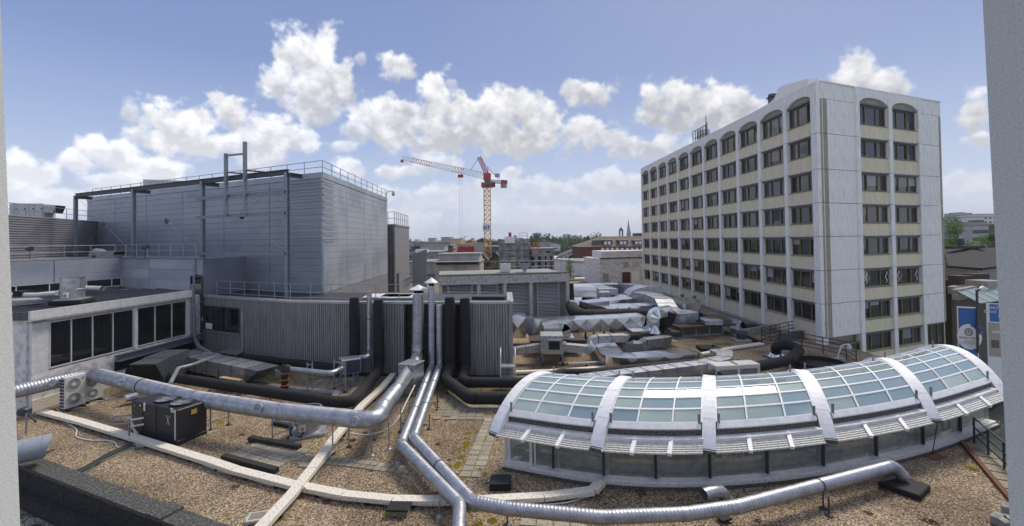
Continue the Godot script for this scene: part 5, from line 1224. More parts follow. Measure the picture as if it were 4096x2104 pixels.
func build_yard() -> void:
	rng.seed = 21
	# two outdoor units of split air conditioners
	_split_unit("taller white twin-fan outdoor unit with a blue mark by the pavilion wall", V(-23.03, 0.14, -23.55), V(-22.89, 0.14, -24.11), 1.62, true)
	_split_unit("smaller white twin-fan outdoor unit standing under the big duct's bend", V(-23.02, 0.14, -24.6), V(-22.85, 0.14, -25.1), 1.34, false)
	# the dark chiller
	var a = V(-17.29, 0.12, -20.77); var b = V(-14.25, 0.12, -19.43); var c = V(-14.25, 0.12, -20.26)
	var d = (b - a).normalized(); var n = (c - b); n = (n - d * n.dot(d)).normalized(); var wl = a.distance_to(b); var wd = 1.25; var hh = 1.3
	var t = thing("chiller", "charcoal chiller cabinet with two round roof fans on the gravel", "chiller", V(a.x, 0, a.z))
	var B = Basis(d, UP, d.cross(UP)); var mid = a + d * wl / 2 + n * wd / 2; var turn = atan2(-d.z, d.x)
	var q = S(); q.cbox(V(mid.x, 0.11, mid.z), V(wl + 0.02, 0.2, wd), 0.01, turn); wpart(t, "base_frame", q, M.charcoal_metal)
	q = S(); q.cbox(V(mid.x, 0.21 + hh / 2, mid.z), V(wl, hh, wd), 0.025, turn); wpart(t, "cabinet", q, M.charcoal_metal)
	for k in 3:
		q = S(); var x: float = [0.27, 0.56, 0.965][k]; q.obox(a + d * wl * x - n * 0.005 + UP * (0.1 + hh / 2), d * (0.012 if k < 2 else 0.03), UP * hh / 2 * 0.97, n * 0.01); wpart(t, "panel_seam", q, M.black if k < 2 else M.white_metal)
	for k in 2:
		var f = a + d * wl * [0.46, 0.79][k] + n * wd * 0.48; f.y = 0.22 + hh
		q = S(); q.lathe(f, [Vector2(0.44, 0.0), Vector2(0.44, 0.07), Vector2(0.41, 0.07), Vector2(0.40, 0.012), Vector2(0.0, 0.012)], 24); var ring = wpart(t, "fan_ring", q, M.black)
		q = S(); q.lathe(f, [Vector2(0.0, 0.016), Vector2(0.12, 0.016), Vector2(0.12, 0.05), Vector2(0, 0.05)], 12)
		for j in 5:
			var an = TAU * j / 5; var u = Vector3(cos(an), 0, sin(an)); q.obox(f + u * 0.25 + UP * 0.03, u * 0.14, u.cross(UP) * 0.09 + UP * 0.02, UP * 0.004)
		wpart(ring, "fan_blades", q, M.grey_plastic)
		q = S()
		for j in 6:
			var an = PI * j / 6; var u = Vector3(cos(an), 0, sin(an)); q.rod(f - u * 0.43 + UP * 0.075, f + u * 0.43 + UP * 0.075, 0.008, 4)
		for rr in [0.15, 0.29, 0.42]:
			var lp = []
			for j in 21: lp.append(f + Vector3(cos(TAU * j / 20), 0, sin(TAU * j / 20)) * rr + UP * 0.075)
			q.tube(PV(lp), PF([0.007]), 4, false)
		wpart(ring, "guard_grille", q, M.rail)
	for e in [[0.305, 0.62, 0.035, 0.05, M.white_paint], [0.305, 0.48, 0.035, 0.085, M.white_paint], [0.335, 0.63, 0.02, 0.035, M.foam_yellow], [0.21, 0.55, 0.03, 0.022, M.white_paint], [0.08, 0.5, 0.025, 0.025, M.foam_yellow]]:
		q = S(); q.obox(a + d * wl * e[0] - n * 0.014 + UP * (0.22 + hh * (e[1] + 0.25)), d * e[2] * wl * 0.5, UP * e[3] * hh, n * 0.004); wpart(t, "label_plate", q, e[4])
	for k in 2:
		q = S(); var m = a + d * wl * 0.82 - n * 0.016 + UP * (0.22 + hh * 0.52); var sg = 1.0 if k else -1.0
		q.bar(m - d * 0.12 - UP * 0.2 * sg, m + d * 0.12 + UP * 0.2 * sg, 0.006, 0.02, n); wpart(t, "chalk_mark", q, M.white_paint)
	lettering(t, "CIAT", a + d * wl * 0.92 - n * 0.018 + UP * (0.22 + hh * 0.84), 0.1, d, M.white_paint, "lettering", true)
	lettering(t, "AQUA", a + d * wl * 0.9 - n * 0.018 + UP * (0.22 + hh * 0.92), 0.05, d, M.white_paint)
	q = S(); q.obox(b + n * wd * 0.55 + d * 0.012 + UP * (0.2 + hh * 0.7), n * 0.12, UP * 0.1, d * 0.006); wpart(t, "label_plate", q, M.foam_yellow)
	for k in 2:
		q = S(); var p = a + d * wl * 0.3 - n * 0.02 + UP * (0.75 - 0.28 * k); var g = V(-16.72, 0, -20.19); q.tube(PV([p, p - n * 0.35 - d * 0.25, g + V(0.1 * k, 0.25, -0.1), g + V(0.1 * k, 0.03, 0)]), PF([0.045]), 8); wpart(t, "water_pipe", q, M.cream_tray)
	for f in [V(-16.69, 0, -19.93), V(-16.98, 0, -20.8)]:
		q = S(); q.bar(f, f + UP * 1.0, 0.05, 0.05); wpart(t, "pipe_post", q, M.rail)
	for y in [0.85, 0.5]:
		q = S(); q.bar(V(-16.98, 0, -20.8) + V(0, y, 0), V(-16.98, 0, -20.8) + V(-1.0, y + 0.02, 0.25), 0.05, 0.05); wpart(t, "pipe_arm", q, M.rail)
	# small shiny cowl and motor behind the chiller
	t = thing("cowl_pipe", "small shiny cowl pipe lying behind the chiller under the big duct", "pipe", V(-21.34, 0, -25.45))
	q = S(); q.tube(PV([V(-20.73, 0.35, -24.48), V(-20.48, 0.35, -24.87), V(-20.2, 0.4, -24.99)]), PF([0.2]), 14); wpart(t, "cowl", q, M.foil)
	q = S(); q.cbox(V(-20.05, 0.45, -24.98), V(0.55, 0.4, 0.5), 0.03, 0.5); wpart(t, "motor_box", q, M.weathered_galvanised)
	q = S(); q.tube(PV([V(-19.89, 0.4, -25.05), V(-19.22, 0.4, -24.88)]), PF([0.18]), 14); wpart(t, "cowl", q, M.foil)
	# round extract fan on its plate
	var fp = V(-9.21, 0, -20.59)
	t = thing("roof_fan", "round galvanised extract fan on a square plate under the big duct", "fan", fp)
	q = S(); q.cbox(V(0, 0.08, 0), V(1.45, 0.16, 1.3), 0.02, 0.35); part(t, "base_plate", q, M.galvanised)
	q = S(); q.lathe(V(0, 0.12, 0), [Vector2(0.56, 0), Vector2(0.52, 0.05), Vector2(0.52, 0.42), Vector2(0.56, 0.44), Vector2(0.56, 0.48), Vector2(0.52, 0.5), Vector2(0.52, 0.95), Vector2(0.57, 0.97), Vector2(0.57, 1.02), Vector2(0.5, 1.02), Vector2(0.5, 0.7)], 26); part(t, "drum", q, M.weathered_galvanised)
	q = S(); q.tube(PV([V(0, 1.02, 0), V(0, 1.04, 0)]), PF([0.5]), 20); part(t, "mesh_guard", q, M.black)
	q = S(); q.cbox(V(-0.02, 0.45, 0.58), V(0.3, 0.28, 0.14), 0.02); var sw = part(t, "isolator_switch", q, M.white_plastic)
	q = S(); q.tube(PV([V(0.02, 0.45, 0.65), V(0.02, 0.45, 0.7)]), PF([0.06]), 8); part(sw, "knob", q, M.orange)
	q = S(); q.tube(PV([V(-0.5, 0.5, 0.3), V(-0.62, 0.25, 0.45), V(-0.4, 0.12, 0.7), V(0.0, 0.16, 0.72), V(0.05, 0.32, 0.62)]), PF([0.035]), 6); part(t, "power_cable", q, M.black_rubber)
	q = S(); q.cbox(V(-0.52, 0.55, 0.3), V(0.16, 0.26, 0.12), 0.02); part(t, "junction_box", q, M.white_plastic)
	q = S(); q.bar(V(-11.35, 0.08, -21.65), V(-9.98, 0.08, -21.1), 0.22, 0.16); single("rubber_bar", q, M.black_rubber, "short black rubber bar beside the round extract fan", "bar")
	# paved pad with two black rubber bars
	paving("paved_pad", V(-11.53, 0, -18.58), V(-8.96, 0, -17.4) - V(-11.53, 0, -18.58), V(-11.43, 0, -19.95) - V(-11.53, 0, -18.58), 7, 4, 0.4, 1.0, [0, 0, 1])
	q = S(); q.bar(V(-11.51, 0.1, -18.2), V(-8.83, 0.1, -17.04), 0.24, 0.2); single("rubber_bar", q, M.black_rubber, "long black rubber bar along the pad's edge by the cream tray", "bar")
	q = S(); q.bar(V(-11.42, 0.1, -19.89), V(-8.86, 0.1, -18.94), 0.24, 0.2); single("rubber_bar", q, M.black_rubber, "long black rubber bar along the pad's far edge by the fan", "bar")
	paving("paving_slabs", V(-8.85, 0, -18.09), V(-7.69, 0, -17.78) - V(-8.85, 0, -18.09), V(-8.84, 0, -18.5) - V(-8.85, 0, -18.09), 3, 1, 0.4, 1.0, [0, 1])
	paving("paving_slabs", V(-8.28, 0, -17.49), V(-7.68, 0, -17.32) - V(-8.28, 0, -17.49), V(-8.31, 0, -17.8) - V(-8.28, 0, -17.49), 2, 1, 0.35, 1.0, [0, 1])
	paving("paved_path", V(-7.39, 0, -17.69), V(-3.26, 0, -16.63) - V(-7.39, 0, -17.69), V(-7.47, 0, -18.17) - V(-7.39, 0, -17.69), 14, 2, 0.3, 1.0, [1, 1, 0, 2])
	paving("paved_path", V(-2.02, 0, -16.59), V(-1.2, 0, -16.5) - V(-2.02, 0, -16.59), V(-2.01, 0, -21.97) - V(-2.02, 0, -16.59), 2, 13, 0.415, 1.0, [0, 1, 1])
	paving("paved_path", V(-3.94, 0, -21.92), V(-1.26, 0, -21.73) - V(-3.94, 0, -21.92), V(-4.07, 0, -24.03) - V(-3.94, 0, -21.92), 7, 5, 0.4, 0.96, [1, 2, 2])
	paving("paved_path", V(-3.02, 0, -23.02), V(-0.63, 0, -22.8) - V(-3.02, 0, -23.02), V(-3.16, 0, -24.14) - V(-3.02, 0, -23.02), 8, 2, 0.4, 0.9, [1, 2, 2])
	paving("paving_slabs", V(0.09, 0, -13.71), V(1.18, 0, -13.61) - V(0.09, 0, -13.71), V(0.09, 0, -14.07) - V(0.09, 0, -13.71), 4, 2, 0.5, 1.0, [0, 1])
	paving("paved_path", V(-11.79, 0, -25.48), V(-9.52, 0, -25.86) - V(-11.79, 0, -25.48), V(-12.44, 0, -28.41) - V(-11.79, 0, -25.48), 7, 6, 0.5, 0.85, [1, 2, 2])
	paving("paved_path", V(-7.55, 0, -23.7), V(-7.5, 0, -29.31) - V(-7.55, 0, -23.7), V(-8.32, 0, -24.1) - V(-7.55, 0, -23.7), 10, 1, 0.5, 0.8, [1, 2])
	paving("paved_path", V(-4.05, 0, -23.5), V(-0.81, 0, -23.23) - V(-4.05, 0, -23.5), V(-4.19, 0, -25.02) - V(-4.05, 0, -23.5), 12, 5, 0.4, 0.75, [1, 2, 2])
	paving("paving_slabs", V(-7.25, 0, -23.12), V(-6.78, 0, -22.97) - V(-7.25, 0, -23.12), V(-7.23, 0, -24.08) - V(-7.25, 0, -23.12), 1, 3, 0.6, 1.0, [0, 1])
	paving("paving_slabs", V(13.02, 0, -37.34), V(14.24, 0, -37.74) - V(13.02, 0, -37.34), V(13.73, 0, -39.11) - V(13.02, 0, -37.34), 4, 3, 0.6, 0.8, [0, 1])
	paving("paving_slabs", V(21.11, 0, -52.37), V(21.75, 0, -51.08) - V(21.11, 0, -52.37), V(21.62, 0, -53.61) - V(21.11, 0, -52.37), 5, 1, 0.6, 0.9, [0, 1])
	paving("paving_slabs", V(19.38, 0, -32.15), V(20.38, 0, -30.35) - V(19.38, 0, -32.15), V(20.41, 0, -32.41) - V(19.38, 0, -32.15), 7, 2, 0.6, 0.8, [0, 1])
	# pads under the outdoor units
	paving("paving_slabs", V(-23.15, 0, -23.48), V(-22.7, 0, -24.19) - V(-23.15, 0, -23.48), V(-23.94, 0, -24.23) - V(-23.15, 0, -23.48), 3, 2, 0.5, 1.0, [0, 1])
	paving("paving_slabs", V(-23.03, 0, -24.39), V(-22.45, 0, -25.08) - V(-23.03, 0, -24.39), V(-23.6, 0, -24.99) - V(-23.03, 0, -24.39), 3, 2, 0.5, 0.9, [0, 1])
	paving("paving_slabs", V(-14.16, 0, -19.6), V(-13.85, 0, -20.15) - V(-14.16, 0, -19.6), V(-14.41, 0, -19.71) - V(-14.16, 0, -19.6), 3, 2, 0.5, 0.9, [1])
	# cable trays
	cable_tray("long cream cable tray sweeping from the outdoor units to the vault's foot", [V(-24, 0.26, -23.29), V(-20.3, 0.26, -21.69), V(-16.31, 0.26, -19.84), V(-11.99, 0.26, -17.81), V(-10.34, 0.26, -16.98), V(-7.61, 0.26, -15.85), V(-5.67, 0.26, -15.21), V(-3.95, 0.26, -14.88), V(-2.61, 0.26, -14.82), V(-1.02, 0.26, -14.78), V(0.9, 0.26, -14.93), V(2.55, 0.26, -15.24), V(2.94, 0.26, -15.81)], 0.36, 0.26, M.cream_tray)
	cable_tray("straight cream cable tray crossing the long one and running to the corrugated wall", [V(-7.5, 0.32, -28.61), V(-7.46, 0.32, -25.97), V(-7.67, 0.32, -23.2), V(-7.57, 0.32, -19.23), V(-7.39, 0.32, -16.74), V(-7.33, 0.32, -15), V(-7.38, 0.32, -13.5), V(-7.4, 0.32, -12.87)], 0.37, 0.345, M.cream_tray)
	cable_tray("cream cable tray on the gravel between the vault and the silver ducts", [V(-0.07, 0.2, -29.04), V(3.04, 0.2, -29.31), V(6.28, 0.2, -29.93)], 0.34, 0.22, M.cream_tray)
	cable_tray("cream cable tray ending at the black railing by the office corner", [V(13.09, 0.2, -32.67), V(15.93, 0.2, -34.32), V(19.43, 0.2, -35.92)], 0.4, 0.22, M.cream_tray)
	cable_tray("grey metal cable tray with a bent end in the paved yard", [V(-15.62, 0.18, -27.63), V(-12.7, 0.18, -26.5), V(-9.87, 0.18, -25.68), V(-9.74, 0.18, -24.8)], 0.34, 0.2, M.galvanised, 2.4)
	cable_tray("short grey metal tray in front of the fan box", [V(3.58, 0.3, -30.41), V(6.1, 0.3, -30.73)], 0.3, 0.32, M.galvanised, 3.0)
	# cables
	cable("white cable looping over the gravel beside the cream tray", [V(-23.82, 0.04, -23.96), V(-22.7, 0.04, -23.13), V(-21.58, 0.03, -22.19), V(-20.27, 0.03, -21.29), V(-19.49, 0.03, -20.48), V(-18.47, 0.03, -20.07), V(-17.76, 0.03, -20.05), V(-17.16, 0.03, -19.78), V(-16.67, 0.03, -19.36), V(-16.14, 0.06, -19.53), V(-15.52, 0.1, -19.42), V(-14.12, 0.05, -18.96), V(-11.94, 0.05, -17.75)], 0.028, M.white_plastic)
	cable("white cable trailing along the shaded side of the long tray", [V(-12.54, 0.05, -18.05), V(-11.03, 0.03, -17.21), V(-9.95, 0.03, -16.82), V(-8.63, 0.03, -16.18), V(-7.98, 0.06, -16.04), V(-7.18, 0.33, -15.52), V(-6.81, 0.03, -15.57), V(-6.02, 0.03, -15.26), V(-4.97, 0.03, -15.06), V(-3.95, 0.03, -14.87), V(-3.57, 0.03, -14.83), V(-2.29, 0.03, -14.77)], 0.026, M.white_plastic)
	cable("white cable from the chiller's back to the small outdoor unit", [V(-23.18, 0.3, -25.48), V(-23.17, 0.03, -25.71), V(-22.7, 0.03, -25.62), V(-22.22, 0.03, -26.03), V(-21.31, 0.2, -26)], 0.025, M.white_plastic)
	cable("white conduit sagging from the big duct's fan box to the straight tray", [V(-5.05, 1.2, -23.35), V(-5.16, 0.8, -21.6), V(-5.22, 0.6, -20.77), V(-5.56, 0.3, -20.21), V(-6.4, 0.1, -20.1), V(-7.06, 0.36, -19.66)], 0.035, M.white_plastic)
	cable("white cable along the gravel before the vault's corner", [V(-0.26, 0.03, -14.92), V(0.56, 0.03, -14.79), V(1.52, 0.03, -14.84), V(2.31, 0.03, -15.17), V(2.82, 0.05, -15.44)], 0.03, M.white_plastic)
	cable("white pipe lying beside the straight cream tray", [V(-7.32, 0.12, -18.54), V(-7.32, 0.12, -17.44), V(-7.33, 0.12, -16.11)], 0.045, M.white_plastic)
	cable("green earth cable following the black cable bundle", [V(-15.28, 0.1, -19.56), V(-16.05, 0.1, -19.68), V(-16.09, 0.05, -19.3), V(-16.2, 0.05, -18.47), V(-16.2, 0.05, -17.83), V(-16.1, 0.05, -17.46), V(-16.18, 0.05, -16.94)], 0.018, M.green_cable)
	for k in 4:
		cable(["first thick black cable of the bundle beside the tray", "second thick black cable of the bundle beside the tray", "third thick black cable of the bundle beside the tray", "outermost thick black cable of the bundle"][k], [V(-16.46, 0.1, -19.98) + V(0.07 * k, 0, 0), V(-16.42, 0.06, -19.44) + V(0.07 * k, 0, 0.02 * k), V(-16.54, 0.05, -18.57) + V(0.07 * k, 0, 0.03 * k), V(-16.45, 0.05, -17.8) + V(0.08 * k, 0, 0), V(-16.52, 0.05, -17.07) + V(0.08 * k, 0, 0)], 0.05, M.black_rubber)
	# boxes lying about
	for e in [[V(-0.74, 0, -15.93), 0.26, "left half of the pair of black box covers before the vault"], [V(-0.4, 0, -15.93), 0.5, "right half of the pair of black box covers before the vault"]]:
		t = thing("box_cover", e[2], "cover", e[0]); q = S(); q.cbox(V(0, 0.11, 0), V(e[1], 0.22, 0.62), 0.02, -0.03); part(t, "body", q, M.black); q = S(); q.cbox(V(0, 0.24, 0), V(e[1] + 0.01, 0.04, 0.64), 0.012, -0.03); part(t, "lid", q, M.black_rubber)
	t = thing("box_cover", "small black square cover beside the slim ducts near the tray", "cover", V(-3.65, 0, -14.56)); q = S(); q.cbox(V(0, 0.1, 0), V(0.62, 0.2, 0.6), 0.02, -0.05); part(t, "body", q, M.paver_2); q = S(); q.cbox(V(0, 0.22, 0), V(0.7, 0.06, 0.72), 0.012, -0.05); part(t, "lid", q, M.black)
	t = thing("box_cover", "black hatch cover on the gravel between foil duct and tray", "cover", V(14.76, 0, -34.73)); q = S(); q.cbox(V(0, 0.12, 0), V(1.5, 0.24, 1.3), 0.03, -0.1); part(t, "body", q, M.black); q = S(); q.cbox(V(0.3, 0.3, 0), V(0.12, 0.2, 0.12), 0.02); part(t, "vent", q, M.black)
	t = thing("plastic_tray", "shallow white plastic tray of dirty water beside the crossing cable tray", "tray", V(-7.95, 0, -14.25))
	q = S(); q.cbox(V(0, 0.06, 0), V(0.62, 0.12, 0.5), 0.02, 0.25); part(t, "rim", q, M.white_plastic); q = S(); q.cbox(V(0, 0.115, 0), V(0.5, 0.02, 0.38), 0.005, 0.25); part(t, "water", q, M.paver_2)
	t = thing("junction_block", "small grey block on the gravel by the chiller's cables", "block", V(-15.69, 0, -19.35)); q = S(); q.cbox(V(0, 0.07, 0), V(0.34, 0.14, 0.3), 0.02, 0.3); part(t, "body", q, M.steel_post)
	# grey pipe end cut aslant over the parapet
	t = thing("grey_pipe_end", "wide grey painted pipe end cut aslant above the black parapet", "pipe", V(-19.27, 0, -18.4))
	var g0 = V(-18.53, 0.95, -16.78); var g1 = V(-17.75, 0.95, -17.44); var gd = (g1 - g0).normalized()
	var path = []; var rad = []
	var gn = int(g0.distance_to(g1) / 0.24)
	for k in gn: path.append_array([g0 + gd * k * 0.24, g0 + gd * (k * 0.24 + 0.21), g0 + gd * (k * 0.24 + 0.225)]); rad.append_array([0.42, 0.42, 0.43])
	q = S(); q.tube(PV(path), PF(rad), 22, false); wpart(t, "pipe_length", q, M.grey_duct)
	q = S(); var ge: Vector3 = path[-1]; var gs = gd.cross(UP)
	for j in 22:
		var a0 = TAU * j / 22; var a1 = TAU * (j + 1) / 22; var e0 = gs * cos(a0) + UP * sin(a0); var e1 = gs * cos(a1) + UP * sin(a1)
		q.quadn(ge + e0 * 0.42, ge + e1 * 0.42, ge + e1 * 0.42 + gd * (0.14 + 0.12 * sin(a1)), ge + e0 * 0.42 + gd * (0.14 + 0.12 * sin(a0)), e0, e1, e1, e0)
	wpart(t, "slanted_mouth", q, M.grey_duct)
	q = S(); q.bar(V(-19.22, 0, -18.36), V(-19.22, 0, -18.36) + UP * 0.6, 0.06, 0.06); wpart(t, "support", q, M.rail)
	for k in 2:
		q = S(); q.bar([V(-18.66, 0.1, -18.09), V(-18.67, 0.35, -17.9)][k], [V(-18.32, 0.4, -17.96), V(-18.4, 0.4, -18.41)][k], 0.06, 0.05); single("timber_batten", q, M.rust, ["short weathered batten leaning on the parapet by the grey pipe", "longer rusty batten under the grey pipe's mouth"][k], "batten")
	# things at the white wall's foot
	t = thing("wall_channel", "bent grey metal channel on the white wall below the pavilion corner", "channel", V(-26.61, 0, -25.38))
	q = S(); q.bar(V(-26.12, 1.84, -24.6), V(-25.63, 1.61, -24.4), 0.3, 0.12); q.bar(V(-25.62, 1.66, -24.4), V(-25.57, 0.42, -24.4), 0.24, 0.12); wpart(t, "channel", q, M.steel_post)
	q = S(); q.bar(V(-25.61, 0.34, -24.3), V(-25.04, 0.44, -25.2), 0.1, 0.22); wpart(t, "angle_rail", q, M.steel_post)
	t = thing("wall_pump", "small dark pump on a rail at the picture's edge by the white wall", "pump", V(-22.28, 0, -21))
	q = S(); q.cbox(V(-22.63, 0.9, -21.26), V(0.4, 0.35, 0.4), 0.06); q.rod(V(-22.78, 0.85, -21.4), V(-21.67, 0.6, -20.83), 0.05, 6); wpart(t, "body", q, M.dark_steel)
	q = S(); q.rod(V(-22.28, 0, -21), V(-22.28, 0, -21) + UP * 0.9, 0.04, 6); wpart(t, "stand", q, M.rail)
	# short shiny cowl beyond the sweeping duct
	t = thing("cowl_pipe", "short slanted silver cowl pipe in front of the vault", "pipe", V(6.52, 0, -14.89))
	q = S(); q.tube(PV([V(6.72, 0, -14.88), V(6.61, 0.35, -14.65), V(6.48, 0.48, -14.59), V(6.15, 0.48, -14.53), V(5.86, 0.48, -14.41)]), PF([0.18]), 16, false); wpart(t, "elbow", q, M.galvanised)
	q = S(); q.tube(PV([V(6.72, 0, -14.88), V(6.7, 0.03, -14.84)]), PF([0.3]), 14); wpart(t, "flashing", q, M.weathered_galvanised)
	q = S(); q.bar(V(6.05, 0.1, -13.78), V(6.4, 0.1, -13.91), 0.3, 0.05); single("black_plate", q, M.black, "small black plate under the sweeping slim duct", "plate")
	# steel steps over the black pipes
	t = thing("roof_steps", "galvanised access steps with handrails over the black pipes", "steps", V(-0.37, 0, -25.86))
	var s0 = V(-0.76, 0, -25.88); var s1 = V(0.08, 0, -25.88); var sd = (s1 - s0).normalized(); var sb = V(0, 0, -1)
	for k in 5:
		q = S(); var y = 0.22 + k * 0.24; q.obox((s0 + s1) / 2 + sb * (0.1 + k * 0.2) + UP * y, sd * s0.distance_to(s1) / 2, UP * 0.02, sb * (0.12 if k < 4 else 0.35)); wpart(t, "tread", q, M.weathered_galvanised)
	for p in [s0, s1]:
		q = S(); q.bar(p + UP * 0.05, p + sb * 1.1 + UP * 1.25, 0.04, 0.16); wpart(t, "stringer", q, M.weathered_galvanised)
		q = S(); q.tube(PV([p + UP * 0.05, p + UP * 1.1, p + sb * 0.9 + UP * 2.15, p + sb * 1.5 + UP * 2.15, p + sb * 1.5 + UP * 1.1]), PF([0.03]), 8); wpart(t, "handrail", q, M.galvanised)
	# low roof edge by the office: walls, black railing, lamp, vents
	t = thing("low_wall", "low weathered concrete upstand by the stairwell beside the office", "wall", V(19.67, 0, -39.84))
	q = S(); q.bar(V(19.28, 0.2, -39.15), V(23.73, 0.2, -41.5), 0.3, 0.75); wpart(t, "upstand", q, M.concrete)
	q = S(); q.bar(V(21.49, 0.2, -37.1), V(24.12, 0.2, -38.33), 0.3, 0.85); wpart(t, "upstand", q, M.stained_concrete)
	q = S(); q.bar(V(19.39, 0.1, -39.37), V(19.57, 0.1, -36.36), 0.35, 0.3); wpart(t, "upstand", q, M.bitumen)
	railing("black steel railing along the roof edge below the office corner", [V(19.89, 0, -36.78), V(21.61, 0, -34.45), V(22.88, 0, -31.6), V(22.35, 0, -29.98)], 1.2, 1.6, [1.0, 0.75, 0.5, 0.25], 0.035, M.rail_dark, "edge_railing")
	railing("short black railing of the stairwell against the office wall", [V(19.89, 0, -36.78), V(22.14, 0, -38.22), V(24.81, 0, -40)], 1.2, 1.6, [1.0, 0.75, 0.5, 0.25], 0.035, M.rail_dark, "edge_railing")
	t = thing("wall_lamp", "white swan-neck lamp on a block by the black railing", "lamp", V(21.51, 0, -30.57))
	var lb = V(21.58, 0, -30.57)
	q = S(); q.cbox(lb + V(0, 0.2, 0), V(0.7, 0.35, 0.5), 0.03); wpart(t, "block", q, M.concrete)
	q = S(); q.tube(PV([lb + V(0, 0.3, 0), lb + V(0.02, 0.6, 0), lb + V(0.25, 1.15, 0), lb + V(0.5, 1.25, 0), lb + V(0.75, 1.25, 0)]), PF([0.045]), 8); wpart(t, "arm", q, M.white_plastic)
	q = S(); q.lathe(lb + V(0.75, 0.92, 0), [Vector2(0.0, -0.02), Vector2(0.13, 0.0), Vector2(0.16, 0.13), Vector2(0.09, 0.33), Vector2(0, 0.36)], 12); wpart(t, "globe", q, M.white_plastic)
	t = thing("mushroom_vent", "small mushroom vent on a paved base by the cream tray", "vent", V(18.65, 0, -37.62))
	q = S(); q.cbox(V(0, 0.08, 0), V(1.2, 0.16, 1.1), 0.02); part(t, "base", q, M.paver_0); q = S(); q.lathe(V(0, 0.16, 0), [Vector2(0.35, 0), Vector2(0.35, 0.4), Vector2(0.5, 0.42), Vector2(0.45, 0.6), Vector2(0.0, 0.7)], 14); part(t, "cap", q, M.dark_steel)
	for k in 4:
		t = thing("vent_pipe", ["vent pipe stub at the office foot, first of four", "vent pipe stub at the office foot, second of four", "vent pipe stub at the office foot, third of four", "vent pipe stub at the office foot, last of four"][k], "vent pipe", V(21.83, 0, -59.08) + V(0.9 * k, 0, 1.6 * k), "vent stubs by the office"); q = S(); q.rod(Vector3.ZERO, UP * 1.1, 0.2, 10); part(t, "pipe", q, M.steel_post); q = S(); q.lathe(UP * 1.1, [Vector2(0.3, 0), Vector2(0.28, 0.1), Vector2(0, 0.16)], 10); part(t, "cap", q, M.steel_post)
	q = S(); q.cbox(V(21.47, 0.3, -42.05), V(2.0, 0.3, 1.2), 0.04, 0.1); single("sheet_bundle", q, M.bitumen, "dark flat bundle lying on the gravel at the office foot", "bundle")
	t = thing("rooflight_ring", "dark round rooflight kerb behind the vault by the railing", "rooflight", V(19.47, 0, -29.33)); q = S(); q.lathe(V(19.64, 0, -29.53), [Vector2(1.6, 0), Vector2(1.5, 0.45), Vector2(1.35, 0.45), Vector2(1.35, 0.2), Vector2(0, 0.2)], 22); wpart(t, "kerb", q, M.bitumen)
	q = S(); q.tube(PV([V(14.59, 0.05, -27.65), V(14.59, 0.05, -27.65) + UP * 0.05]), PF([0.2]), 8); single("roof_outlet", q, M.black, "small round roof outlet behind the vault", "outlet")
	for k in 2:
		var p: Vector3 = [V(12.22, 0.3, -26.75), V(13.48, 0.3, -26.96)][k]
		t = thing("rooftop_box", ["white rooftop box just behind the vault's crown rib", "white rooftop box with a grille behind the vault's crown"][k], "air unit", V(p.x, 0, p.z)); q = S(); q.cbox(V(0, 0.65, 0), V(1.5, 1.0, 0.9), 0.04, 0.12); part(t, "cabinet", q, M.white_plastic); q = S(); q.cbox(V(0.05, 0.62, 0.46), V(1.1, 0.6, 0.03), 0.01, 0.12); part(t, "grille", q, M.steel_post)
		for dx in [-0.5, 0.5]:
			q = S(); q.box(V(dx, 0.08, 0), V(0.15, 0.16, 0.9)); part(t, "foot", q, M.black)
	# concrete blocks and white pipe at the near end of the walkway
	for k in 4:
		var p: Vector3 = [V(14.14, 0, -13.58), V(14.66, 0, -13.81), V(14.44, 0, -13.51), V(14.09, 0, -13.38)][k]
		t = thing("concrete_block", ["hollow concrete block on the gravel by the walkway, outermost of the pile", "upright concrete block standing in the pile by the walkway", "hollow concrete block lying against the white pipe", "hollow concrete block at the front of the pile by the walkway"][k], "block", p, "blocks by the walkway")
		q = S(); q.cbox(V(0, 0.12 if k != 1 else 0.2, 0), V(0.42, 0.24 if k != 1 else 0.4, 0.22), 0.012, 0.5 + k * 0.3); part(t, "body", q, M.concrete)
		for j in 2:
			q = S(); var bb = Basis(UP, 0.5 + k * 0.3); q.obox(bb * V(-0.1 + 0.2 * j, 0.12, 0.112), bb * V(0.065, 0, 0), V(0, 0.07, 0), bb * V(0, 0, 0.003)); part(t, "cavity", q, M.black)
	t = thing("white_pipe", "bent white plastic pipe rising beside the concrete blocks", "pipe", V(14.72, 0, -13.71))
	q = S(); q.tube(PV([V(14.69, 0, -13.67), V(14.02, 0.45, -13.05), V(14.44, 0.5, -13.44), V(14.89, 0.55, -13.7), V(15.2, 0.55, -13.77)]), PF([0.06]), 10); wpart(t, "pipe", q, M.white_plastic)
	# plants
	rng.seed = 9
	var clump = S()
	for k in 70:
		var an = rng.randf() * TAU; var r = sqrt(rng.randf()) * 0.2; var p = Vector3(cos(an) * r, 0, sin(an) * r * 0.8); var h = rng.randf_range(0.03, 0.10) * (1.2 - r * 3)
		var s = rng.randf_range(0.018, 0.035)
		for j in 4:
			var b1 = TAU * j / 4 + an; var b2 = TAU * (j + 1) / 4 + an
			clump.tri(p + Vector3(cos(b1), 0, sin(b1)) * s + UP * h * 0.4, p + UP * (h + s), p + Vector3(cos(b2), 0, sin(b2)) * s + UP * h * 0.4)
	var cm = clump.mesh()
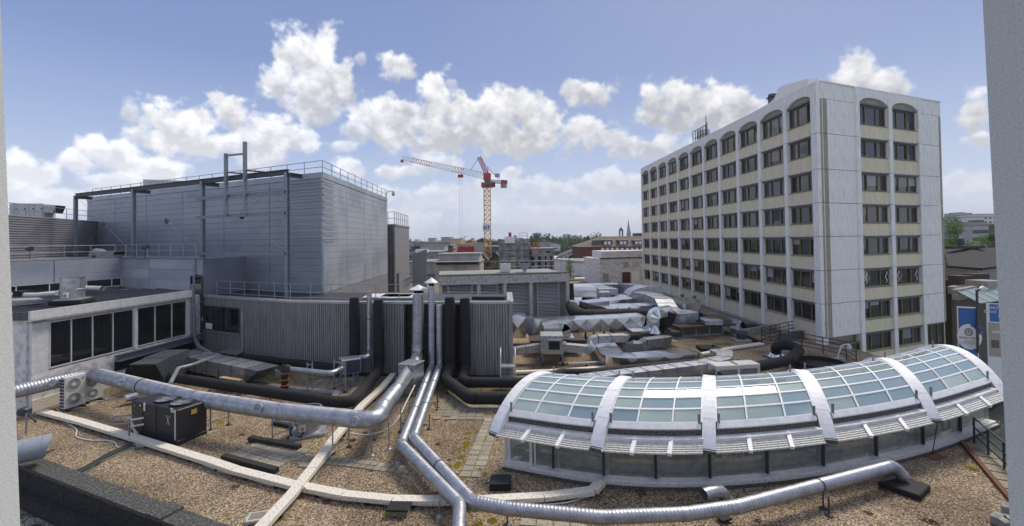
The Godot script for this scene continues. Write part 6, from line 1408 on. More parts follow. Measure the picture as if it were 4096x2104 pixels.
	var spots = [V(-14.01, 0, -21.98), V(-7.27, 0, -14.24), V(-4.09, 0, -14.9), V(-3.96, 0, -14.52), V(-4.11, 0, -14.9), V(-3.97, 0, -14.54), V(-5.53, 0, -22.85), V(-5.16, 0, -21.9), V(-2.02, 0, -20.35), V(-2.1, 0, -19.83), V(-2.02, 0, -19.34), V(-2.04, 0, -19.06), V(-2.24, 0, -18.82), V(-2.07, 0, -18.69), V(-2.07, 0, -18.14), V(-2.15, 0, -17.54), V(-2.2, 0, -17.32), V(-1.95, 0, -16.46), V(-1.23, 0, -19.92), V(-1.23, 0, -19.58), V(-1.29, 0, -18.36), V(-1.28, 0, -17.99), V(-1.31, 0, -17.03), V(-1.2, 0, -16.78), V(-1.23, 0, -17.59), V(-2.49, 0, -17.4), V(-1.14, 0, -13.85), V(-0.69, 0, -14.01), V(-3.51, 0, -15.72), V(-7.38, 0, -26.52), V(-7.32, 0, -23.77), V(-12.95, 0, -28.44), V(-12.5, 0, -28.9), V(-11.27, 0, -27), V(16.5, 0, -16.65), V(17.2, 0, -17.5), V(15.12, 0, -14.32), V(14.23, 0, -34.62), V(15.58, 0, -31.91), V(13.74, 0, -30.05), V(-8.63, 0, -23.37)]
	var by = [[1, "beside the big duct's first stand"], [2, "at the straight tray's near end"], [6, "round the small black cover by the long tray"], [8, "between the slim ducts' uprights"], [18, "along the near edge of the two-slab path"], [25, "along the vault side of the two-slab path"], [29, "beside the slim ducts in the foreground"], [31, "against the straight cream tray"], [34, "on the slabs of the paved yard"], [37, "by the walkway at the vault's far end"], [40, "on the gravel beyond the vault"], [99, "under the black lagged loop"]]
	for k in spots.size():
		var where = ""
		for e in by:
			if k < e[0]: where = e[1]; break
		var o = single("sedum_clump", cm, M.moss_yellow, "small yellow-green sedum clump " + where, "plant", "sedum clumps " + where)
		var s = rng.randf_range(0.4, 0.95); o.transform = Transform3D(Basis(UP, rng.randf() * TAU).scaled(V(s, s * 0.8, s)), spots[k])
	var weeds = []; var moss = []
	for k in 60:
		var p = V(rng.randf_range(-17, -1), 0, rng.randf_range(-22, -13.5)) if k < 40 else V(rng.randf_range(0, 14), 0, rng.randf_range(-15.5, -13))
		var s = rng.randf_range(0.4, 1.1); weeds.append(Transform3D(Basis(UP, rng.randf() * TAU).scaled(V(s, s * 0.35, s)), p))
	for p in [V(-15.52, 0, -29.04), V(-14.93, 0, -28.72), V(-15.83, 0, -29.05), V(-11.5, 0, -27.01), V(-14.45, 0, -29.29), V(16.26, 0, -36.67), V(17, 0, -36.78), V(16.39, 0, -36.36), V(-12.71, 0, -28.62), V(-14.79, 0, -29), V(-3.94, 0, -24.15), V(-6.23, 0, -25.43), V(-3.64, 0, -25.08), V(17, 0, -36.32)]:
		moss.append(Transform3D(Basis(UP, p.x * 1.3).scaled(V(2.4, 0.4, 2.0)), p))
	for e in [["dry_weeds", weeds, M.weed_red, "low reddish dry weeds among the gravel stones"], ["moss_cover", moss, M.moss_green, "flat green moss on the damp roof gravel"]]:
		var wm = MultiMesh.new(); wm.transform_format = MultiMesh.TRANSFORM_3D; wm.mesh = cm; wm.instance_count = e[1].size()
		for k in e[1].size(): wm.set_instance_transform(k, e[1][k])
		var wi = MultiMeshInstance3D.new(); wi.name = e[0]; wi.multimesh = wm; wi.material_override = e[2]; add_child(wi); wi.set_meta("kind", "stuff"); wi.set_meta("label", e[3]); wi.set_meta("category", "plants")
	# loose stones that stand out of the gravel layer
	var st = S()
	var oct = [V(1, 0, 0), V(0, 0, 1), V(-1, 0, 0), V(0, 0, -1)]
	for j in 4: st.tri(oct[j], oct[(j + 1) % 4] , V(0, 0.8, 0))
	var mm = MultiMesh.new(); mm.transform_format = MultiMesh.TRANSFORM_3D; mm.use_colors = true; mm.mesh = st.mesh()
	var places = []
	while places.size() < 60000:
		var p = V(rng.randf_range(-22, 22), 0.0, -rng.randf_range(11.5, 31)); 
		if p.z > -26.0 + 0 and absf(p.x) > -p.z * 1.16 + 0.5: continue
		if rng.randf() > 15.0 * 15.0 / (p.z * p.z): continue
		var lowest = V(-19.96, 0, -18.42); var nose = V(-8.48, 0, -13.35)
		if Vector2(nose.x - lowest.x, nose.z - lowest.z).cross(Vector2(p.x - lowest.x, p.z - lowest.z)) > -0.3: continue
		places.append(p)
	mm.instance_count = places.size()
	var tones = [Color(0.34, 0.26, 0.17), Color(0.46, 0.39, 0.29), Color(0.2, 0.15, 0.1), Color(0.6, 0.55, 0.45), Color(0.28, 0.2, 0.14), Color(0.13, 0.11, 0.09)]
	for k in places.size():
		var s = rng.randf_range(0.016, 0.034)
		mm.set_instance_transform(k, Transform3D(Basis(UP, rng.randf() * TAU).scaled(V(s, s * 0.7, s * rng.randf_range(0.6, 1.0))), places[k]))
		mm.set_instance_color(k, tones[rng.randi() % tones.size()])
	var mi = MultiMeshInstance3D.new(); mi.name = "loose_gravel"; mi.multimesh = mm
	var gm = plain("stone", Color.WHITE, 0.9); gm.vertex_color_use_as_albedo = true
	mi.material_override = gm; add_child(mi); mi.set_meta("kind", "stuff"); mi.set_meta("label", "loose tan and grey pebbles of the roof gravel"); mi.set_meta("category", "gravel")

func _split_unit(label: String, a: Vector3, b: Vector3, high: float, marked: bool) -> void:
	var t = thing("outdoor_unit", label, "air conditioner", V(a.x, 0, a.z), "outdoor units by the pavilion")
	var d = (b - a); d.y = 0; d = d.normalized(); var w = 0.95 if marked else 0.9; var n = d.cross(UP).normalized()
	if n.dot(V(0, 0, 0) - a) < 0: n = -n
	var dp = 0.36; var mid = V(a.x, 0, a.z) + d * w / 2 - n * dp / 2; var turn = atan2(-d.z, d.x)
	var q = S(); q.cbox(mid + UP * (0.14 + high / 2), V(w, high, dp), 0.025, turn); wpart(t, "casing", q, M.white_plastic)
	for k in 2:
		q = S(); q.cbox(mid + d * (w * (k - 0.5) * 0.7) + UP * 0.07, V(0.1, 0.14, dp + 0.35), 0.03, turn); wpart(t, "foot", q, M.black_rubber)
	for k in 2:
		var c = V(a.x, 0, a.z) + d * w * 0.42 + n * 0.012 + UP * (0.14 + high * (0.27 + 0.46 * k)); var r = high * 0.19
		q = S()
		for j in 26:
			var a0 = TAU * j / 26; var a1 = a0 + 0.5; q.rod(c + (d * cos(a0) + UP * sin(a0)) * r * 0.3 + n * 0.012, c + (d * cos(a1) + UP * sin(a1)) * r + n * 0.012, 0.006, 3)
		var ring = []
		for j in 25: ring.append(c + (d * cos(TAU * j / 24) + UP * sin(TAU * j / 24)) * r + n * 0.01)
		q.tube(PV(ring), PF([0.012]), 4, false)
		q.tube(PV([c, c + n * 0.02]), PF([r * 0.28]), 12)
		var g = wpart(t, "fan_grille", q, M.white_plastic)
		q = S(); q.tube(PV([c - n * 0.006, c + n * 0.003]), PF([r * 0.98]), 20); wpart(g, "fan_opening", q, M.steel_post)
	for k in 9:
		q = S(); var y = 0.2 + high * (k + 0.6) / 10.0; var s = V(a.x, 0, a.z) - d * 0.004 - n * dp / 2; q.obox(s + UP * y, n * dp * 0.4, UP * high * 0.033, d * 0.008); wpart(t, "side_vent", q, M.rail_dark)
	if marked:
		q = S(); var m = V(a.x, 0, a.z) + d * w * 0.88 + n * 0.008 + UP * (0.1 + high * 0.86); q.slab(P2([Vector2(-0.06, -0.06), Vector2(0.07, 0.08), Vector2(-0.06, 0.08)]), m, d, n * 0.004); wpart(t, "blue_mark", q, M.sign_blue)
		q = S(); q.obox(V(a.x, 0, a.z) + d * w * 0.86 + n * 0.008 + UP * (0.14 + high * 0.3), d * 0.06, UP * 0.1, n * 0.003); wpart(t, "rating_label", q, M.white_paint)

# ---------------------------------------------------------------- the glass vault over the mall
const TIPS := [Vector3(-0.73, 1.5, -16.89), Vector3(2.77, 1.5, -15.58), Vector3(6.44, 1.5, -15.29), Vector3(10.9, 1.5, -15.98), Vector3(15.95, 1.5, -17.54), Vector3(21.2, 1.5, -19.9)]
const REACH := [Vector3(2.31, 0, -2.73), Vector3(1.92, 0, -3.3), Vector3(1.58, 0, -3.61), Vector3(1.07, 0, -3.55), Vector3(0.75, 0, -3.65), Vector3(0.3, 0, -3.65)]

func along_vault(a: Array, u: float) -> Vector3:
	var k = clampi(int(floor(u)), 0, 4); var f = u - k
	var p0: Vector3 = a[k - 1] if k > 0 else a[0] * 2 - a[1]; var p3: Vector3 = a[k + 2] if k < 4 else a[5] * 2 - a[4]
	return (a[k] as Vector3).cubic_interpolate(a[k + 1], p0, p3, f)

# a point of the vault: u counts ribs, deg is the slope of the arc there (50 at the eave, 0 at the crown)
func vault(u: float, deg: float, lift := 0.0) -> Vector3:
	var tip = along_vault(TIPS, u); var d = along_vault(REACH, u) / 4.2; var a = deg_to_rad(deg)
	var r = 4.0 + lift
	return tip + d * (4.0 * sin(deg_to_rad(50)) - r * sin(a)) + UP * (-4.0 * cos(deg_to_rad(50)) + r * cos(a))

func vpoint(u: float, s: float, h: float) -> Vector3:
	var p = along_vault(TIPS, u) + along_vault(REACH, u).normalized() * s; p.y = h
	return p

func build_vault() -> void:
	var t = thing("glass_vault", "long curved glass barrel vault with broad white ribs over the mall", "skylight", V(8, 0, -17.5))
	var rows = [37.0, 28.5, 20.0, 11.5, 3.0, -5.5, -14.0, -22.5, -31.0, -39.5]
	# panes
	for s in 5:
		for c in 3:
			var u0 = s + (0.075 if c == 0 else c / 3.0 + 0.012); var u1 = s + (0.925 if c == 2 else (c + 1) / 3.0 - 0.012)
			for r in rows.size() - 1:
				var q = S(); var d0: float = rows[r] - 0.35; var d1: float = rows[r + 1] + 0.35
				q.quad(vault(u1, d0), vault(u1, d1), vault(u0, d1), vault(u0, d0))
				q.quad(vault(u0, d0, -0.02), vault(u0, d1, -0.02), vault(u1, d1, -0.02), vault(u1, d0, -0.02))
				wpart(t, "pane", q, M.vault_glass)
	# glazing bars that run up the arc
	for s in 5:
		for c in 4:
			var u = s + [0.065, 1 / 3.0, 2 / 3.0, 0.935][c]; var w = 0.008 if s < 4 else 0.007
			var q = S()
			for r in rows.size() - 1:
				q.quad(vault(u + w, rows[r], 0.05), vault(u + w, rows[r + 1], 0.05), vault(u - w, rows[r + 1], 0.05), vault(u - w, rows[r], 0.05))
				q.quad(vault(u - w, rows[r], 0.05), vault(u - w, rows[r + 1], 0.05), vault(u - w, rows[r + 1], -0.06), vault(u - w, rows[r], -0.06))
				q.quad(vault(u + w, rows[r], -0.06), vault(u + w, rows[r + 1], -0.06), vault(u + w, rows[r + 1], 0.05), vault(u + w, rows[r], 0.05))
			wpart(t, "glazing_bar", q, M.white_rib)
		for r in rows:
			var q = S(); var n = 6
			for k in n:
				var u0 = s + 0.07 + 0.86 * k / n; var u1 = s + 0.07 + 0.86 * (k + 1) / n
				q.quad(vault(u1, r + 0.5, 0.035), vault(u1, r - 0.5, 0.035), vault(u0, r - 0.5, 0.035), vault(u0, r + 0.5, 0.035))
				q.quad(vault(u1, r + 0.5, -0.05), vault(u1, r + 0.5, 0.035), vault(u0, r + 0.5, 0.035), vault(u0, r + 0.5, -0.05))
			wpart(t, "transom", q, M.white_rib)
		# aluminium foot of the glass
		var f = S()
		for k in 6:
			var u0 = s + 0.07 + 0.86 * k / 6; var u1 = s + 0.07 + 0.86 * (k + 1) / 6
			f.quad(vault(u1, 40.6, 0.06), vault(u1, 37.4, 0.06), vault(u0, 37.4, 0.06), vault(u0, 40.6, 0.06))
			f.quad(vault(u1, 40.6, -0.02), vault(u1, 40.6, 0.06), vault(u0, 40.6, 0.06), vault(u0, 40.6, -0.02))
		wpart(t, "foot_flashing", f, M.white_metal)
	# ribs
	for k in 6:
		var u: float = [0.0, 1.0, 2.0, 3.0, 4.0, 5.0][k]; var tip: Vector3 = along_vault(TIPS, u); var d: Vector3 = along_vault(REACH, u).normalized(); var side = d.cross(UP).normalized()
		var w = 0.215; var q = S(); var top = 0.075; var low = -0.15
		var deg = 51.5
		var seg = []
		while deg >= -46.0:
			seg.append(deg); deg -= 4.0
		for j in seg.size() - 1:
			var a: float = seg[j]; var b: float = seg[j + 1]
			q.quad(vault(u, a, top) + side * w, vault(u, b, top) + side * w, vault(u, b, top) - side * w, vault(u, a, top) - side * w)
			q.quad(vault(u, a, top) - side * w, vault(u, b, top) - side * w, vault(u, b, low) - side * w, vault(u, a, low) - side * w)
			q.quad(vault(u, a, low) + side * w, vault(u, b, low) + side * w, vault(u, b, top) + side * w, vault(u, a, top) + side * w)
			q.quad(vault(u, a, low) - side * w, vault(u, b, low) - side * w, vault(u, b, low) + side * w, vault(u, a, low) + side * w)
		var rib = wpart(t, "rib", q, M.white_rib)
		for j in [4, 9, 14]:
			q = S(); var a: float = seg[j]
			q.quad(vault(u, a, top + 0.003) + side * w, vault(u, a - 0.12, top + 0.003) + side * w, vault(u, a - 0.12, top + 0.003) - side * w, vault(u, a, top + 0.003) - side * w); wpart(rib, "joint", q, M.stained_concrete)
		q = S(); q.obox(vault(u, 51.6, 0.02), side * w * 1.003, UP * 0.085, d * 0.02); wpart(rib, "end_cap", q, M.stained_concrete)
		# fixing lugs beside the rib, at the eave and at the crown
		for e in [-0.085, 0.085]:
			if u + e < 0 or u + e > 5: continue
			q = S(); var p = vault(u + e, 38.5, 0.0); q.obox(p + UP * 0.14, side * 0.045, UP * 0.26, d * 0.012); wpart(t, "lug", q, M.steel_post)
			q = S(); p = vault(u + e, -12.0, 0.0); q.obox(p + UP * 0.14, side * 0.03, UP * 0.16, d * 0.012); wpart(t, "lug", q, M.steel_post)
	# eave: gutter, flange, louvre slats and brackets
	for s in 5:
		var n = 5; var u0 = s + 0.055; var u1 = s + 0.945
		var gut = S(); var fl = S()
		for k in n:
			var a = lerpf(u0, u1, float(k) / n); var b = lerpf(u0, u1, float(k + 1) / n)
			gut.bar(vpoint(a, 0.52, 1.86), vpoint(b, 0.52, 1.86), 0.1, 0.22)
			fl.bar(vpoint(a, 0.33, 1.74), vpoint(b, 0.33, 1.74), 0.3, 0.03); fl.bar(vpoint(a, 0.2, 1.69), vpoint(b, 0.2, 1.69), 0.03, 0.13)
		wpart(t, "gutter", gut, M.stained_concrete); wpart(t, "flange", fl, M.white_metal)
		for j in 5:
			var q = S(); var so = 0.13 - 0.085 * j; var h = 1.60 - 0.038 * j
			for k in n:
				var a = lerpf(u0, u1, float(k) / n); var b = lerpf(u0, u1, float(k + 1) / n)
				q.bar(vpoint(a, so, h), vpoint(b, so, h), 0.078, 0.05)
			wpart(t, "eave_slat", q, M.dirty_white)
		for c in [1 / 3.0, 2 / 3.0]:
			var q = S(); q.bar(vpoint(s + c, 0.32, 1.72), vpoint(s + c, -0.32, 1.45), 0.13, 0.12); wpart(t, "bracket", q, M.white_rib)
	# glass wall under the eave
	var cuts = [0.055, 0.31, 0.5, 1.0, 1.5, 2.0, 2.5, 3.0, 3.5, 4.0, 4.5, 4.97]
	for k in cuts.size() - 1:
		var a: float = cuts[k]; var b: float = cuts[k + 1]; var q = S(); var n = 3
		for j in n:
			var x = lerpf(a, b, float(j) / n); var y = lerpf(a, b, float(j + 1) / n)
			q.bar(vpoint(x, 0.66, 0.82), vpoint(y, 0.66, 0.82), 0.014, 1.16)
		wpart(t, "wall_pane", q, M.clear_glass)
		if k > 0:
			q = S(); q.bar(vpoint(a, 0.63, 0.22), vpoint(a, 0.63, 1.5), 0.07, 0.1); wpart(t, "wall_mullion", q, M.rail_dark if k > 1 else M.white_metal)
			q = S(); q.bar(vpoint(a, 0.85, 0.1), vpoint(a, 0.85, 1.5), 0.22, 0.22); wpart(t, "column", q, M.concrete)
	var pts = []
	for k in 21: pts.append(0.0 + 4.98 * k / 20.0)
	for e in [[0.52, 0.06, 0.5, 0.10, M.stained_concrete], [0.46, 0.14, 0.36, 0.05, M.dirty_white], [0.56, 0.2, 0.3, 0.07, M.white_metal]]:
		var q = S()
		for k in 20: q.bar(vpoint(pts[k], e[0], e[1]), vpoint(pts[k + 1], e[0], e[1]), e[2], e[3])
		wpart(t, "sill", q, e[4])
	var q = S()
	for k in 20: q.bar(vpoint(pts[k], 1.15, 0.42), vpoint(pts[k + 1], 1.15, 0.42), 0.3, 0.3)
	wpart(t, "inner_parapet", q, M.concrete)
	for k in [[0.55, 0.95], [3.6, 3.2], [4.1, 4.5]]:
		q = S(); q.bar(vpoint(k[0], 1.5, 1.5), vpoint(k[1], 1.5, 0.2), 0.16, 0.2); wpart(t, "brace", q, M.concrete)
	# door in the first bay and the end wall
	var d0 = vpoint(0.03, 0.62, 0.2); var d1 = vpoint(0.29, 0.62, 0.2)
	var dr = glazing(t, d0, d1, 1.3, [], M.white_metal, M.clear_glass, 0.1, 0.1, 0.06, "door")
	q = S(); q.bar(d1 + V(-0.25, 0.62, 0.14), d1 + V(-0.12, 0.62, 0.14), 0.03, 0.03); wpart(dr, "handle", q, M.white_metal)
	q = S(); q.bar(vpoint(0.0, 0.66, 0.2), vpoint(0.0, 0.66, 1.5), 0.16, 0.16); wpart(t, "corner_post", q, M.white_metal)
	q = S(); q.bar(vpoint(0.0, 0.8, 0.8), vpoint(0.0, 6.2, 0.8), 0.06, 1.2); wpart(t, "end_wall", q, M.white_metal)
	q = S(); var prof = []
	for k in 12: prof.append(vault(0.02, 50 - k * 8.0, -0.1))
	for k in 11: q.quad(prof[k], prof[k + 1], V(prof[k + 1].x, 0.2, prof[k + 1].z), V(prof[k].x, 0.2, prof[k].z))
	wpart(t, "end_glass", q, M.clear_glass)
	# the mall below, seen through the glass
	q = S(); var poly = []
	for k in 21: poly.append(flat(vpoint(pts[k], 0.8, 0)))
	for k in range(20, -1, -1): poly.append(flat(vpoint(pts[k], 6.4, 0)))
	q.prism(P2(poly), -6.1, -6.0); wpart(t, "mall_floor", q, M.mall_tile)
	for e in [0.86, 6.34]:
		q = S()
		for k in 20: q.bar(vpoint(pts[k], e, -3.0), vpoint(pts[k + 1], e, -3.0), 0.1, 6.0)
		wpart(t, "mall_wall", q, M.concrete)
	q = S(); q.bar(vpoint(0.0, 0.9, -3.0), vpoint(0.0, 6.3, -3.0), 0.1, 6.0); wpart(t, "mall_wall", q, M.concrete)
	q = S()
	for k in 20: q.bar(vpoint(pts[k], 6.3, 0.7), vpoint(pts[k + 1], 6.3, 0.7), 0.2, 1.4)
	wpart(t, "rear_wall", q, M.concrete)
	# heart-shaped wire ornament hanging inside
	var oz = 16.75
	var o = thing("wire_ornament", "white wire ornament shaped like a cut gem hanging inside the vault", "ornament", V(7.92, 0.18, -16.75))
	var P = [V(7.49, 0.82, -16.75), V(7.6, 0.47, -16.75), V(7.92, 0.18, -16.75), V(8.25, 0.48, -16.75), V(8.33, 0.8, -16.75), V(7.78, 0.74, -16.75), V(8.08, 0.75, -16.75), V(7.67, 0.79, -16.75), V(8.17, 0.79, -16.75)]
	for e in [[0, 1], [1, 2], [2, 3], [3, 4], [5, 6], [5, 1], [5, 2], [6, 2], [6, 3], [7, 5], [8, 6]]:
		q = S(); q.rod(P[e[0]], P[e[1]], 0.014, 5); wpart(o, "wire", q, M.white_paint)
	q = S(); q.slab(P2([Vector2(0, -0.02), Vector2(-0.14, 0.1), Vector2(-0.1, 0.16), Vector2(0, 0.12), Vector2(0.1, 0.16), Vector2(0.14, 0.1)]), P[2], Vector3.RIGHT, V(0, 0, 0.02)); wpart(o, "heart", q, M.white_paint)
	# chain from an eave to its plate on the gravel
	o = thing("rain_chain", "rusty rain chain hanging from the eave to a plate on the gravel", "chain", V(16.08, 0, -17.77))
	q = S(); q.rod(V(16.07, 0, -17.77), vpoint(4.03, -0.1, 1.45), 0.018, 5); wpart(o, "chain", q, M.rail_dark)
	q = S(); q.cbox(V(16.02, 0.02, -17.7), V(0.7, 0.04, 0.6), 0.01, 0.3); wpart(o, "plate", q, M.rust)
	# walkway edge, rail and glazed drop at the vault's far end
	var e0 = V(18.18, 0, -18.81); var e1 = V(15.1, 0, -13.7); var ed = (e1 - e0).normalized(); var en = V(-ed.z, 0, ed.x)
	if en.x < 0: en = -en
	o = thing("edge_kerb", "rusty steel kerb along the roof edge beside the glazed drop", "kerb", e0)
	for k in 5:
		q = S(); var a = e0.lerp(e1, k / 5.0); var b = e0.lerp(e1, (k + 1) / 5.0 - 0.004); q.bar(a + UP * 0.06, b + UP * 0.06, 0.14, 0.16); wpart(o, "kerb_length", q, M.rust)
	for k in 9:
		q = S(); var a = e0.lerp(e1, (k + 0.5) / 9.0) + en * 0.42; q.obox(a + UP * 0.02, en * 0.33, UP * 0.02, ed * 0.29); wpart(o, "walkway_slab", q, M.paver_1)
	railing("dark grey railing along the walkway beside the glazed drop", [e0 + en * 0.85 + V(-0.2, 0, -0.4), e1 + en * 0.85], 1.0, 1.15, [1.0, 0.62, 0.3], 0.035, M.rail_dark, "walkway_railing")
	o = thing("curtain_wall", "dark glazed curtain wall dropping below the roof beside the railing", "glass wall", e0 + en * 2.0 + UP * -6)
	var g0 = e0 + en * 2.1 - ed * 1.6; var g1 = e1 + en * 2.1 + ed * 2
	var gl = g0.distance_to(g1)
	for k in 5:
		for r in 4:
			q = S(); var a = g0.lerp(g1, k / 5.0 + 0.008); var b = g0.lerp(g1, (k + 1) / 5.0 - 0.008); var y = -4.0 + r * 1.42; q.bar(V(a.x, y, a.z), V(b.x, y, b.z), 0.02, 1.36); wpart(o, "pane", q, M.clear_glass)
		q = S(); var m = g0.lerp(g1, k / 5.0); q.bar(V(m.x, -5, m.z), V(m.x, 1.1, m.z), 0.1, 0.14); wpart(o, "mullion", q, M.rail_dark)
	for r in 5:
		q = S(); var y = -4.71 + r * 1.42; q.bar(V(g0.x, y, g0.z), V(g1.x, y, g1.z), 0.08, 0.06); wpart(o, "rail_bar", q, M.rail_dark)
	for k in 4:
		q = S(); var a = g0.lerp(g1, k * 0.22) + en * (0.9 + 0.2 * k); q.bar(a + UP * 0.9, a + ed * 2.4 + en * 0.4 + UP * -0.8, 0.14, 0.16); wpart(o, "truss_member", q, M.concrete)
		q = S(); q.bar(a + UP * (0.2 - 1.1 * k), a + ed * 3.2 + en * 1.4 + UP * (0.2 - 1.1 * k), 0.12, 0.16); wpart(o, "truss_member", q, M.concrete)
	q = S(); q.bar(g0 + en * 3.5 + UP * -6, g1 + en * 3.5 + UP * -6, 7.0, 0.2); wpart(o, "mall_floor", q, M.mall_tile)
	q = S(); q.bar(g0 + en * 3.5 + UP * 1.2 - ed * 1.0, g1 + en * 3.5 + UP * 1.2, 7.2, 0.25); wpart(o, "mall_roof", q, M.concrete)
	q = S(); q.bar(g0 + en * 6 + UP * -3, g1 + en * 6 + UP * -3, 0.2, 7.0); wpart(o, "inner_wall", q, M.concrete)

# ---------------------------------------------------------------- the office block
func build_office() -> void:
	var c = V(24.35, 0, -35.9); var far = V(22.9, 0, -79.5); var e = V(39.63, 0, -42.12)
	var top = 20.65
	var t = thing("office_block", "seven-storey office block with white pilasters, beige panels and brown windows", "building", c)
	var ad = (far - c).normalized(); var an = V(-ad.z, 0, ad.x)
	if an.x > 0: an = -an
	var bd = (e - c).normalized(); var bn = V(-bd.z, 0, bd.x)
	if bn.z < 0: bn = -bn
	var back = e + ad * 43.6
	block(t, "core", [flat(c - an * 0.5 - bn * 0.5), flat(e - bn * 0.5), flat(back), flat(far - an * 0.5)], -14.0, top - 0.4, M.office_beige_dark)
	var tops = [19.35, 16.45, 13.62, 10.95, 8.3, 5.62, 3.0, 0.35, -2.3]
	var wh = 1.42; var top_wh = 1.62
	var glass = [M.office_glass_0, M.office_glass_1, M.office_glass_2, M.office_glass_3]
	rng.seed = 5
	# long side: eleven bays
	var bay = c.distance_to(far) / 11.0; var pw = 0.46
	for k in 12:
		var p = c + ad * (bay * k)
		if k == 0: p += ad * 0.3
		for r in 9:
			var y1: float = tops[r] - 0.02 + 0.15 if r > 0 else top + 0.02; var y0: float = tops[r + 1] + 0.17 if r < 8 else -3.0
			if r == 0: y1 = top - 0.02
			if y0 < -0.4: y0 = -0.4
			if y1 < y0: continue
			var q = S(); q.bar(p + an * 0.0 + UP * y0, p + an * 0.0 + UP * y1, pw if k else 0.7, 0.5, an); wpart(t, "pilaster", q, M.office_white)
	for k in 11:
		var a = c + ad * (bay * k + pw * 0.5 + (0.3 if k == 0 else 0.0)); var b = c + ad * (bay * (k + 1) - pw * 0.5)
		_office_bay(t, a, b, an, tops, wh, top_wh, top, 7, glass, -0.3, k)
	# end wall: blank, two window bays, blank
	var el = c.distance_to(e); var cuts = [0.0, 0.25, 0.28, 0.515, 0.545, 0.775, 0.80, 1.0]
	for k in [1, 3, 5]:
		var p = c + bd * (el * (cuts[k] + cuts[k + 1]) / 2)
		for r in 9:
			var y1: float = top - 0.02 if r == 0 else tops[r] + 0.13; var y0: float = tops[r + 1] + 0.17 if r < 8 else -8.0
			var q = S(); q.bar(p + bn * 0.0 + UP * y0, p + bn * 0.0 + UP * y1, el * (cuts[k + 1] - cuts[k]), 0.5, bn); wpart(t, "pilaster", q, M.office_white)
	for k in [2, 4]:
		_office_bay(t, c + bd * el * cuts[k], c + bd * el * cuts[k + 1], bn, tops, wh, top_wh, top, 8, glass, -8.0, 20 + k)
	for k in [0, 6]:
		for r in 8:
			var y1: float = top if r == 0 else tops[r] + 0.12; var y0: float = tops[r + 1] + 0.16
			if r == 0:
				var q0 = S(); q0.bar(c + bd * (el * cuts[k] + 0.05) + bn * 0.02 + UP * (tops[0] + top) / 2, c + bd * el * cuts[k + 1] + bn * 0.02 + UP * (tops[0] + top) / 2, 0.2, top - tops[0] - 0.02); wpart(t, "wall_panel", q0, M.office_white)
				y1 = tops[0] - 0.02
			if (k == 0 and r == 7) or (k == 6 and r == 7): continue
			var q = S(); var x0: float = el * cuts[k] + (0.75 if k == 0 else 0.0); var x1: float = el * cuts[k + 1] - (0.35 if k == 6 else 0.0)
			q.bar(c + bd * (x0 + 0.01) + bn * 0.02 + UP * (y0 + y1) / 2, c + bd * (x1 - 0.01) + bn * 0.02 + UP * (y0 + y1) / 2, 0.2, y1 - y0); wpart(t, "wall_panel", q, M.office_white)
			q = S(); x0 = 0.02 if k == 0 else el - 0.35; x1 = 0.75 if k == 0 else el
			q.bar(c + bd * x0 + bn * 0.015 + UP * (y0 + y1) / 2, c + bd * x1 + bn * 0.015 + UP * (y0 + y1) / 2, 0.2, y1 - y0); wpart(t, "edge_panel", q, M.office_beige_dark)
	# large glazed openings low on the end wall
	glazing(t, c + bd * 0.8 + UP * -3.2, c + bd * (el * 0.25 - 0.05) + UP * -3.2, 3.1, [0.33, 0.68], M.bronze_frame, M.office_glass_0, 0.12, 0.15, 0.05)
	glazing(t, c + bd * (el * 0.8 + 0.05) + UP * -1.7, c + bd * (el - 0.4) + UP * -1.7, 2.2, [0.3, 0.66], M.bronze_frame, M.office_glass_1, 0.12, 0.15, 0.05)
	var q = S(); q.bar(c + bd * (el * 0.8 + 0.05) + bn * 0.06 + UP * -2.9, c + bd * (el - 0.3) + bn * 0.06 + UP * -2.9, 0.2, 2.3); wpart(t, "white_panel", q, M.white_paint)
	q = S(); q.bar(c + bd * 0.0 + UP * -6.0, c + bd * el + UP * -6.0, 0.3, 5.0); wpart(t, "base_wall", q, M.office_beige)
	# foot of the long side
	q = S(); q.bar(c + ad * 7.5 + an * 0.35 + UP * 0.1, far + an * 0.35 + UP * 0.1, 0.5, 0.24); wpart(t, "foot_kerb", q, M.concrete)
	# roof edge and what stands on the roof
	q = S(); q.bar(c + UP * (top + 0.03) - an * 0.2, far + UP * (top + 0.03) - an * 0.2, 0.8, 0.1); q.bar(c + UP * (top + 0.035) - bn * 0.2, e + UP * (top + 0.035) - bn * 0.2, 0.8, 0.1); wpart(t, "roof_edge", q, M.office_white)
	var h = thing("roof_house", "long white plant house with a curved end on the office roof", "plant house", c + ad * 3.5 - an * 3.5 + UP * (top - 0.4))
	q = S(); var r0 = c - an * 2.4
	q.slab(P2([Vector2(4.6, top - 0.4), Vector2(33, top - 0.4), Vector2(33, top + 0.85), Vector2(22, top + 1.05), Vector2(15, top + 1.3), Vector2(10.4, top + 1.45), Vector2(9.7, top + 1.6), Vector2(9.2, top + 2.0), Vector2(9.0, top + 2.4), Vector2(8.2, top + 2.5), Vector2(4.6, top + 1.9)]), V(r0.x, 0, r0.z), ad, -an * 0.9); wpart(h, "wall", q, M.office_white)
	h = thing("roof_chimney", "small dark chimney box on the office roof", "chimney", V(28.9, 23.44, -50))
	q = S(); q.box(V(28.9, 23.44, -50), V(0.8, 1.4, 0.6)); wpart(h, "stack", q, M.stained_concrete); q = S(); q.box(V(28.91, 23.75, -50), V(1.1, 0.1, 0.8)); wpart(h, "cap", q, M.black)
	h = thing("antenna_cage", "small railed cage with aerials on the office roof edge", "antenna", V(24.41, 21.1, -59))
	var k0 = V(24.2, 21.2, -60.5); var k1 = V(24.41, 20.94, -57); k0.y = top; k1.y = top
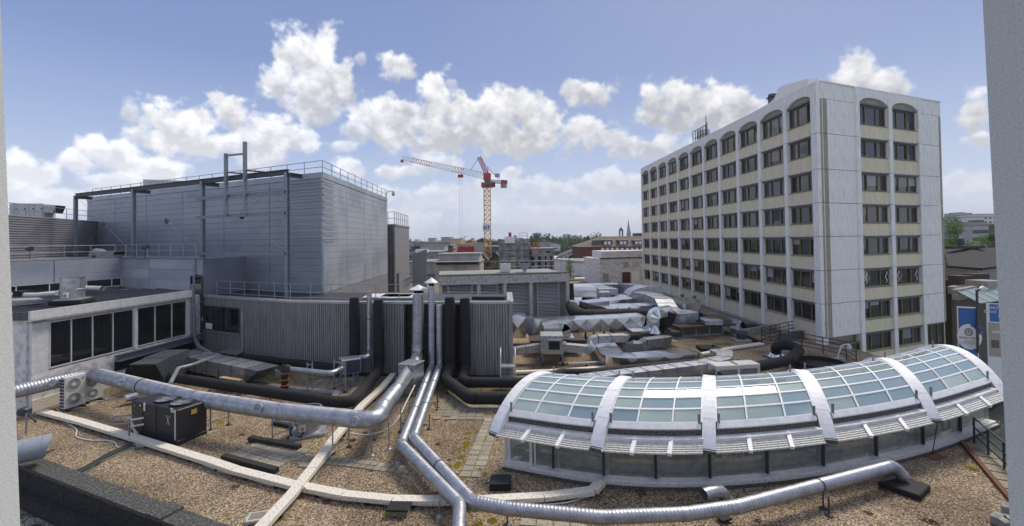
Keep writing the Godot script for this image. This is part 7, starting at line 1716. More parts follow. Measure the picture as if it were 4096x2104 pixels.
	for j in 6:
		q = S(); var p = k0.lerp(k1, j / 5.0); q.rod(p, p + UP * 1.9, 0.05, 5); wpart(h, "post", q, M.dark_steel)
	for y in [0.9, 1.9]:
		q = S(); q.rod(k0 + UP * y, k1 + UP * y, 0.05, 5); wpart(h, "rail", q, M.dark_steel)
	for f in [0.75, 0.82]:
		q = S(); var p = k0.lerp(k1, f) + V(0.5, 0, 0); q.rod(p, p + UP * (3.4 if f < 0.8 else 2.4), 0.05, 5); wpart(h, "aerial", q, M.dark_steel)
	q = S(); q.box(k0.lerp(k1, 0.35) + V(0.8, 1.0, 0), V(1.2, 1.6, 1.2)); wpart(h, "cabinet", q, M.white_plastic)
	# white dancing-figure stickers on four panes
	for k in 4:
		var wc = c + bd * (el * [0.315, 0.475, 0.578, 0.735][k]) + bn * 0.14; wc.y = 4.95
		var st = thing("window_sticker", ["white swirl sticker on the first pane above the blank glazed front", "white swirl sticker beside the middle pilaster, left bay", "white swirl sticker beside the middle pilaster, right bay", "white swirl sticker on the pane nearest the far white panel"][k], "sticker", wc)
		q = S(); var pts = []
		for j in 9: pts.append(wc + bd * (-0.12 + 0.13 * sin(j * 1.25)) + UP * (0.52 - j * 0.13))
		q.tube(PV(pts), PF([0.02, 0.03, 0.035, 0.03, 0.035, 0.04, 0.035, 0.025, 0.015]), 5); wpart(st, "swirl", q, M.white_paint)
		for j in 3:
			q = S(); q.bar(wc + bd * 0.1 + UP * (0.1 - j * 0.12), wc + bd * (0.36 + 0.05 * (j % 2)) + UP * (0.1 - j * 0.12), 0.01, 0.045); wpart(st, "text_line", q, M.grey_plastic)

func _office_bay(t: Node3D, a: Vector3, b: Vector3, n: Vector3, tops: Array, wh: float, top_wh: float, top: float, rows: int, glass: Array, foot: float, seed_: int) -> void:
	var d = (b - a).normalized(); var l = a.distance_to(b); var up = UP
	for r in rows:
		var h: float = top_wh if r == 0 else wh
		var y1: float = tops[r]; var y0 = y1 - h
		# shutter box above the window
		var q = S(); q.bar(a + n * 0.02 + up * (y1 + 0.07), b + n * 0.02 + up * (y1 + 0.07), 0.22, 0.14); wpart(t, "shutter_box", q, M.shutter_box)
		# frame with three lights
		var f = S(); var fw = 0.09; var o = -n * 0.12
		f.bar(a + o + up * (y0 + fw / 2), b + o + up * (y0 + fw / 2), 0.14, fw); f.bar(a + o + up * (y1 - fw / 2), b + o + up * (y1 - fw / 2), 0.14, fw)
		for x in [fw / 2, l * 0.31, l * 0.69, l - fw / 2]:
			f.bar(a + d * x + o + up * (y0 + fw), a + d * x + o + up * (y1 - fw), fw * 1.25, 0.14, n)
		var w = wpart(t, "window", f, M.bronze_frame)
		var cuts = [0.0, 0.31, 0.69, 1.0]
		for k in 3:
			q = S(); var x0: float = l * cuts[k] + fw; var x1: float = l * cuts[k + 1] - fw
			var g: int = rng.randi() % 3 if r < 4 else [0, 3, 0, 1][rng.randi() % 4]
			var open = rng.randf() < 0.07 and r < 6
			if open: g = 3
			var tilt = rng.randf_range(-0.02, 0.02)
			q.obox(a + d * (x0 + x1) / 2 + o + up * (y0 + y1) / 2 - n * (0.06 if open else 0.02), (d + n * tilt).normalized() * (x1 - x0) / 2, up * (h / 2 - fw), n * 0.008)
			wpart(w, "pane", q, glass[g])
			if rng.randf() < 0.2 and not open:   # blind half down behind a pane
				q = S(); var bh = h * rng.randf_range(0.1, 0.38); q.obox(a + d * (x0 + x1) / 2 + o + up * (y1 - fw - bh) - n * 0.008, d * (x1 - x0) / 2 * 0.97, up * bh, n * 0.004); wpart(w, "blind", q, [M.steel_post, M.grey_plastic, M.dark_steel, M.office_beige_dark][rng.randi() % 4])
		# beige spandrel below
		var yn: float = tops[r + 1] + 0.14 if r < rows - 1 else maxf(foot, y0 - 2.6)
		if y0 - yn > 0.05:
			q = S(); q.bar(a - n * 0.02 + up * (y0 + yn) / 2, b - n * 0.02 + up * (y0 + yn) / 2, 0.2, y0 - yn - 0.012); wpart(t, "spandrel", q, M.office_beige)
		q = S(); q.bar(a + n * 0.09 + up * (y0 - 0.04), b + n * 0.09 + up * (y0 - 0.04), 0.07, 0.05); wpart(w, "sill", q, M.bronze_frame)
	if foot < tops[rows - 1] - wh - 2.6:
		var q = S(); var ya: float = tops[rows - 1] - wh - 2.62; q.bar(a - n * 0.02 + up * (ya + foot) / 2, b - n * 0.02 + up * (ya + foot) / 2, 0.2, ya - foot); wpart(t, "spandrel", q, M.office_beige)
	# arched head panel over the top window
	var arch = [Vector2(0, top - 0.03), Vector2(0, tops[0] + 0.3)]
	for k in 11:
		var x = 0.12 + (l - 0.24) * k / 10.0; var u = (k / 10.0) * 2 - 1
		arch.append(Vector2(x, tops[0] + 0.16 + 0.58 * sqrt(maxf(0.0, 1.0 - u * u * 0.94)) - 0.1))
	arch.append_array([Vector2(l, tops[0] + 0.3), Vector2(l, top - 0.03)])
	var s = S(); s.slab(P2(arch), V(a.x, 0, a.z) + n * 0.2, d, -n * 0.24); wpart(t, "arch_panel", s, M.office_white)
	s = S(); s.bar(a - n * 0.08 + up * (tops[0] + 0.5), b - n * 0.08 + up * (tops[0] + 0.5), 0.1, 0.75); wpart(t, "lunette", s, M.office_beige_dark)

# ---------------------------------------------------------------- neighbours and the town beyond
# block with its top edge a-b, running back by deep; window rows: [y of the sill below the top, count, width, height]
func town_block(called: String, label: String, category: String, a: Vector3, b: Vector3, deep: float, mat: Material, rows: Array, glass: Material, foot := -14.0, group := "") -> Node3D:
	var d = (b - a); d.y = 0; var l = d.length(); d /= l; var n = d.cross(UP)
	if n.z < 0: n = -n
	var top = (a.y + b.y) / 2
	var t = thing(called, label, category, V(a.x, foot, a.z), group)
	var q = S(); q.prism(P2([flat(a), flat(b), flat(b - n * deep), flat(a - n * deep)]), foot, top); wpart(t, "wall", q, mat)
	q = S(); q.prism(P2([flat(a + n * 0.2 - d * 0.2), flat(b + n * 0.2 + d * 0.2), flat(b - n * (deep + 0.2) + d * 0.2), flat(a - n * (deep + 0.2) - d * 0.2)]), top, top + 0.35); wpart(t, "roof_edge", q, M.grey_wall)
	for r in rows:
		var m = S(); m.obox(Vector3.ZERO, d * r[2] / 2, UP * r[3] / 2, n * 0.06); var mesh = m.mesh()
		for k in r[1]:
			var p = a + d * (l * (k + 0.5) / r[1]) + n * 0.02; p.y = top - r[0] + r[3] / 2
			part(t, "window", mesh, glass, t.transform.affine_inverse() * Transform3D(Basis(), p))
	return t

func tree(called: String, label: String, at: Vector3, high: float, wide: float, leaves: int, mat: Material, seed_: int, leaf := 0.35, cone := false) -> void:
	rng.seed = seed_
	var t = thing(called, label, "tree", at, "trees of the town")
	var q = S(); q.tube(PV([Vector3.ZERO, V(0.1, high * 0.3, 0), V(-0.1, high * 0.7, 0.1)]), PF([wide * 0.06, wide * 0.045, wide * 0.015]), 7)
	var clumps = []
	for k in (16 if not cone else 14):
		var h = rng.randf_range(0.3, 1.0); var r = wide * 0.5 * (sqrt(maxf(0.06, 1.0 - pow((h - 0.55) / 0.5, 2))) if not cone else (1.1 - h)) * rng.randf_range(0.5, 0.95); var an = rng.randf() * TAU
		var c = Vector3(cos(an) * r, high * h * 0.93, sin(an) * r); clumps.append([c, wide * rng.randf_range(0.14, 0.24)])
		q.tube(PV([V(0, high * minf(h * 0.6, 0.6), 0), c * V(0.6, 0.92, 0.6), c]), PF([wide * 0.02, wide * 0.012, wide * 0.004]), 4)
	part(t, "trunk", q, M.bark)
	var f = S()
	for k in leaves:
		var c: Array = clumps[rng.randi() % clumps.size()]; var v = Vector3(rng.randfn(), rng.randfn() * 0.8, rng.randfn()).normalized() * c[1] * pow(rng.randf(), 0.35); var p: Vector3 = c[0] + v
		var u = Vector3(rng.randfn(), rng.randfn(), rng.randfn()).normalized() * leaf * rng.randf_range(0.6, 1.2); var w = u.cross(Vector3(rng.randfn(), rng.randfn(), rng.randfn()).normalized()) * 0.8
		f.tri(p - u, p + w, p + u)
	part(t, "crown", f, mat)

func build_plant_screen() -> void:
	var a = V(-7.13, 0, -44.5); var b = V(5.6, 0, -46.53); var d = (b - a).normalized(); var n = V(-d.z, 0, d.x)
	if n.z < 0: n = -n
	var top = 5.1; var l = a.distance_to(b)
	var t = thing("louvred_plant_room", "pale concrete plant room with four bays of louvres behind the flues", "building", a)
	block(t, "core", [flat(a - n * 0.45), flat(b - n * 0.45), flat(b - n * 9), flat(a - n * 9)], -0.5, top - 0.1, M.grey_wall)
	var q = S(); q.bar(a + UP * (top - 0.42), b + UP * (top - 0.42), 0.9, 0.84); wpart(t, "top_beam", q, M.pale_concrete)
	q = S(); q.bar(a + UP * (top + 0.05) - n * 0.1, b + UP * (top + 0.05) - n * 0.1, 1.2, 0.1); wpart(t, "coping", q, M.stained_concrete)
	var posts = [V(-7.01, 4.08, -44.52), V(-3.38, 3.97, -45.1), V(-0.83, 3.89, -45.5), V(1.75, 3.82, -45.92), V(5.48, 3.7, -46.51)]
	for p in posts:
		q = S(); q.bar(V(p.x, 0, p.z), V(p.x, top - 0.85, p.z), 0.32, 0.85, n); wpart(t, "pier", q, M.pale_concrete)
	var bays = [[V(-6.24, 4.32, -44.64), V(-4.07, 4.25, -44.99), 4.05], [V(-3.18, 4.37, -45.13), V(-0.99, 4.3, -45.48), 4.15], [V(-0.63, 4.34, -45.54), V(1.63, 4.28, -45.9), 4.2], [V(2.5, 4.35, -46.04), V(4.72, 4.28, -46.39), 4.2]]
	for k in 4:
		var u: Vector3 = bays[k][0]; var w: Vector3 = bays[k][1]; var y1: float = bays[k][2]; var y0 = 0.35 if k > 1 else 2.2
		u.y = 0; w.y = 0
		q = S(); q.bar(u - n * 0.4 + UP * (y0 + y1) / 2, w - n * 0.4 + UP * (y0 + y1) / 2, 0.06, y1 - y0); var lp = wpart(t, "louvre_panel", q, M.black)
		var cnt = roundi((y1 - y0) / 0.145)
		var m = S(); m.obox(Vector3.ZERO, (w - u) / 2, UP * 0.008 + n * 0.003, n * 0.05 - UP * 0.035)
		var mesh = m.mesh(); var inv: Transform3D = (t.transform * lp.transform).affine_inverse()
		for j in cnt:
			var y = y0 + (y1 - y0) * (j + 0.5) / cnt; part(lp, "slat", mesh, M.louvre_slat, inv * Transform3D(Basis(), (u + w) / 2 - n * 0.3 + UP * y))
		for e in [u, w]:
			q = S(); q.bar(e - n * 0.27 + UP * y0, e - n * 0.27 + UP * y1, 0.08, 0.16, n); wpart(lp, "jamb", q, M.louvre_slat)
		if k > 1:
			q = S(); q.bar(u - n * 0.25 + UP * 2.15, w - n * 0.25 + UP * 2.15, 0.1, 0.1); wpart(lp, "mid_rail", q, M.louvre_slat)
	q = S(); q.tube(PV([V(b.x + 0.35, 1.9, b.z + 0.4), V(b.x + 0.3, 4.0, b.z)]), PF([0.28]), 10)
	single("insulated_pipe", q, M.black_foam, "black lagged pipe climbing the plant room's end by the foil duct", "pipe")
	for k in 2:
		var p: Vector3 = [V(-0.77, 4.84, -50), V(1.31, 4.86, -50)][k]; p.y = top
		var u = thing("cooling_unit", ["boxy twin-fan cooling unit on the plant room roof", "v-shaped twin-fan cooling unit on the plant room roof"][k], "cooling unit", p)
		q = S()
		if k == 0: q.cbox(V(0, 0.45, 0), V(1.15, 0.9, 1.0), 0.03)
		else: q.slab(P2([Vector2(-0.15, 0), Vector2(0.15, 0), Vector2(0.62, 0.75), Vector2(0.62, 0.9), Vector2(-0.62, 0.9), Vector2(-0.62, 0.75)]), V(0, 0, 0.5), Vector3.RIGHT, V(0, 0, -1))
		part(u, "casing", q, M.white_plastic if k == 0 else M.steel_post)
		for j in 2:
			q = S(); q.lathe(V(-0.28 + 0.56 * j, 0.9, 0), [Vector2(0.25, 0), Vector2(0.25, 0.12), Vector2(0, 0.12)], 12); part(u, "fan", q, M.black)
	# white plant house by the office
	var w0 = V(14.6, 0, -89.2); var w1 = V(15.94, 0, -83.3); var w2 = V(25.5, 0, -85.8)
	var h = thing("white_plant_house", "white rendered plant house with rusty doors beside the office block", "building", w1)
	var y1 = 4.914
	block(h, "wall", [flat(w0), flat(w1), flat(w2), Vector2(25.5, -93), Vector2(14.6, -93)], -0.3, y1, M.white_render)
	block(h, "upper_wall", [Vector2(16.6, -84.6), Vector2(25.4, -86.6), Vector2(25.4, -92.8), Vector2(16.2, -92.8)], y1, 6.188, M.white_render)
	q = S(); q.bar(w1 + UP * (y1 + 0.05), w2 + UP * (y1 + 0.05), 0.5, 0.16); wpart(h, "coping", q, M.black)
	for e in [[V(21, 1, -84.6), 1.65, 2.6, M.rust_door, "door"], [V(22.5, 1.1, -85), 0.85, 2.5, M.white_paint, "door"], [V(23.2, 1.1, -85.2), 0.85, 2.5, M.white_paint, "door"], [V(17, 1.4, -83.6), 1.1, 1.5, M.grey_plastic, "vent_panel"], [V(22.8, 3.7, -85.1), 1.3, 1.1, M.louvre_slat, "window"], [V(21, 3.7, -84.6), 1.0, 1.0, M.grey_plastic, "vent_panel"]]:
		q = S(); q.obox(e[0], (w2 - w1).normalized() * e[1] / 2, UP * e[2] / 2, V(0.0, 0, 0.1)); wpart(h, e[4], q, e[3])
	for k in 3:
		q = S(); q.box([V(14, 0.2, -107.3), V(14.9, 0.2, -96), V(10.8, 0.2, -82)][k], V(4.0, 0.4, 2.5)); single("roof_slab", q, [M.white_metal, M.white_metal, M.black][k], ["thin white slab lying on the far gravel, farther one", "thin white slab lying on the far gravel before the plant house", "black mat lying on the gravel beside the plant room"][k], "slab")
	q = S(); q.bar(V(11.2, 0.1, -92.6), V(16, 0.1, -95.2), 0.4, 0.4); single("roof_kerb", q, M.concrete, "low concrete kerb across the far gravel roof", "kerb")

func lattice(q: Shape, a: Vector3, b: Vector3, w: float, n: int, up: Vector3, th: float, tri_ := false) -> void:
	var t = (b - a).normalized(); var s = t.cross(up).normalized(); var u = s.cross(t).normalized()
	var cs = [[-1, -1], [1, -1], [1, 1], [-1, 1]] if not tri_ else [[-1, -1], [1, -1], [0, 1]]
	var m = cs.size()
	for c in cs:
		var o: Vector3 = (s * c[0] + u * c[1]) * w / 2; q.bar(a + o, b + o, th, th, u)
	for k in n:
		var p = a.lerp(b, float(k) / n); var r = a.lerp(b, float(k + 1) / n); var mid = (p + r) / 2
		for j in m:
			var o1: Vector3 = (s * cs[j][0] + u * cs[j][1]) * w / 2; var o2: Vector3 = (s * cs[(j + 1) % m][0] + u * cs[(j + 1) % m][1]) * w / 2
			if tri_:
				q.bar(p + o1, mid + o2, th * 0.6, th * 0.6, u); q.bar(mid + o2, r + o1, th * 0.6, th * 0.6, u)
			else:
				q.bar(p + o1, r + o2, th * 0.6, th * 0.6, u); q.bar(p + o1, p + o2, th * 0.6, th * 0.6, u)
				q.bar(p + o2, r + o1, th * 0.6, th * 0.6, u)

func build_crane() -> void:
	var z = 150.0; var foot = V(-8, -2, -150); foot.y = -14
	var head = V(-7.8, 26.2, -150); head.x = foot.x
	var t = thing("tower_crane", "yellow tower crane with a red and white jib above the town", "crane", foot)
	var q = S(); lattice(q, foot, head, 2.05, 26, V(0, 0, 1), 0.2); wpart(t, "mast", q, M.crane_yellow)
	q = S(); q.box(head + V(0, 0.5, 0), V(3.6, 1.4, 3.4)); wpart(t, "slewing_ring", q, M.crane_red)
	var pv = V(-8.1, 28.5, -150); var e = V(-39.4, 37.7, -165)
	for k in 8:
		q = S(); lattice(q, pv.lerp(e, k / 8.0) + UP * 1.1, pv.lerp(e, (k + 1) / 8.0) + UP * 1.1, 2.1 - 0.09 * k, 4, UP, 0.13, true); wpart(t, "jib_section", q, M.crane_red if k in [2, 5, 6] else M.crane_white)
	q = S(); q.box(e, V(0.9, 0.9, 0.9)); wpart(t, "jib_end", q, M.crane_red)
	q = S(); lattice(q, V(-7.9, 30, -150), V(-10.5, 36, -150), 1.3, 7, V(0, 0, 1), 0.15); wpart(t, "tower_head", q, M.crane_red)
	q = S(); q.box(V(-7.9, 29.4, -150), V(2.4, 2.2, 2.2)); wpart(t, "head_base", q, M.crane_red)
	q = S(); q.rod(V(-10.5, 36, -150), V(-13.6, 31.9, -152), 0.08, 4); q.rod(V(-10.5, 36, -150), V(-3.8, 28, -150), 0.08, 4); q.rod(V(-7.7, 32.6, -150), V(-7.5, 29.6, -150), 0.1, 4); wpart(t, "tie_bars", q, M.crane_red)
	q = S(); q.bar(V(-7.2, 28, -150), V(-2.9, 27.6, -150), 1.6, 1.0); wpart(t, "counter_jib", q, M.crane_white)
	q = S(); q.bar(V(-3.4, 27.7, -150), V(-1.3, 27.5, -150), 1.8, 1.2); wpart(t, "jib_tail", q, M.crane_red)
	q = S(); q.box(V(-2.5, 26.5, -150), V(2.0, 1.4, 1.6)); wpart(t, "counterweight", q, M.raw_concrete)
	q = S(); q.cbox(V(-7.7, 27.2, -149), V(2.0, 2.0, 1.8), 0.2); wpart(t, "cab", q, M.far_glass)
	q = S(); q.box(V(-6, 26.8, -150), V(1.4, 1.5, 1.6)); wpart(t, "switch_cabinet", q, M.dark_steel)
	q = S(); q.box(V(-17.2, 30.5, -155), V(1.8, 0.9, 1.4)); wpart(t, "trolley", q, M.crane_red)
	for dx in [745, 765]:
		q = S(); q.rod(V(-17.2, 30.3, -155) + Vector3((dx - 755) * 0.04, 0, 0), V(-17.3, 9.6, -155) + Vector3((dx - 755) * 0.04, 0, 0), 0.03, 4); wpart(t, "hoist_rope", q, M.grey_plastic)
	q = S(); q.obox(V(-8.2, 12.7, -148.4), V(1.25, 0, 0), V(0, 1.3, 0), V(0, 0, 0.06)); var sg = wpart(t, "sign_board", q, M.white_paint)
	lettering(sg, "G1", V(-8.2, 12.7, -148.2), 1.25, Vector3.RIGHT, M.ink_black, "lettering", true)
	q = S(); q.rod(V(-3.8, 28.2, -150), V(-3.8, 30.5, -150), 0.05, 4); var fl = wpart(t, "flag_pole", q, M.rail)
	q = S(); q.slab(P2([Vector2(-1.6, -1.2), Vector2(0, -1.3), Vector2(0, 0.0), Vector2(-1.6, 0.15)]), V(-3.8, 30.4, -150), Vector3.RIGHT, V(0, 0, 0.03)); wpart(fl, "flag", q, M.lilac)

func build_town() -> void:
	build_plant_screen()
	build_crane()
	var q = S()
	# pale blocks just beyond the roof
	var t = town_block("pale_block", "plain pale block with a black roof line in front of the crane", "building", V(-16.4, 3.9, -96), V(-6.9, 3.7, -96), 14, M.pale_wall, [], M.far_glass)
	q = S(); q.bar(V(-15.9, 3.8, -95.7), V(-7.1, 3.8, -95.7), 0.4, 0.5); wpart(t, "roof_line", q, M.black)
	q = S(); q.box(V(-11.1, 2.5, -95.8), V(2.2, 2.2, 0.2)); wpart(t, "vent_panel", q, M.grey_wall)
	town_block("pale_block", "upper pale parapet storey above the black roof line", "building", V(-16.1, 5.5, -100), V(-7.2, 5.3, -100), 10, M.pale_wall, [], M.far_glass)
	town_block("pale_block", "long low pale wall between the stair tower and the plain block", "building", V(-22.2, 3.9, -98), V(-16.5, 3.8, -98), 12, M.pale_wall, [], M.far_glass)
	q = S(); q.bar(V(-21.7, 1.5, -96), V(-16.3, 1.4, -96), 0.6, 0.3); single("wall_band", q, M.stained_concrete, "dark weathered band along the low pale wall", "band")
	q = S(); q.slab(P2([Vector2(0, 0), Vector2(2.5, 0), Vector2(2.5, 6.5), Vector2(0, 5.6)]), V(-17.5, 0.6, -80), Vector3.RIGHT, V(0, 0, -0.3)); single("screen_panel", q, M.steel_post, "grey screen panel beside the stair tower's railing", "panel")
	railing("blue-grey balcony railing beside the grey screen panel", [V(-16.6, 0.8, -80), V(-16.7, 0.8, -84)], 2.6, 0.6, [1.0, 0.1], 0.05, M.rail, "balcony_railing")
	railing("stair railing at the foot of the grey stair tower", [V(-15.5, 1.8, -66), V(-16.2, 1.7, -74)], 1.4, 1.4, [1.0, 0.5], 0.05, M.rail, "stair_railing")
	t = thing("yard_lamp", "thin lamp post in front of the low pale wall", "lamp post", V(-17.2, 0.2, -86)); q = S(); q.rod(V(-17.2, 0.2, -86), V(-17.2, 2.7, -86), 0.08, 6); wpart(t, "post", q, M.rail); q = S(); q.box(V(-17.3, 2.8, -86), V(0.6, 0.4, 0.4)); wpart(t, "lamp_head", q, M.grey_plastic)
	# building site
	t = town_block("concrete_shell", "unfinished concrete storeys beyond the low pale wall", "building site", V(-33, 4.9, -150), V(-24.3, 4.7, -150), 20, M.raw_concrete, [], M.hole)
	for e in [[V(-31, 2.1, -149.9), 0.8, 1.0], [V(-29.3, 2.1, -149.9), 1.55, 1.0], [V(-27.4, 2.1, -149.9), 1.05, 1.0], [V(-25.4, 2, -149.9), 1.9, 0.9], [V(-31.3, 3.8, -149.9), 0.4, 0.75]]:
		q = S(); q.box(e[0], V(e[1], e[2], 0.3)); wpart(t, "opening", q, M.hole)
	q = S(); q.bar(V(-22.7, 4.5, -140), V(-10.1, 4.5, -140), 9.0, 0.5); wpart(t, "deck", q, M.raw_concrete)
	for e in [[V(-28.8, 5.5, -146), 3.8, 1.1, M.white_paint, "stack of white insulation blocks on the unfinished deck"], [V(-13.8, 5.9, -138), 4.85, 1.9, M.red_board, "wide red formwork wall on the unfinished deck"], [V(-17.6, 4.8, -138), 1.6, 0.9, M.orange, "small orange formwork frame on the unfinished deck"], [V(-12.1, 4.9, -136), 3.0, 0.4, M.concrete, "pale planks piled on the unfinished deck"], [V(-18.1, 6, -139), 1.5, 0.5, M.crane_red, "thin red formwork panel behind the orange frame"]]:
		q = S(); q.box(e[0], V(e[1], e[2], 2.0)); single("formwork_stack", q, e[3], e[4], "formwork")
	railing("orange safety barrier on top of the red formwork wall", [V(-16.1, 6.5, -137), V(-11.3, 6.4, -137)], 2.0, 2.2, [1.0, 0.5], 0.14, M.crane_yellow, "safety_barrier")
	t = thing("concrete_tower", "tall unfinished concrete core beside the crane", "building site", V(0.5, -0.5, -130))
	for e in [[V(-3.9, 7.8, -131), V(-2.6, 7.8, -131), 8.0], [V(-2.6, 8.8, -129), V(1.2, 8.8, -129), 12.0], [V(1.2, 7.1, -130), V(2.3, 7.1, -130), 12.0], [V(2.3, 8.9, -129.5), V(4.7, 8.9, -129.5), 12.0], [V(4.7, 7.7, -131), V(5.3, 7.6, -131), 8.0]]:
		var a: Vector3 = e[0]; var b: Vector3 = e[1]
		block(t, "wall", [flat(a), flat(b), flat(b + V(0, 0, -e[2])), flat(a + V(0, 0, -e[2]))], -14.0, (a.y + b.y) / 2, M.raw_concrete)
	for y in [7.235, 5.573, 3.965, 2.358, 0.885]:
		for e in [[V(-2.6, 6.2, -128.9), V(1.2, 6.1, -128.9)], [V(2.3, 6.1, -129.4), V(4.6, 6, -129.4)]]:
			q = S(); q.bar(V(e[0].x, y, e[0].z), V(e[1].x, y, e[1].z), 0.1, 0.14); wpart(t, "pour_joint", q, M.stained_concrete)
	for e in [V(-0.7, 7.2, -128.9), V(3.3, 7.1, -129.4)]:
		q = S(); q.bar(V(e.x, -8.0, e.z), e, 0.1, 0.1); wpart(t, "pour_joint", q, M.stained_concrete)
	q = S(); q.box(V(-0.6, 9.8, -133), V(0.85, 1.9, 0.8)); single("formwork_tower", q, M.crane_red, "red formwork tower on top of the concrete core", "formwork")
	q = S(); q.box(V(-0.7, 8.6, -128.7), V(2.8, 1.8, 0.1)); wpart(t, "site_sign", q, M.white_paint)
	railing("thin orange edge rail on top of the concrete core", [V(2, 8.9, -131), V(4.4, 8.9, -131)], 1.6, 2.0, [1.0, 0.5], 0.07, M.orange, "safety_barrier")
	t = town_block("concrete_building", "unfinished concrete block with dark window holes right of the core", "building site", V(5.5, 5.8, -128), V(11.7, 5.8, -128), 14, M.raw_concrete, [], M.hole)
	for e in [[V(7.6, 3.4, -128), 0.96, 0.96], [V(9.3, 3.4, -128), 0.48, 0.96], [V(10.9, 3.3, -128), 0.53, 1.01], [V(7.5, 1.9, -128), 0.96, 1.06], [V(9.3, 1.8, -128), 0.48, 1.06], [V(10.9, 1.8, -128), 0.53, 1.12], [V(7.6, 0.5, -128), 0.96, 0.96], [V(9.3, 0.5, -128), 0.48, 0.96], [V(10.9, 0.5, -128), 0.53, 1.01], [V(5.7, 3.3, -128), 0.80, 1.06], [V(5.7, 1.8, -128), 0.80, 1.06], [V(9.6, 5.1, -128), 0.43, 0.59], [V(10.2, 5.1, -128), 0.43, 0.59], [V(7.7, 5, -128), 0.27, 0.64]]:
		q = S(); q.box(e[0], V(e[1], e[2], 0.2)); wpart(t, "opening", q, M.hole)
	for e in [[V(6.4, 7.1, -134), 0.5, "small orange formwork by the concrete core's corner"], [V(7.7, 6.9, -134), 0.75, "taller orange formwork on the unfinished concrete block"], [V(6.2, 5.9, -134), 0.5, "low orange formwork behind the concrete core"]]:
		q = S(); q.box(e[0], V(e[1], e[1] * 2.2, 1.0)); single("formwork_tower", q, M.orange, e[2], "formwork")
	# offices and flats behind
	town_block("flat_office", "long grey flat-roofed office with a dark window strip", "building", V(-49.3, 7.8, -230), V(-31.2, 7.8, -230), 30, M.grey_wall, [[5.6, 14, 4.2, 4.0]], M.far_glass)
	town_block("flat_office", "cream office wing with ribbon windows below the grey office", "building", V(-43.2, 6.3, -215), V(-31.8, 6.2, -215), 12, M.pale_wall, [[5.0, 4, 9.0, 2.6], [10.0, 5, 7.0, 2.4]], M.far_glass)
	town_block("flat_office", "long low pale-roofed hall behind the red formwork", "building", V(-35.2, 6.8, -260), V(-15.8, 6.7, -260), 40, M.far_wall, [[7.5, 9, 5.0, 3.0]], M.far_glass)
	town_block("pink_flats", "stepped pink block of flats on the skyline", "building", V(-59.1, 11.6, -380), V(-51.8, 11.5, -380), 25, M.pink_wall, [], M.far_glass)
	town_block("pink_flats", "lower wing of the pink flats with small windows", "building", V(-54.5, 10.1, -375), V(-41.8, 10.1, -375), 20, M.pink_wall, [[6.0, 6, 3.4, 2.4], [11.5, 6, 3.4, 2.4]], M.far_glass)
	town_block("flat_office", "glass and slate building behind the crane's mast", "building", V(-13, 5.7, -210), V(-6.2, 5.4, -210), 25, M.slate_roof, [[5.0, 6, 3.0, 2.4]], M.far_glass)
	town_block("white_flats", "white balconied flats beyond the unfinished block", "building", V(19.5, 5.8, -230), V(24.2, 5.5, -230), 20, M.far_white, [[6.0, 5, 2.2, 2.6], [11.0, 5, 2.2, 2.6], [16.0, 5, 2.2, 2.6]], M.far_glass)
	town_block("flat_office", "blue-grey roofs stacked behind the unfinished block", "building", V(14.9, 6.4, -240), V(21.6, 6.5, -240), 20, M.far_wall, [[5.0, 5, 3.0, 2.4]], M.far_glass)
	for e in [[V(-128.6, 13.4, -700), V(-118.1, 13.3, -700), "grey flats on the skyline left of the pink block", M.far_wall], [V(-81, 13.6, -900), V(-75.6, 13.5, -900), "slim pale flats on the skyline beside the conifers", M.far_wall], [V(74.3, 15.8, -650), V(78.5, 15.7, -650), "tall pale half of the pink and white tower block", M.far_white], [V(78.8, 15.4, -652), V(83, 15.4, -652), "tall pink half of the pink and white tower block", M.pink_wall], [V(4.5, 24.5, -1500), V(15.8, 24.3, -1500), "hazy tower block behind the concrete core", M.far_wall], [V(-256.1, 13.7, -1200), V(-246.1, 13.5, -1200), "hazy flats at the skyline's start", M.far_wall], [V(38.3, 5.2, -500), V(43, 5.1, -500), "pale flats among the trees", M.far_white]]:
		town_block("skyline_block", e[2], "building", e[0], e[1], 20.0, e[3], [[9.0, 4, 2.4, 1.8], [15.0, 4, 2.4, 1.8], [21.0, 4, 2.4, 1.8]], M.far_glass)
	# warehouse, houses, brick hotel
	t = town_block("warehouse", "low white warehouse with round roof vents", "building", V(10.8, 3.1, -118), V(15.6, 3.2, -104), 22, M.far_white, [], M.far_glass)
	for vp in [V(11.3, 3.1, -118), V(12.2, 3.1, -116.5), V(13.2, 3.1, -115), V(14.1, 3.1, -113.5), V(14.9, 3.2, -112)]:
		q = S(); q.lathe(vp + V(0, 0.2, -3), [Vector2(0.45, 0), Vector2(0.4, 0.25), Vector2(0, 0.35)], 10); wpart(t, "roof_vent", q, M.white_paint)
	house("gabled house of brown brick hidden behind the crane's foot", V(-9.2, 4.7, -140), 6.5, 12, M.brown_brick, M.slate_roof, 9.0)
	house("brown brick house with a slate gable right of the crane", V(-5.1, 4.7, -138), 8.0, 12, M.brown_brick, M.slate_roof, 9.0)
	house("half-timbered brown house in front of the brick hotel", V(19.2, 3.2, -150), 9.5, 14, M.brown_brick, M.slate_roof, 7.5)
	house("second half-timbered gable beside the brick hotel", V(21.6, 3.1, -152), 10.0, 14, M.brown_brick, M.slate_roof, 7.5)
	house("pale slate-roofed house behind the half-timbered pair", V(24.1, 4.2, -175), 16.0, 14, M.far_white, M.slate_roof, 5.0)
	var b0 = V(18.3, 6.4, -122); var b1 = V(36.3, 5.7, -122)
	t = thing("brick_hotel", "long red brick building with dormers in a brown tiled mansard roof", "building", V(b0.x, -14, b0.z))
	block(t, "wall", [flat(b0), Vector2(b1.x, -122), Vector2(b1.x, -140), Vector2(b0.x, -140)], -14.0, b0.y, M.red_brick)
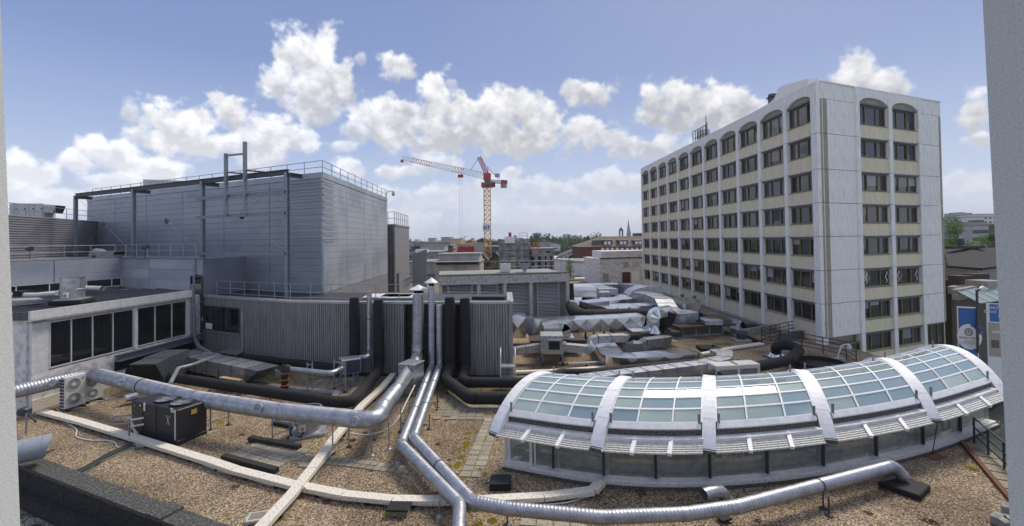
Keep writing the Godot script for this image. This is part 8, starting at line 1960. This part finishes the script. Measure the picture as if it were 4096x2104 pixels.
	q = S(); var rt = 9.168; var R0 = V(b0.x + 7.5, rt, -128); var R1 = V(b1.x, rt, -128); var R2 = V(b0.x + 7.5, rt, -134)
	q.quad(V(b0.x - 0.5, b0.y, -121.5), R0, R1, V(b1.x, b0.y, -121.5)); q.quad(V(b0.x - 0.5, b0.y, -140.5), R2, R0, V(b0.x - 0.5, b0.y, -121.5)); q.quad(R0, R2, V(b1.x, rt, -134), R1); wpart(t, "roof", q, M.tile_roof)
	for e in [[V(25.7, 7.4, -123), V(25.1, 7.3, -122.9), V(26.1, 7.3, -122.9)], [V(29.9, 7.3, -123), V(29.3, 7.3, -122.9), V(30.3, 7.3, -122.9)], [V(34, 7.2, -123), V(33.4, 7.2, -122.9), V(34.4, 7.2, -122.9)]]:
		for k in 2:
			q = S(); q.box(e[k + 1] + V(0, 0, 0.02), V(0.75, 1.0, 0.1)); wpart(t, "dormer_window", q, M.white_paint)
		var c: Vector3 = e[0] + V(0, 0, -1.2)
		q = S(); q.box(c, V(2.5, 1.5, 2.4)); wpart(t, "dormer", q, M.red_brick); q = S(); q.box(c + V(0, 0.85, 0.1), V(2.8, 0.2, 2.8)); wpart(t, "dormer_roof", q, M.far_white)
	q = S(); q.box(V(22.8, 7.4, -124), V(1.8, 1.5, 2.2)); wpart(t, "dormer", q, M.tile_roof)
	for wp in [V(24.1, 5.7, -122), V(25.4, 5.7, -122), V(26.7, 5.7, -122), V(28, 5.7, -122), V(29.3, 5.6, -122), V(30.7, 5.6, -122), V(32, 5.6, -122), V(33.3, 5.6, -122), V(34.6, 5.6, -122)]:
		q = S(); q.box(wp, V(0.75, 0.85, 0.1)); wpart(t, "window", q, M.white_paint)
	q = S(); var rr = V(39.5, 9.7, -138); q.box(V(rr.x, rt + 0.4, rr.z), V(5, 1.0, 5)); wpart(t, "rear_roof", q, M.tile_roof)
	q = S(); var dp = V(18.9, 3.5, -121.8); q.rod(V(dp.x, -10, dp.z), V(dp.x, 4.0, dp.z), 0.18, 6); wpart(t, "rain_pipe", q, M.pale_wall)
	# two church towers
	t = thing("church_spire", "slender grey stone church spire on the skyline", "church", V(356.6, 17, -1400))
	var sb = V(357.2, 17, -1400); q = S(); q.box(sb + V(0, -4, 0), V(11, 22, 11)); wpart(t, "belfry", q, M.stone_grey); q = S(); q.tube(PV([sb + V(0, 6, 0), V(356.9, 68, -1400)]), PF([6.2, 0.15]), 8); wpart(t, "spire", q, M.stone_grey)
	q = S(); q.box(sb + V(0, -2, 5.6), V(2.4, 7, 0.2)); wpart(t, "louvre_opening", q, M.hole)
	for dx in [-4.6, 4.6]:
		q = S(); q.tube(PV([sb + V(dx, 6, 4.6), sb + V(dx, 15, 4.6)]), PF([1.2, 0.1]), 6); wpart(t, "pinnacle", q, M.stone_grey)
	t = thing("bell_turret", "dark domed bell turret beside the church spire", "tower", V(155, 12.6, -650))
	var tb = V(155, 12.6, -650)
	for dx in [-2.0, 2.0]:
		q = S(); q.box(tb + V(dx, 2.0, 0), V(1.1, 9, 4.5)); wpart(t, "pier", q, M.slate_roof)
	q = S(); q.box(tb + V(0, 7.2, 0), V(5.8, 1.2, 5.4)); wpart(t, "cornice", q, M.slate_roof)
	q = S(); q.lathe(tb + V(0, 7.8, 0), [Vector2(2.6, 0), Vector2(2.5, 1.4), Vector2(1.6, 3.0), Vector2(0.4, 3.8), Vector2(0.15, 5.4), Vector2(0, 5.6)], 12); wpart(t, "dome", q, M.slate_roof)
	t = thing("bell_turret", "tiny dark turret beside the stair tower on the skyline", "tower", V(-200.2, 4.1, -900)); q = S(); var m0 = V(-200.2, 4.1, -900); q.box(m0 + V(0, -3, 0), V(5, 12, 5)); wpart(t, "shaft", q, M.stone_grey); q = S(); q.tube(PV([m0 + V(0, 3, 0), V(-200.1, 15.7, -900)]), PF([3.0, 0.2]), 8); wpart(t, "roof", q, M.slate_roof)
	# small crane far off
	t = thing("tower_crane", "tiny far tower crane on the hazy skyline", "crane", V(-93.1, 9.1, -900)); q = S(); q.rod(V(-93.1, 9.1, -900), V(-93, 17.5, -900), 0.6, 4); wpart(t, "mast", q, M.rust); q = S(); q.rod(V(-96.9, 16.5, -900), V(-86.2, 17.1, -900), 0.4, 4); wpart(t, "jib", q, M.rust)
	# site fence
	railing("grey wire fence along the far roof edge", [V(-6.5, 1.9, -92), V(-2.5, 1.9, -92), V(4.1, 1.5, -100), V(18.6, 1.1, -112)], 2.4, 3.0, [1.0, 0.5], 0.05, M.rail, "site_fence")
	# trees
	tree("street_tree", "small bright tree beside the crane's foot", V(-4.2, 0.9, -108) + V(0, -5, 0), 8.0, 3.4, 2600, M.leaf_light, 3, 0.16)
	tree("street_tree", "knobbly pollarded tree in front of the warehouse", V(12.1, 2.1, -96) + V(0, -4, 0), 6.4, 2.4, 1500, M.leaf_light, 4, 0.12)
	var lab = ["dark conifer", "round dark tree", "pale loose tree"]
	var spec = [[V(-55, 8.9, -500), 11.694, 12, 0], [V(-44.5, 8.1, -480), 11.05, 16, 0], [V(-28.3, 6.8, -430), 10.265, 16, 0], [V(-31.9, 6.8, -430), 9.51, 14, 0], [V(19.2, 6.9, -460), 11.228, 14, 0], [V(22.6, 6.9, -450), 11.116, 14, 0], [V(26.7, 7.2, -430), 12.449, 24, 1], [V(29.4, 4.5, -400), 8.615, 28, 1], [V(35.2, 4.2, -420), 9.171, 30, 1], [V(44.8, 3.4, -420), 8.426, 34, 1], [V(43.3, 3.2, -450), 8.486, 30, 1], [V(30.4, 1.4, -260), 5.335, 20, 1], [V(27.9, 0.9, -250), 4.799, 16, 1], [V(33.6, 3.8, -230), 6.898, 18, 1], [V(81.6, 5.7, -600), 11.269, 34, 1], [V(18.6, 0.8, -190), 4.538, 12, 1], [V(83.1, 7, -500), 11.117, 12, 0], [V(45.2, 9.8, -230), 11.042, 16, 2], [V(-20.7, 6.1, -450), 9.381, 16, 1], [V(-13.9, 4.6, -400), 7.555, 20, 1], [V(41.3, 1.8, -330), 5.268, 26, 1], [V(32, 1.3, -300), 4.392, 18, 1], [V(19.5, 2.4, -210), 3.919, 10, 1]]
	for k in spec.size():
		var e: Array = spec[k]; var foot: Vector3 = e[0]; var hi: float = e[1]; var z = -foot.z
		foot.y = minf(foot.y, hi - 6) - 5
		tree("town_tree", "%s of the far town, %s from the stair tower along the skyline" % [lab[e[3]], ["first", "second", "third", "fourth", "fifth", "sixth", "seventh", "eighth", "ninth", "tenth", "eleventh", "twelfth", "thirteenth", "fourteenth", "fifteenth", "sixteenth", "seventeenth", "eighteenth", "nineteenth", "twentieth", "twenty-first", "twenty-second", "twenty-third"][k]], foot, hi - foot.y, e[2] * (0.5 if e[3] == 0 else 0.9), 420, M.leaf_light if e[3] == 2 else M.leaf_dark, 100 + k, z * 0.0036, e[3] == 0)
	# wooded horizon and roofs too far to tell apart
	rng.seed = 12
	var s = S()
	for k in 2600:
		var z = rng.randf_range(450, 2000); var x = rng.randf_range(-0.35, 1.25) * z; var r = rng.randf_range(5, 13) * (1 + z / 2500); var p = V(x, -14 + rng.randf_range(4, 9) * (0.6 + z / 2200), -z)
		for j in 5:
			var u = Vector3(rng.randfn(), rng.randfn() * 0.6, rng.randfn()).normalized() * r * 0.6; var a = p + u; var v = Vector3(rng.randfn(), rng.randfn(), rng.randfn()).normalized() * r * 0.7; var w = Vector3(rng.randfn(), rng.randfn(), rng.randfn()).normalized() * r * 0.7
			s.tri(a - v, a + w, a + v)
	var o = single("far_wood", s, M.far_green, "hazy green tree cover of the far town", "trees"); o.set_meta("kind", "stuff")
	s = S()
	for k in 700:
		var z = rng.randf_range(400, 1800); var x = rng.randf_range(-0.35, 1.2) * z
		s.box(V(x, -14 + rng.randf_range(3, 8), -z), V(rng.randf_range(8, 26), rng.randf_range(6, 18), rng.randf_range(8, 16)))
	o = single("far_roofs", s, M.far_roof, "hazy mass of far town houses", "houses"); o.set_meta("kind", "stuff")
	for e in [[-1500.0, 2100.0, 2400.0, 34.0], [500.0, 3300.0, 2000.0, 95.0]]:
		s = S(); var n = 40
		var hn = FastNoiseLite.new(); hn.seed = 4; hn.frequency = 0.0018
		for k in n:
			var x0 = lerpf(e[0], e[1], float(k) / n); var x1 = lerpf(e[0], e[1], float(k + 1) / n)
			var h0: float = e[3] * (0.75 + hn.get_noise_1d(x0) * 0.5) * minf(1.0, k / 6.0) - 14; var h1: float = e[3] * (0.75 + hn.get_noise_1d(x1) * 0.5) * minf(1.0, (k + 1) / 6.0) - 14
			s.quad(V(x0, -14.5, -e[2]), V(x0, h0, -e[2] - 250), V(x1, h1, -e[2] - 250), V(x1, -14.5, -e[2])); s.quad(V(x1, -14.5, -e[2] - 500), V(x1, h1, -e[2] - 250), V(x0, h0, -e[2] - 250), V(x0, -14.5, -e[2] - 500))
		structure("hill", s, M.far_hill)
	build_right_side()

func house(label: String, apex: Vector3, w: float, deep: float, wall: Material, roof: Material, gable: float) -> void:
	var t = thing("gabled_house", label, "house", V(apex.x, -14, apex.z)); var e = apex.y - gable * 0.55; var q = S()
	q.slab(P2([Vector2(-w / 2, -14), Vector2(w / 2, -14), Vector2(w / 2, e), Vector2(0, apex.y - 0.2), Vector2(-w / 2, e)]), V(apex.x, 0, apex.z), Vector3.RIGHT, V(0, 0, -deep)); wpart(t, "wall", q, wall)
	for sx in [-1.0, 1.0]:
		q = S(); var a = V(apex.x, apex.y, apex.z + 0.4); var b = Vector3(apex.x + sx * (w / 2 + 0.5), e - 0.5, apex.z + 0.4); q.obox((a + b) / 2 + V(0, 0.1, -deep / 2), (b - a) / 2, V(0, 0.12, 0), V(0, 0, deep / 2 + 0.4)); wpart(t, "roof", q, roof)
	for k in 3:
		q = S(); q.box(V(apex.x + [-w * 0.2, w * 0.2, 0][k], e - [2.0, 2.0, -1.0][k], apex.z + 0.02), V(w * 0.14, 1.8, 0.1)); wpart(t, "window", q, M.far_white if k < 2 else M.hole)

# ---------------------------------------------------------------- street side right of the office
func build_right_side() -> void:
	var q = S()
	# dark hipped roof hall with louvred sides
	var t = thing("dark_roof_hall", "dark bitumen roofed hall with louvred sides behind the billboards", "building", V(58.6, 2.92, -58))
	var e0 = V(57.1, 4.4, -60); var e1 = V(56.05, 4.58, -55); var e2 = V(67.6, 5.2, -62); var top = V(68.3, 6.2, -68); var tp2 = V(80.8, 5.8, -74); var tp0 = V(67.8, 6.4, -72)
	e1.y = e0.y; e2.y = e0.y; top.y = e0.y + 1.9; tp2.y = top.y; tp0.y = top.y
	q.quad(e1, e0, tp0, top); q.quad(e2, e1, top, tp2); wpart(t, "roof", q, M.bitumen)
	for p in [[e0, e1], [e1, e2]]:
		for k in 9:
			q = S(); var a: Vector3 = p[0] - UP * (0.35 + 0.19 * k); var b: Vector3 = p[1] - UP * (0.35 + 0.19 * k); q.bar(a - V(0, 0, 0.4), b - V(0, 0, 0.4), 0.14, 0.12); wpart(t, "louvre", q, M.louvre_wall)
		q = S(); q.bar(p[0] - UP * 0.15, p[1] - UP * 0.15, 0.5, 0.3); wpart(t, "eave", q, M.black)
	block(t, "core", [flat(e0 + V(0, 0, -0.7)), flat(e1 + V(0.1, 0, -0.8)), flat(e2 + V(0, 0, -0.8)), flat(tp2), flat(tp0)], -14, e0.y - 0.3, M.hole)
	q = S(); q.obox(top + V(-1.0, 0.2, 0), V(2.8, 0, -0.4), V(0, 0.2, 0), V(0, 0, 0.6)); wpart(t, "ridge_box", q, M.rust_roof)
	q = S(); q.lathe(top + V(-1.6, 0.5, 0), [Vector2(0.45, 0), Vector2(0.45, 0.7), Vector2(0.38, 1.0), Vector2(0.2, 1.15), Vector2(0, 1.2)], 12); wpart(t, "domed_vent", q, M.dark_steel)
	for k in 2:
		q = S(); q.cbox([V(51.86, 3.21, -53), V(54.12, 3.35, -53.5)][k], V(1.8, 1.0, 1.4), 0.05); single("roof_cabinet", q, M.rust_roof, ["dark brown roof cabinet below the louvres, larger one", "dark brown roof cabinet below the louvres, smaller one"][k], "cabinet")
	# low roof with glazing in front
	t = thing("arcade_roof", "low concrete arcade roof with sloping glass beside the office", "building", V(47.8, 2.12, -48))
	q = S(); q.bar(V(49.95, 2.09, -52), V(55.54, 2.93, -54), 1.0, 0.8); wpart(t, "parapet", q, M.concrete)
	q = S(); q.bar(V(46.29, 2.14, -48), V(49.21, 2.49, -48.5), 0.6, 1.1); wpart(t, "beam", q, M.concrete)
	q = S(); q.slab(P2([Vector2(0, -8), Vector2(3.2, -8), Vector2(3.2, 1.0), Vector2(0, 0.7)]), V(46.47, 0.97, -48.2), V(0.99, 0, 0.1), V(0, 0, -0.4)); wpart(t, "wall", q, M.stained_concrete)
	q = S(); q.bar(V(49.03, 2.74, -48.5), V(51.54, 2.72, -49), 2.0, 1.6); wpart(t, "parapet", q, M.concrete)
	for k in 5:
		q = S(); var a = V(46.37, 1.66, -45.5) + V(0.9 * k, 0.1 * k, 0); q.obox(a + V(0.42, 0.45, -1.2), V(0.42, 0.05, 0), V(0, 0.48, -1.2), V(0, 0.03, 0.02)); wpart(t, "roof_pane", q, M.vault_glass)
		q = S(); q.bar(a, a + V(0, 0.96, -2.4), 0.05, 0.06); wpart(t, "glazing_bar", q, M.white_metal)
	# street lamp
	t = thing("street_lamp", "grey street lamp with a curved arm above the billboards", "street lamp", V(44.06, -0.75, -43.6))
	q = S(); q.tube(PV([V(44.05, -2.81, -43.6), V(44.14, 2.69, -43.6), V(44.15, 3.06, -43.6), V(44.47, 3.2, -43.6)]), PF([0.1]), 8); wpart(t, "post", q, M.dark_steel)
	q = S(); q.tube(PV([V(44.36, 3.17, -43.6), V(44.71, 3.26, -43.6), V(45.11, 3.23, -43.6)]), PF([0.12, 0.28, 0.1]), 10); wpart(t, "lamp_head", q, M.white_plastic)
	# billboards
	var z = 44.0; var A = V(43.17, 1.15, -44.6); var B = V(44.35, 1.72, -43.8); var d = (B - A); d.y = 0; var wl = d.length(); d /= wl; var n = d.cross(UP)
	if n.z < 0: n = -n
	var hi = 6.0; var top_y = (A.y + B.y) / 2
	t = thing("billboard", "blue billboard with a bitten white disc and the centre's name", "billboard", V(A.x, top_y - hi, A.z))
	q = S(); q.obox(V(A.x, top_y - hi / 2, A.z) + d * wl / 2 - n * 0.06, d * wl / 2, UP * hi / 2, n * 0.06); wpart(t, "board", q, M.white_paint)
	q = S(); q.obox(V(A.x, top_y - hi / 2, A.z) + d * wl / 2 + n * 0.012, d * (wl / 2 - 0.08), UP * (hi / 2 - 0.1), n * 0.01); wpart(t, "blue_field", q, M.sign_blue)
	var dc = V(43.75, -1.4, -44); var f = (Vector2(dc.x - A.x, dc.z - A.z)).length(); var ctr = V(A.x, dc.y, A.z) + d * (wl * 0.56) + n * 0.03
	var disc = []
	for k in 40: disc.append(Vector2(cos(TAU * k / 40) * 0.86, sin(TAU * k / 40) * 1.22))
	for bt in [Vector2(0.5, 1.0), Vector2(0.78, 0.55), Vector2(0.28, 1.2), Vector2(0.72, 0.8)]:
		var bite = []
		for k in 16: bite.append(bt + Vector2(cos(TAU * k / 16) * 0.19, sin(TAU * k / 16) * 0.26))
		var bs = S(); bs.slab(P2(bite), ctr + n * 0.016, d, n * 0.008); wpart(t, "bite", bs, M.sign_blue)
	q = S(); q.slab(P2(disc), ctr, d, n * 0.012); wpart(t, "white_disc", q, M.white_paint)
	var lc = ctr + UP * 0.46 + d * -0.05 + n * 0.03; q = S(); var ring = []
	for k in 25: ring.append(lc + d * cos(TAU * k / 24) * 0.26 + UP * sin(TAU * k / 24) * 0.34)
	q.tube(PV(ring), PF([0.028]), 5, false); q.bar(lc - d * 0.26, lc + d * 0.26, 0.02, 0.035); q.bar(lc - UP * 0.04, lc + UP * 0.33, 0.035, 0.02, n)
	for sx in [-1.0, 1.0]:
		var arc = []
		for k in 9: arc.append(lc + d * sx * (0.11 + 0.04 * cos(k * 0.4)) + UP * (0.3 - k * 0.04))
		q.tube(PV(arc), PF([0.02]), 5)
	var sm = []
	for k in 9: sm.append(lc + d * (k - 4) * 0.047 + UP * (-0.09 - 0.11 * (1.0 - pow((k - 4) / 4.0, 2))))
	q.tube(PV(sm), PF([0.02]), 5); wpart(t, "emblem", q, M.ink_black)
	var tl = (d + UP * 0.12).normalized()
	lettering(t, "SAINT SEVER", ctr + UP * -0.12 + n * 0.04, 0.19, d, M.ink_black)
	lettering(t, "CROQUEZ", ctr + UP * -0.42 + n * 0.04, 0.13, d, M.sign_blue)
	lettering(t, "LA NOUVEAUTÉ !", ctr + UP * -0.62 + n * 0.04, 0.13, d, M.sign_blue)
	q = S(); q.bar(ctr + UP * -0.85 + n * 0.03 - d * 0.18, ctr + UP * -0.85 + n * 0.03 + d * 0.18, 0.01, 0.02); wpart(t, "rule", q, M.sign_blue)
	# second board, running out of the picture
	A = V(43.87, 1.88, -42.5); B = V(45.59, 2.65, -41.5); d = (B - A); d.y = 0; wl = d.length() + 3; d = d.normalized(); n = d.cross(UP)
	if n.z < 0: n = -n
	top_y = A.y + 0.15; hi = 7.0
	t = thing("billboard", "blue and white billboard announcing a new dining area, cut by the window edge", "billboard", V(A.x, top_y - hi, A.z))
	q = S(); q.obox(V(A.x, top_y - hi / 2, A.z) + d * wl / 2 - n * 0.06, d * wl / 2, UP * hi / 2, n * 0.06); wpart(t, "board", q, M.white_paint)
	var y = top_y - 0.85; var mid = V(A.x, y, A.z) + d * wl / 2
	q = S(); q.obox(mid + n * 0.012, d * (wl / 2 - 0.2), UP * 0.8, n * 0.01); wpart(t, "blue_field", q, M.sign_blue)
	lettering(t, "VOTRE NOUVEL ESPACE", V(A.x, top_y - 0.38, A.z) + d * 1.95 + n * 0.04, 0.24, d, M.white_paint, "lettering", true)
	lettering(t, "DÉDIÉ À LA RESTAURATION", V(A.x, top_y - 0.75, A.z) + d * 1.75 + n * 0.04, 0.24, d, M.white_paint)
	lettering(t, "ET AUX SERVICES", V(A.x, top_y - 1.12, A.z) + d * 1.95 + n * 0.04, 0.24, d, M.white_paint)
	q = S(); q.obox(V(A.x, top_y - 3.3, A.z) + d * wl / 2 + n * 0.012, d * (wl / 2 - 0.08), UP * 1.55, n * 0.01); wpart(t, "picture_field", q, M.picture_print)
	for e in [[0.3, 2.6, 0.9, 0.18, M.picture_pale], [0.25, 3.7, 0.5, 0.7, M.picture_dark], [1.2, 3.5, 0.6, 0.6, M.picture_dark], [1.5, 4.2, 1.3, 0.35, M.picture_pale], [2.2, 3.2, 0.7, 0.9, M.picture_dark]]:
		q = S(); q.obox(V(A.x, top_y - e[1], A.z) + d * (e[0] + e[2] / 2) + n * 0.03, d * e[2] / 2, UP * e[3] / 2, n * 0.006); wpart(t, "picture_patch", q, e[4])
	# street trees and white town right of the office
	tree("plane_tree", "large bright plane tree behind the dark hall roof", V(80.3, 5.6, -82) + V(0, -9, 0), 15.6, 7.0, 6500, M.leaf_light, 31, 0.2)
	tree("plane_tree", "second bright plane tree right of the dark hall roof", V(99.3, 5.1, -95) + V(0, -8, 0), 12.4, 5.0, 4200, M.leaf_light, 32, 0.2)
	tree("plane_tree", "third smaller tree close to the window edge", V(85.6, 5.6, -80) + V(0, -8, 0), 13.0, 4.0, 3000, M.leaf_dark, 33, 0.2)
	for e in [[V(259.6, 17.9, -260), V(268.6, 17.7, -260), "long white building above the plane trees", M.far_white], [V(306.8, 21.2, -300), V(321.1, 21, -300), "stepped white building near the hill's foot", M.far_white], [V(210.2, 13.6, -210), V(218, 13.5, -210), "low pale building with a curved roof", M.far_wall], [V(181.5, 11.6, -180), V(187.7, 11.5, -180), "cream house row below the white buildings", M.pale_wall], [V(197.2, 12.2, -190), V(204.2, 12.1, -190), "red-walled house near the window edge", M.red_brick], [V(601.2, 36.4, -620), V(606.2, 36.3, -620), "grey tower flats left of the white buildings", M.far_wall], [V(627.5, 38.5, -640), V(634.2, 38.4, -640), "second grey tower flats on the hill's foot", M.far_wall], [V(654.9, 38.5, -660), V(665.4, 38.3, -660), "pale grey flats on the hill's foot", M.far_wall]]:
		town_block("white_building", e[2], "building", e[0], e[1], 16, e[3], [[3.0, 5, 1.6, 1.4], [6.0, 5, 1.6, 1.4]] if e[0].z > -320 else [[6.0, 3, 2.4, 2.0]], M.far_glass)

# ---------------------------------------------------------------- the window the picture is taken from
func build_window() -> void:
	var t = thing("window_surround", "rough pale window jambs at both edges of the view", "window frame", V(0, 8.0, -2.2))
	var a = V(-2.47, 9.7, -2.2); var b = V(-2.36, 7.17, -2.2); var c = V(2.3, 9.63, -2.2); var d = V(2.35, 7.11, -2.2)
	var ex = (b - a) * 0.35; var q = S()
	q.slab(P2([Vector2(a.x - ex.x, a.y - ex.y), Vector2(b.x + ex.x, b.y + ex.y), Vector2(-4.2, b.y + ex.y), Vector2(-4.2, a.y - ex.y)]), V(0, 0, -2.2), Vector3.RIGHT, V(0, 0, 0.3)); wpart(t, "jamb", q, M.jamb)
	ex = (d - c) * 0.35; q = S()
	q.slab(P2([Vector2(c.x - ex.x, c.y - ex.y), Vector2(d.x + ex.x, d.y + ex.y), Vector2(d.x + ex.x + 0.16, d.y + ex.y), Vector2(c.x - ex.x + 0.155, c.y - ex.y)]), V(0, 0, -2.2), Vector3.RIGHT, V(0, 0, 0.3)); wpart(t, "jamb", q, M.jamb)
	q = S(); q.slab(P2([Vector2(c.x - ex.x + 0.155, c.y - ex.y), Vector2(d.x + ex.x + 0.16, d.y + ex.y), Vector2(4.2, d.y + ex.y), Vector2(4.2, c.y - ex.y)]), V(0, 0, -2.15), Vector3.RIGHT, V(0, 0, 0.25)); wpart(t, "sash_frame", q, M.black)
	q = S(); q.box(V(0, a.y + 1.35, -2.05), V(8.4, 0.8, 0.3)); wpart(t, "lintel", q, M.jamb)
	q = S(); q.box(V(0, b.y - 1.2, -2.05), V(8.4, 0.9, 0.3)); wpart(t, "sill", q, M.jamb)
	q = S(); q.box(V(0, -1.0, -3.9), V(40, 10.0, 0.4)); single("own_facade", q, M.concrete, "plain wall of the viewer's own building below the window", "wall")

func _ready() -> void:
	set_up_view()
	set_up_materials()
	build_setting()
	build_hall()
	build_pavilion()
	build_corrugated()
	build_round_ducts()
	build_square_ducts()
	build_vault()
	build_office()
	build_yard()
	build_town()
	build_window()
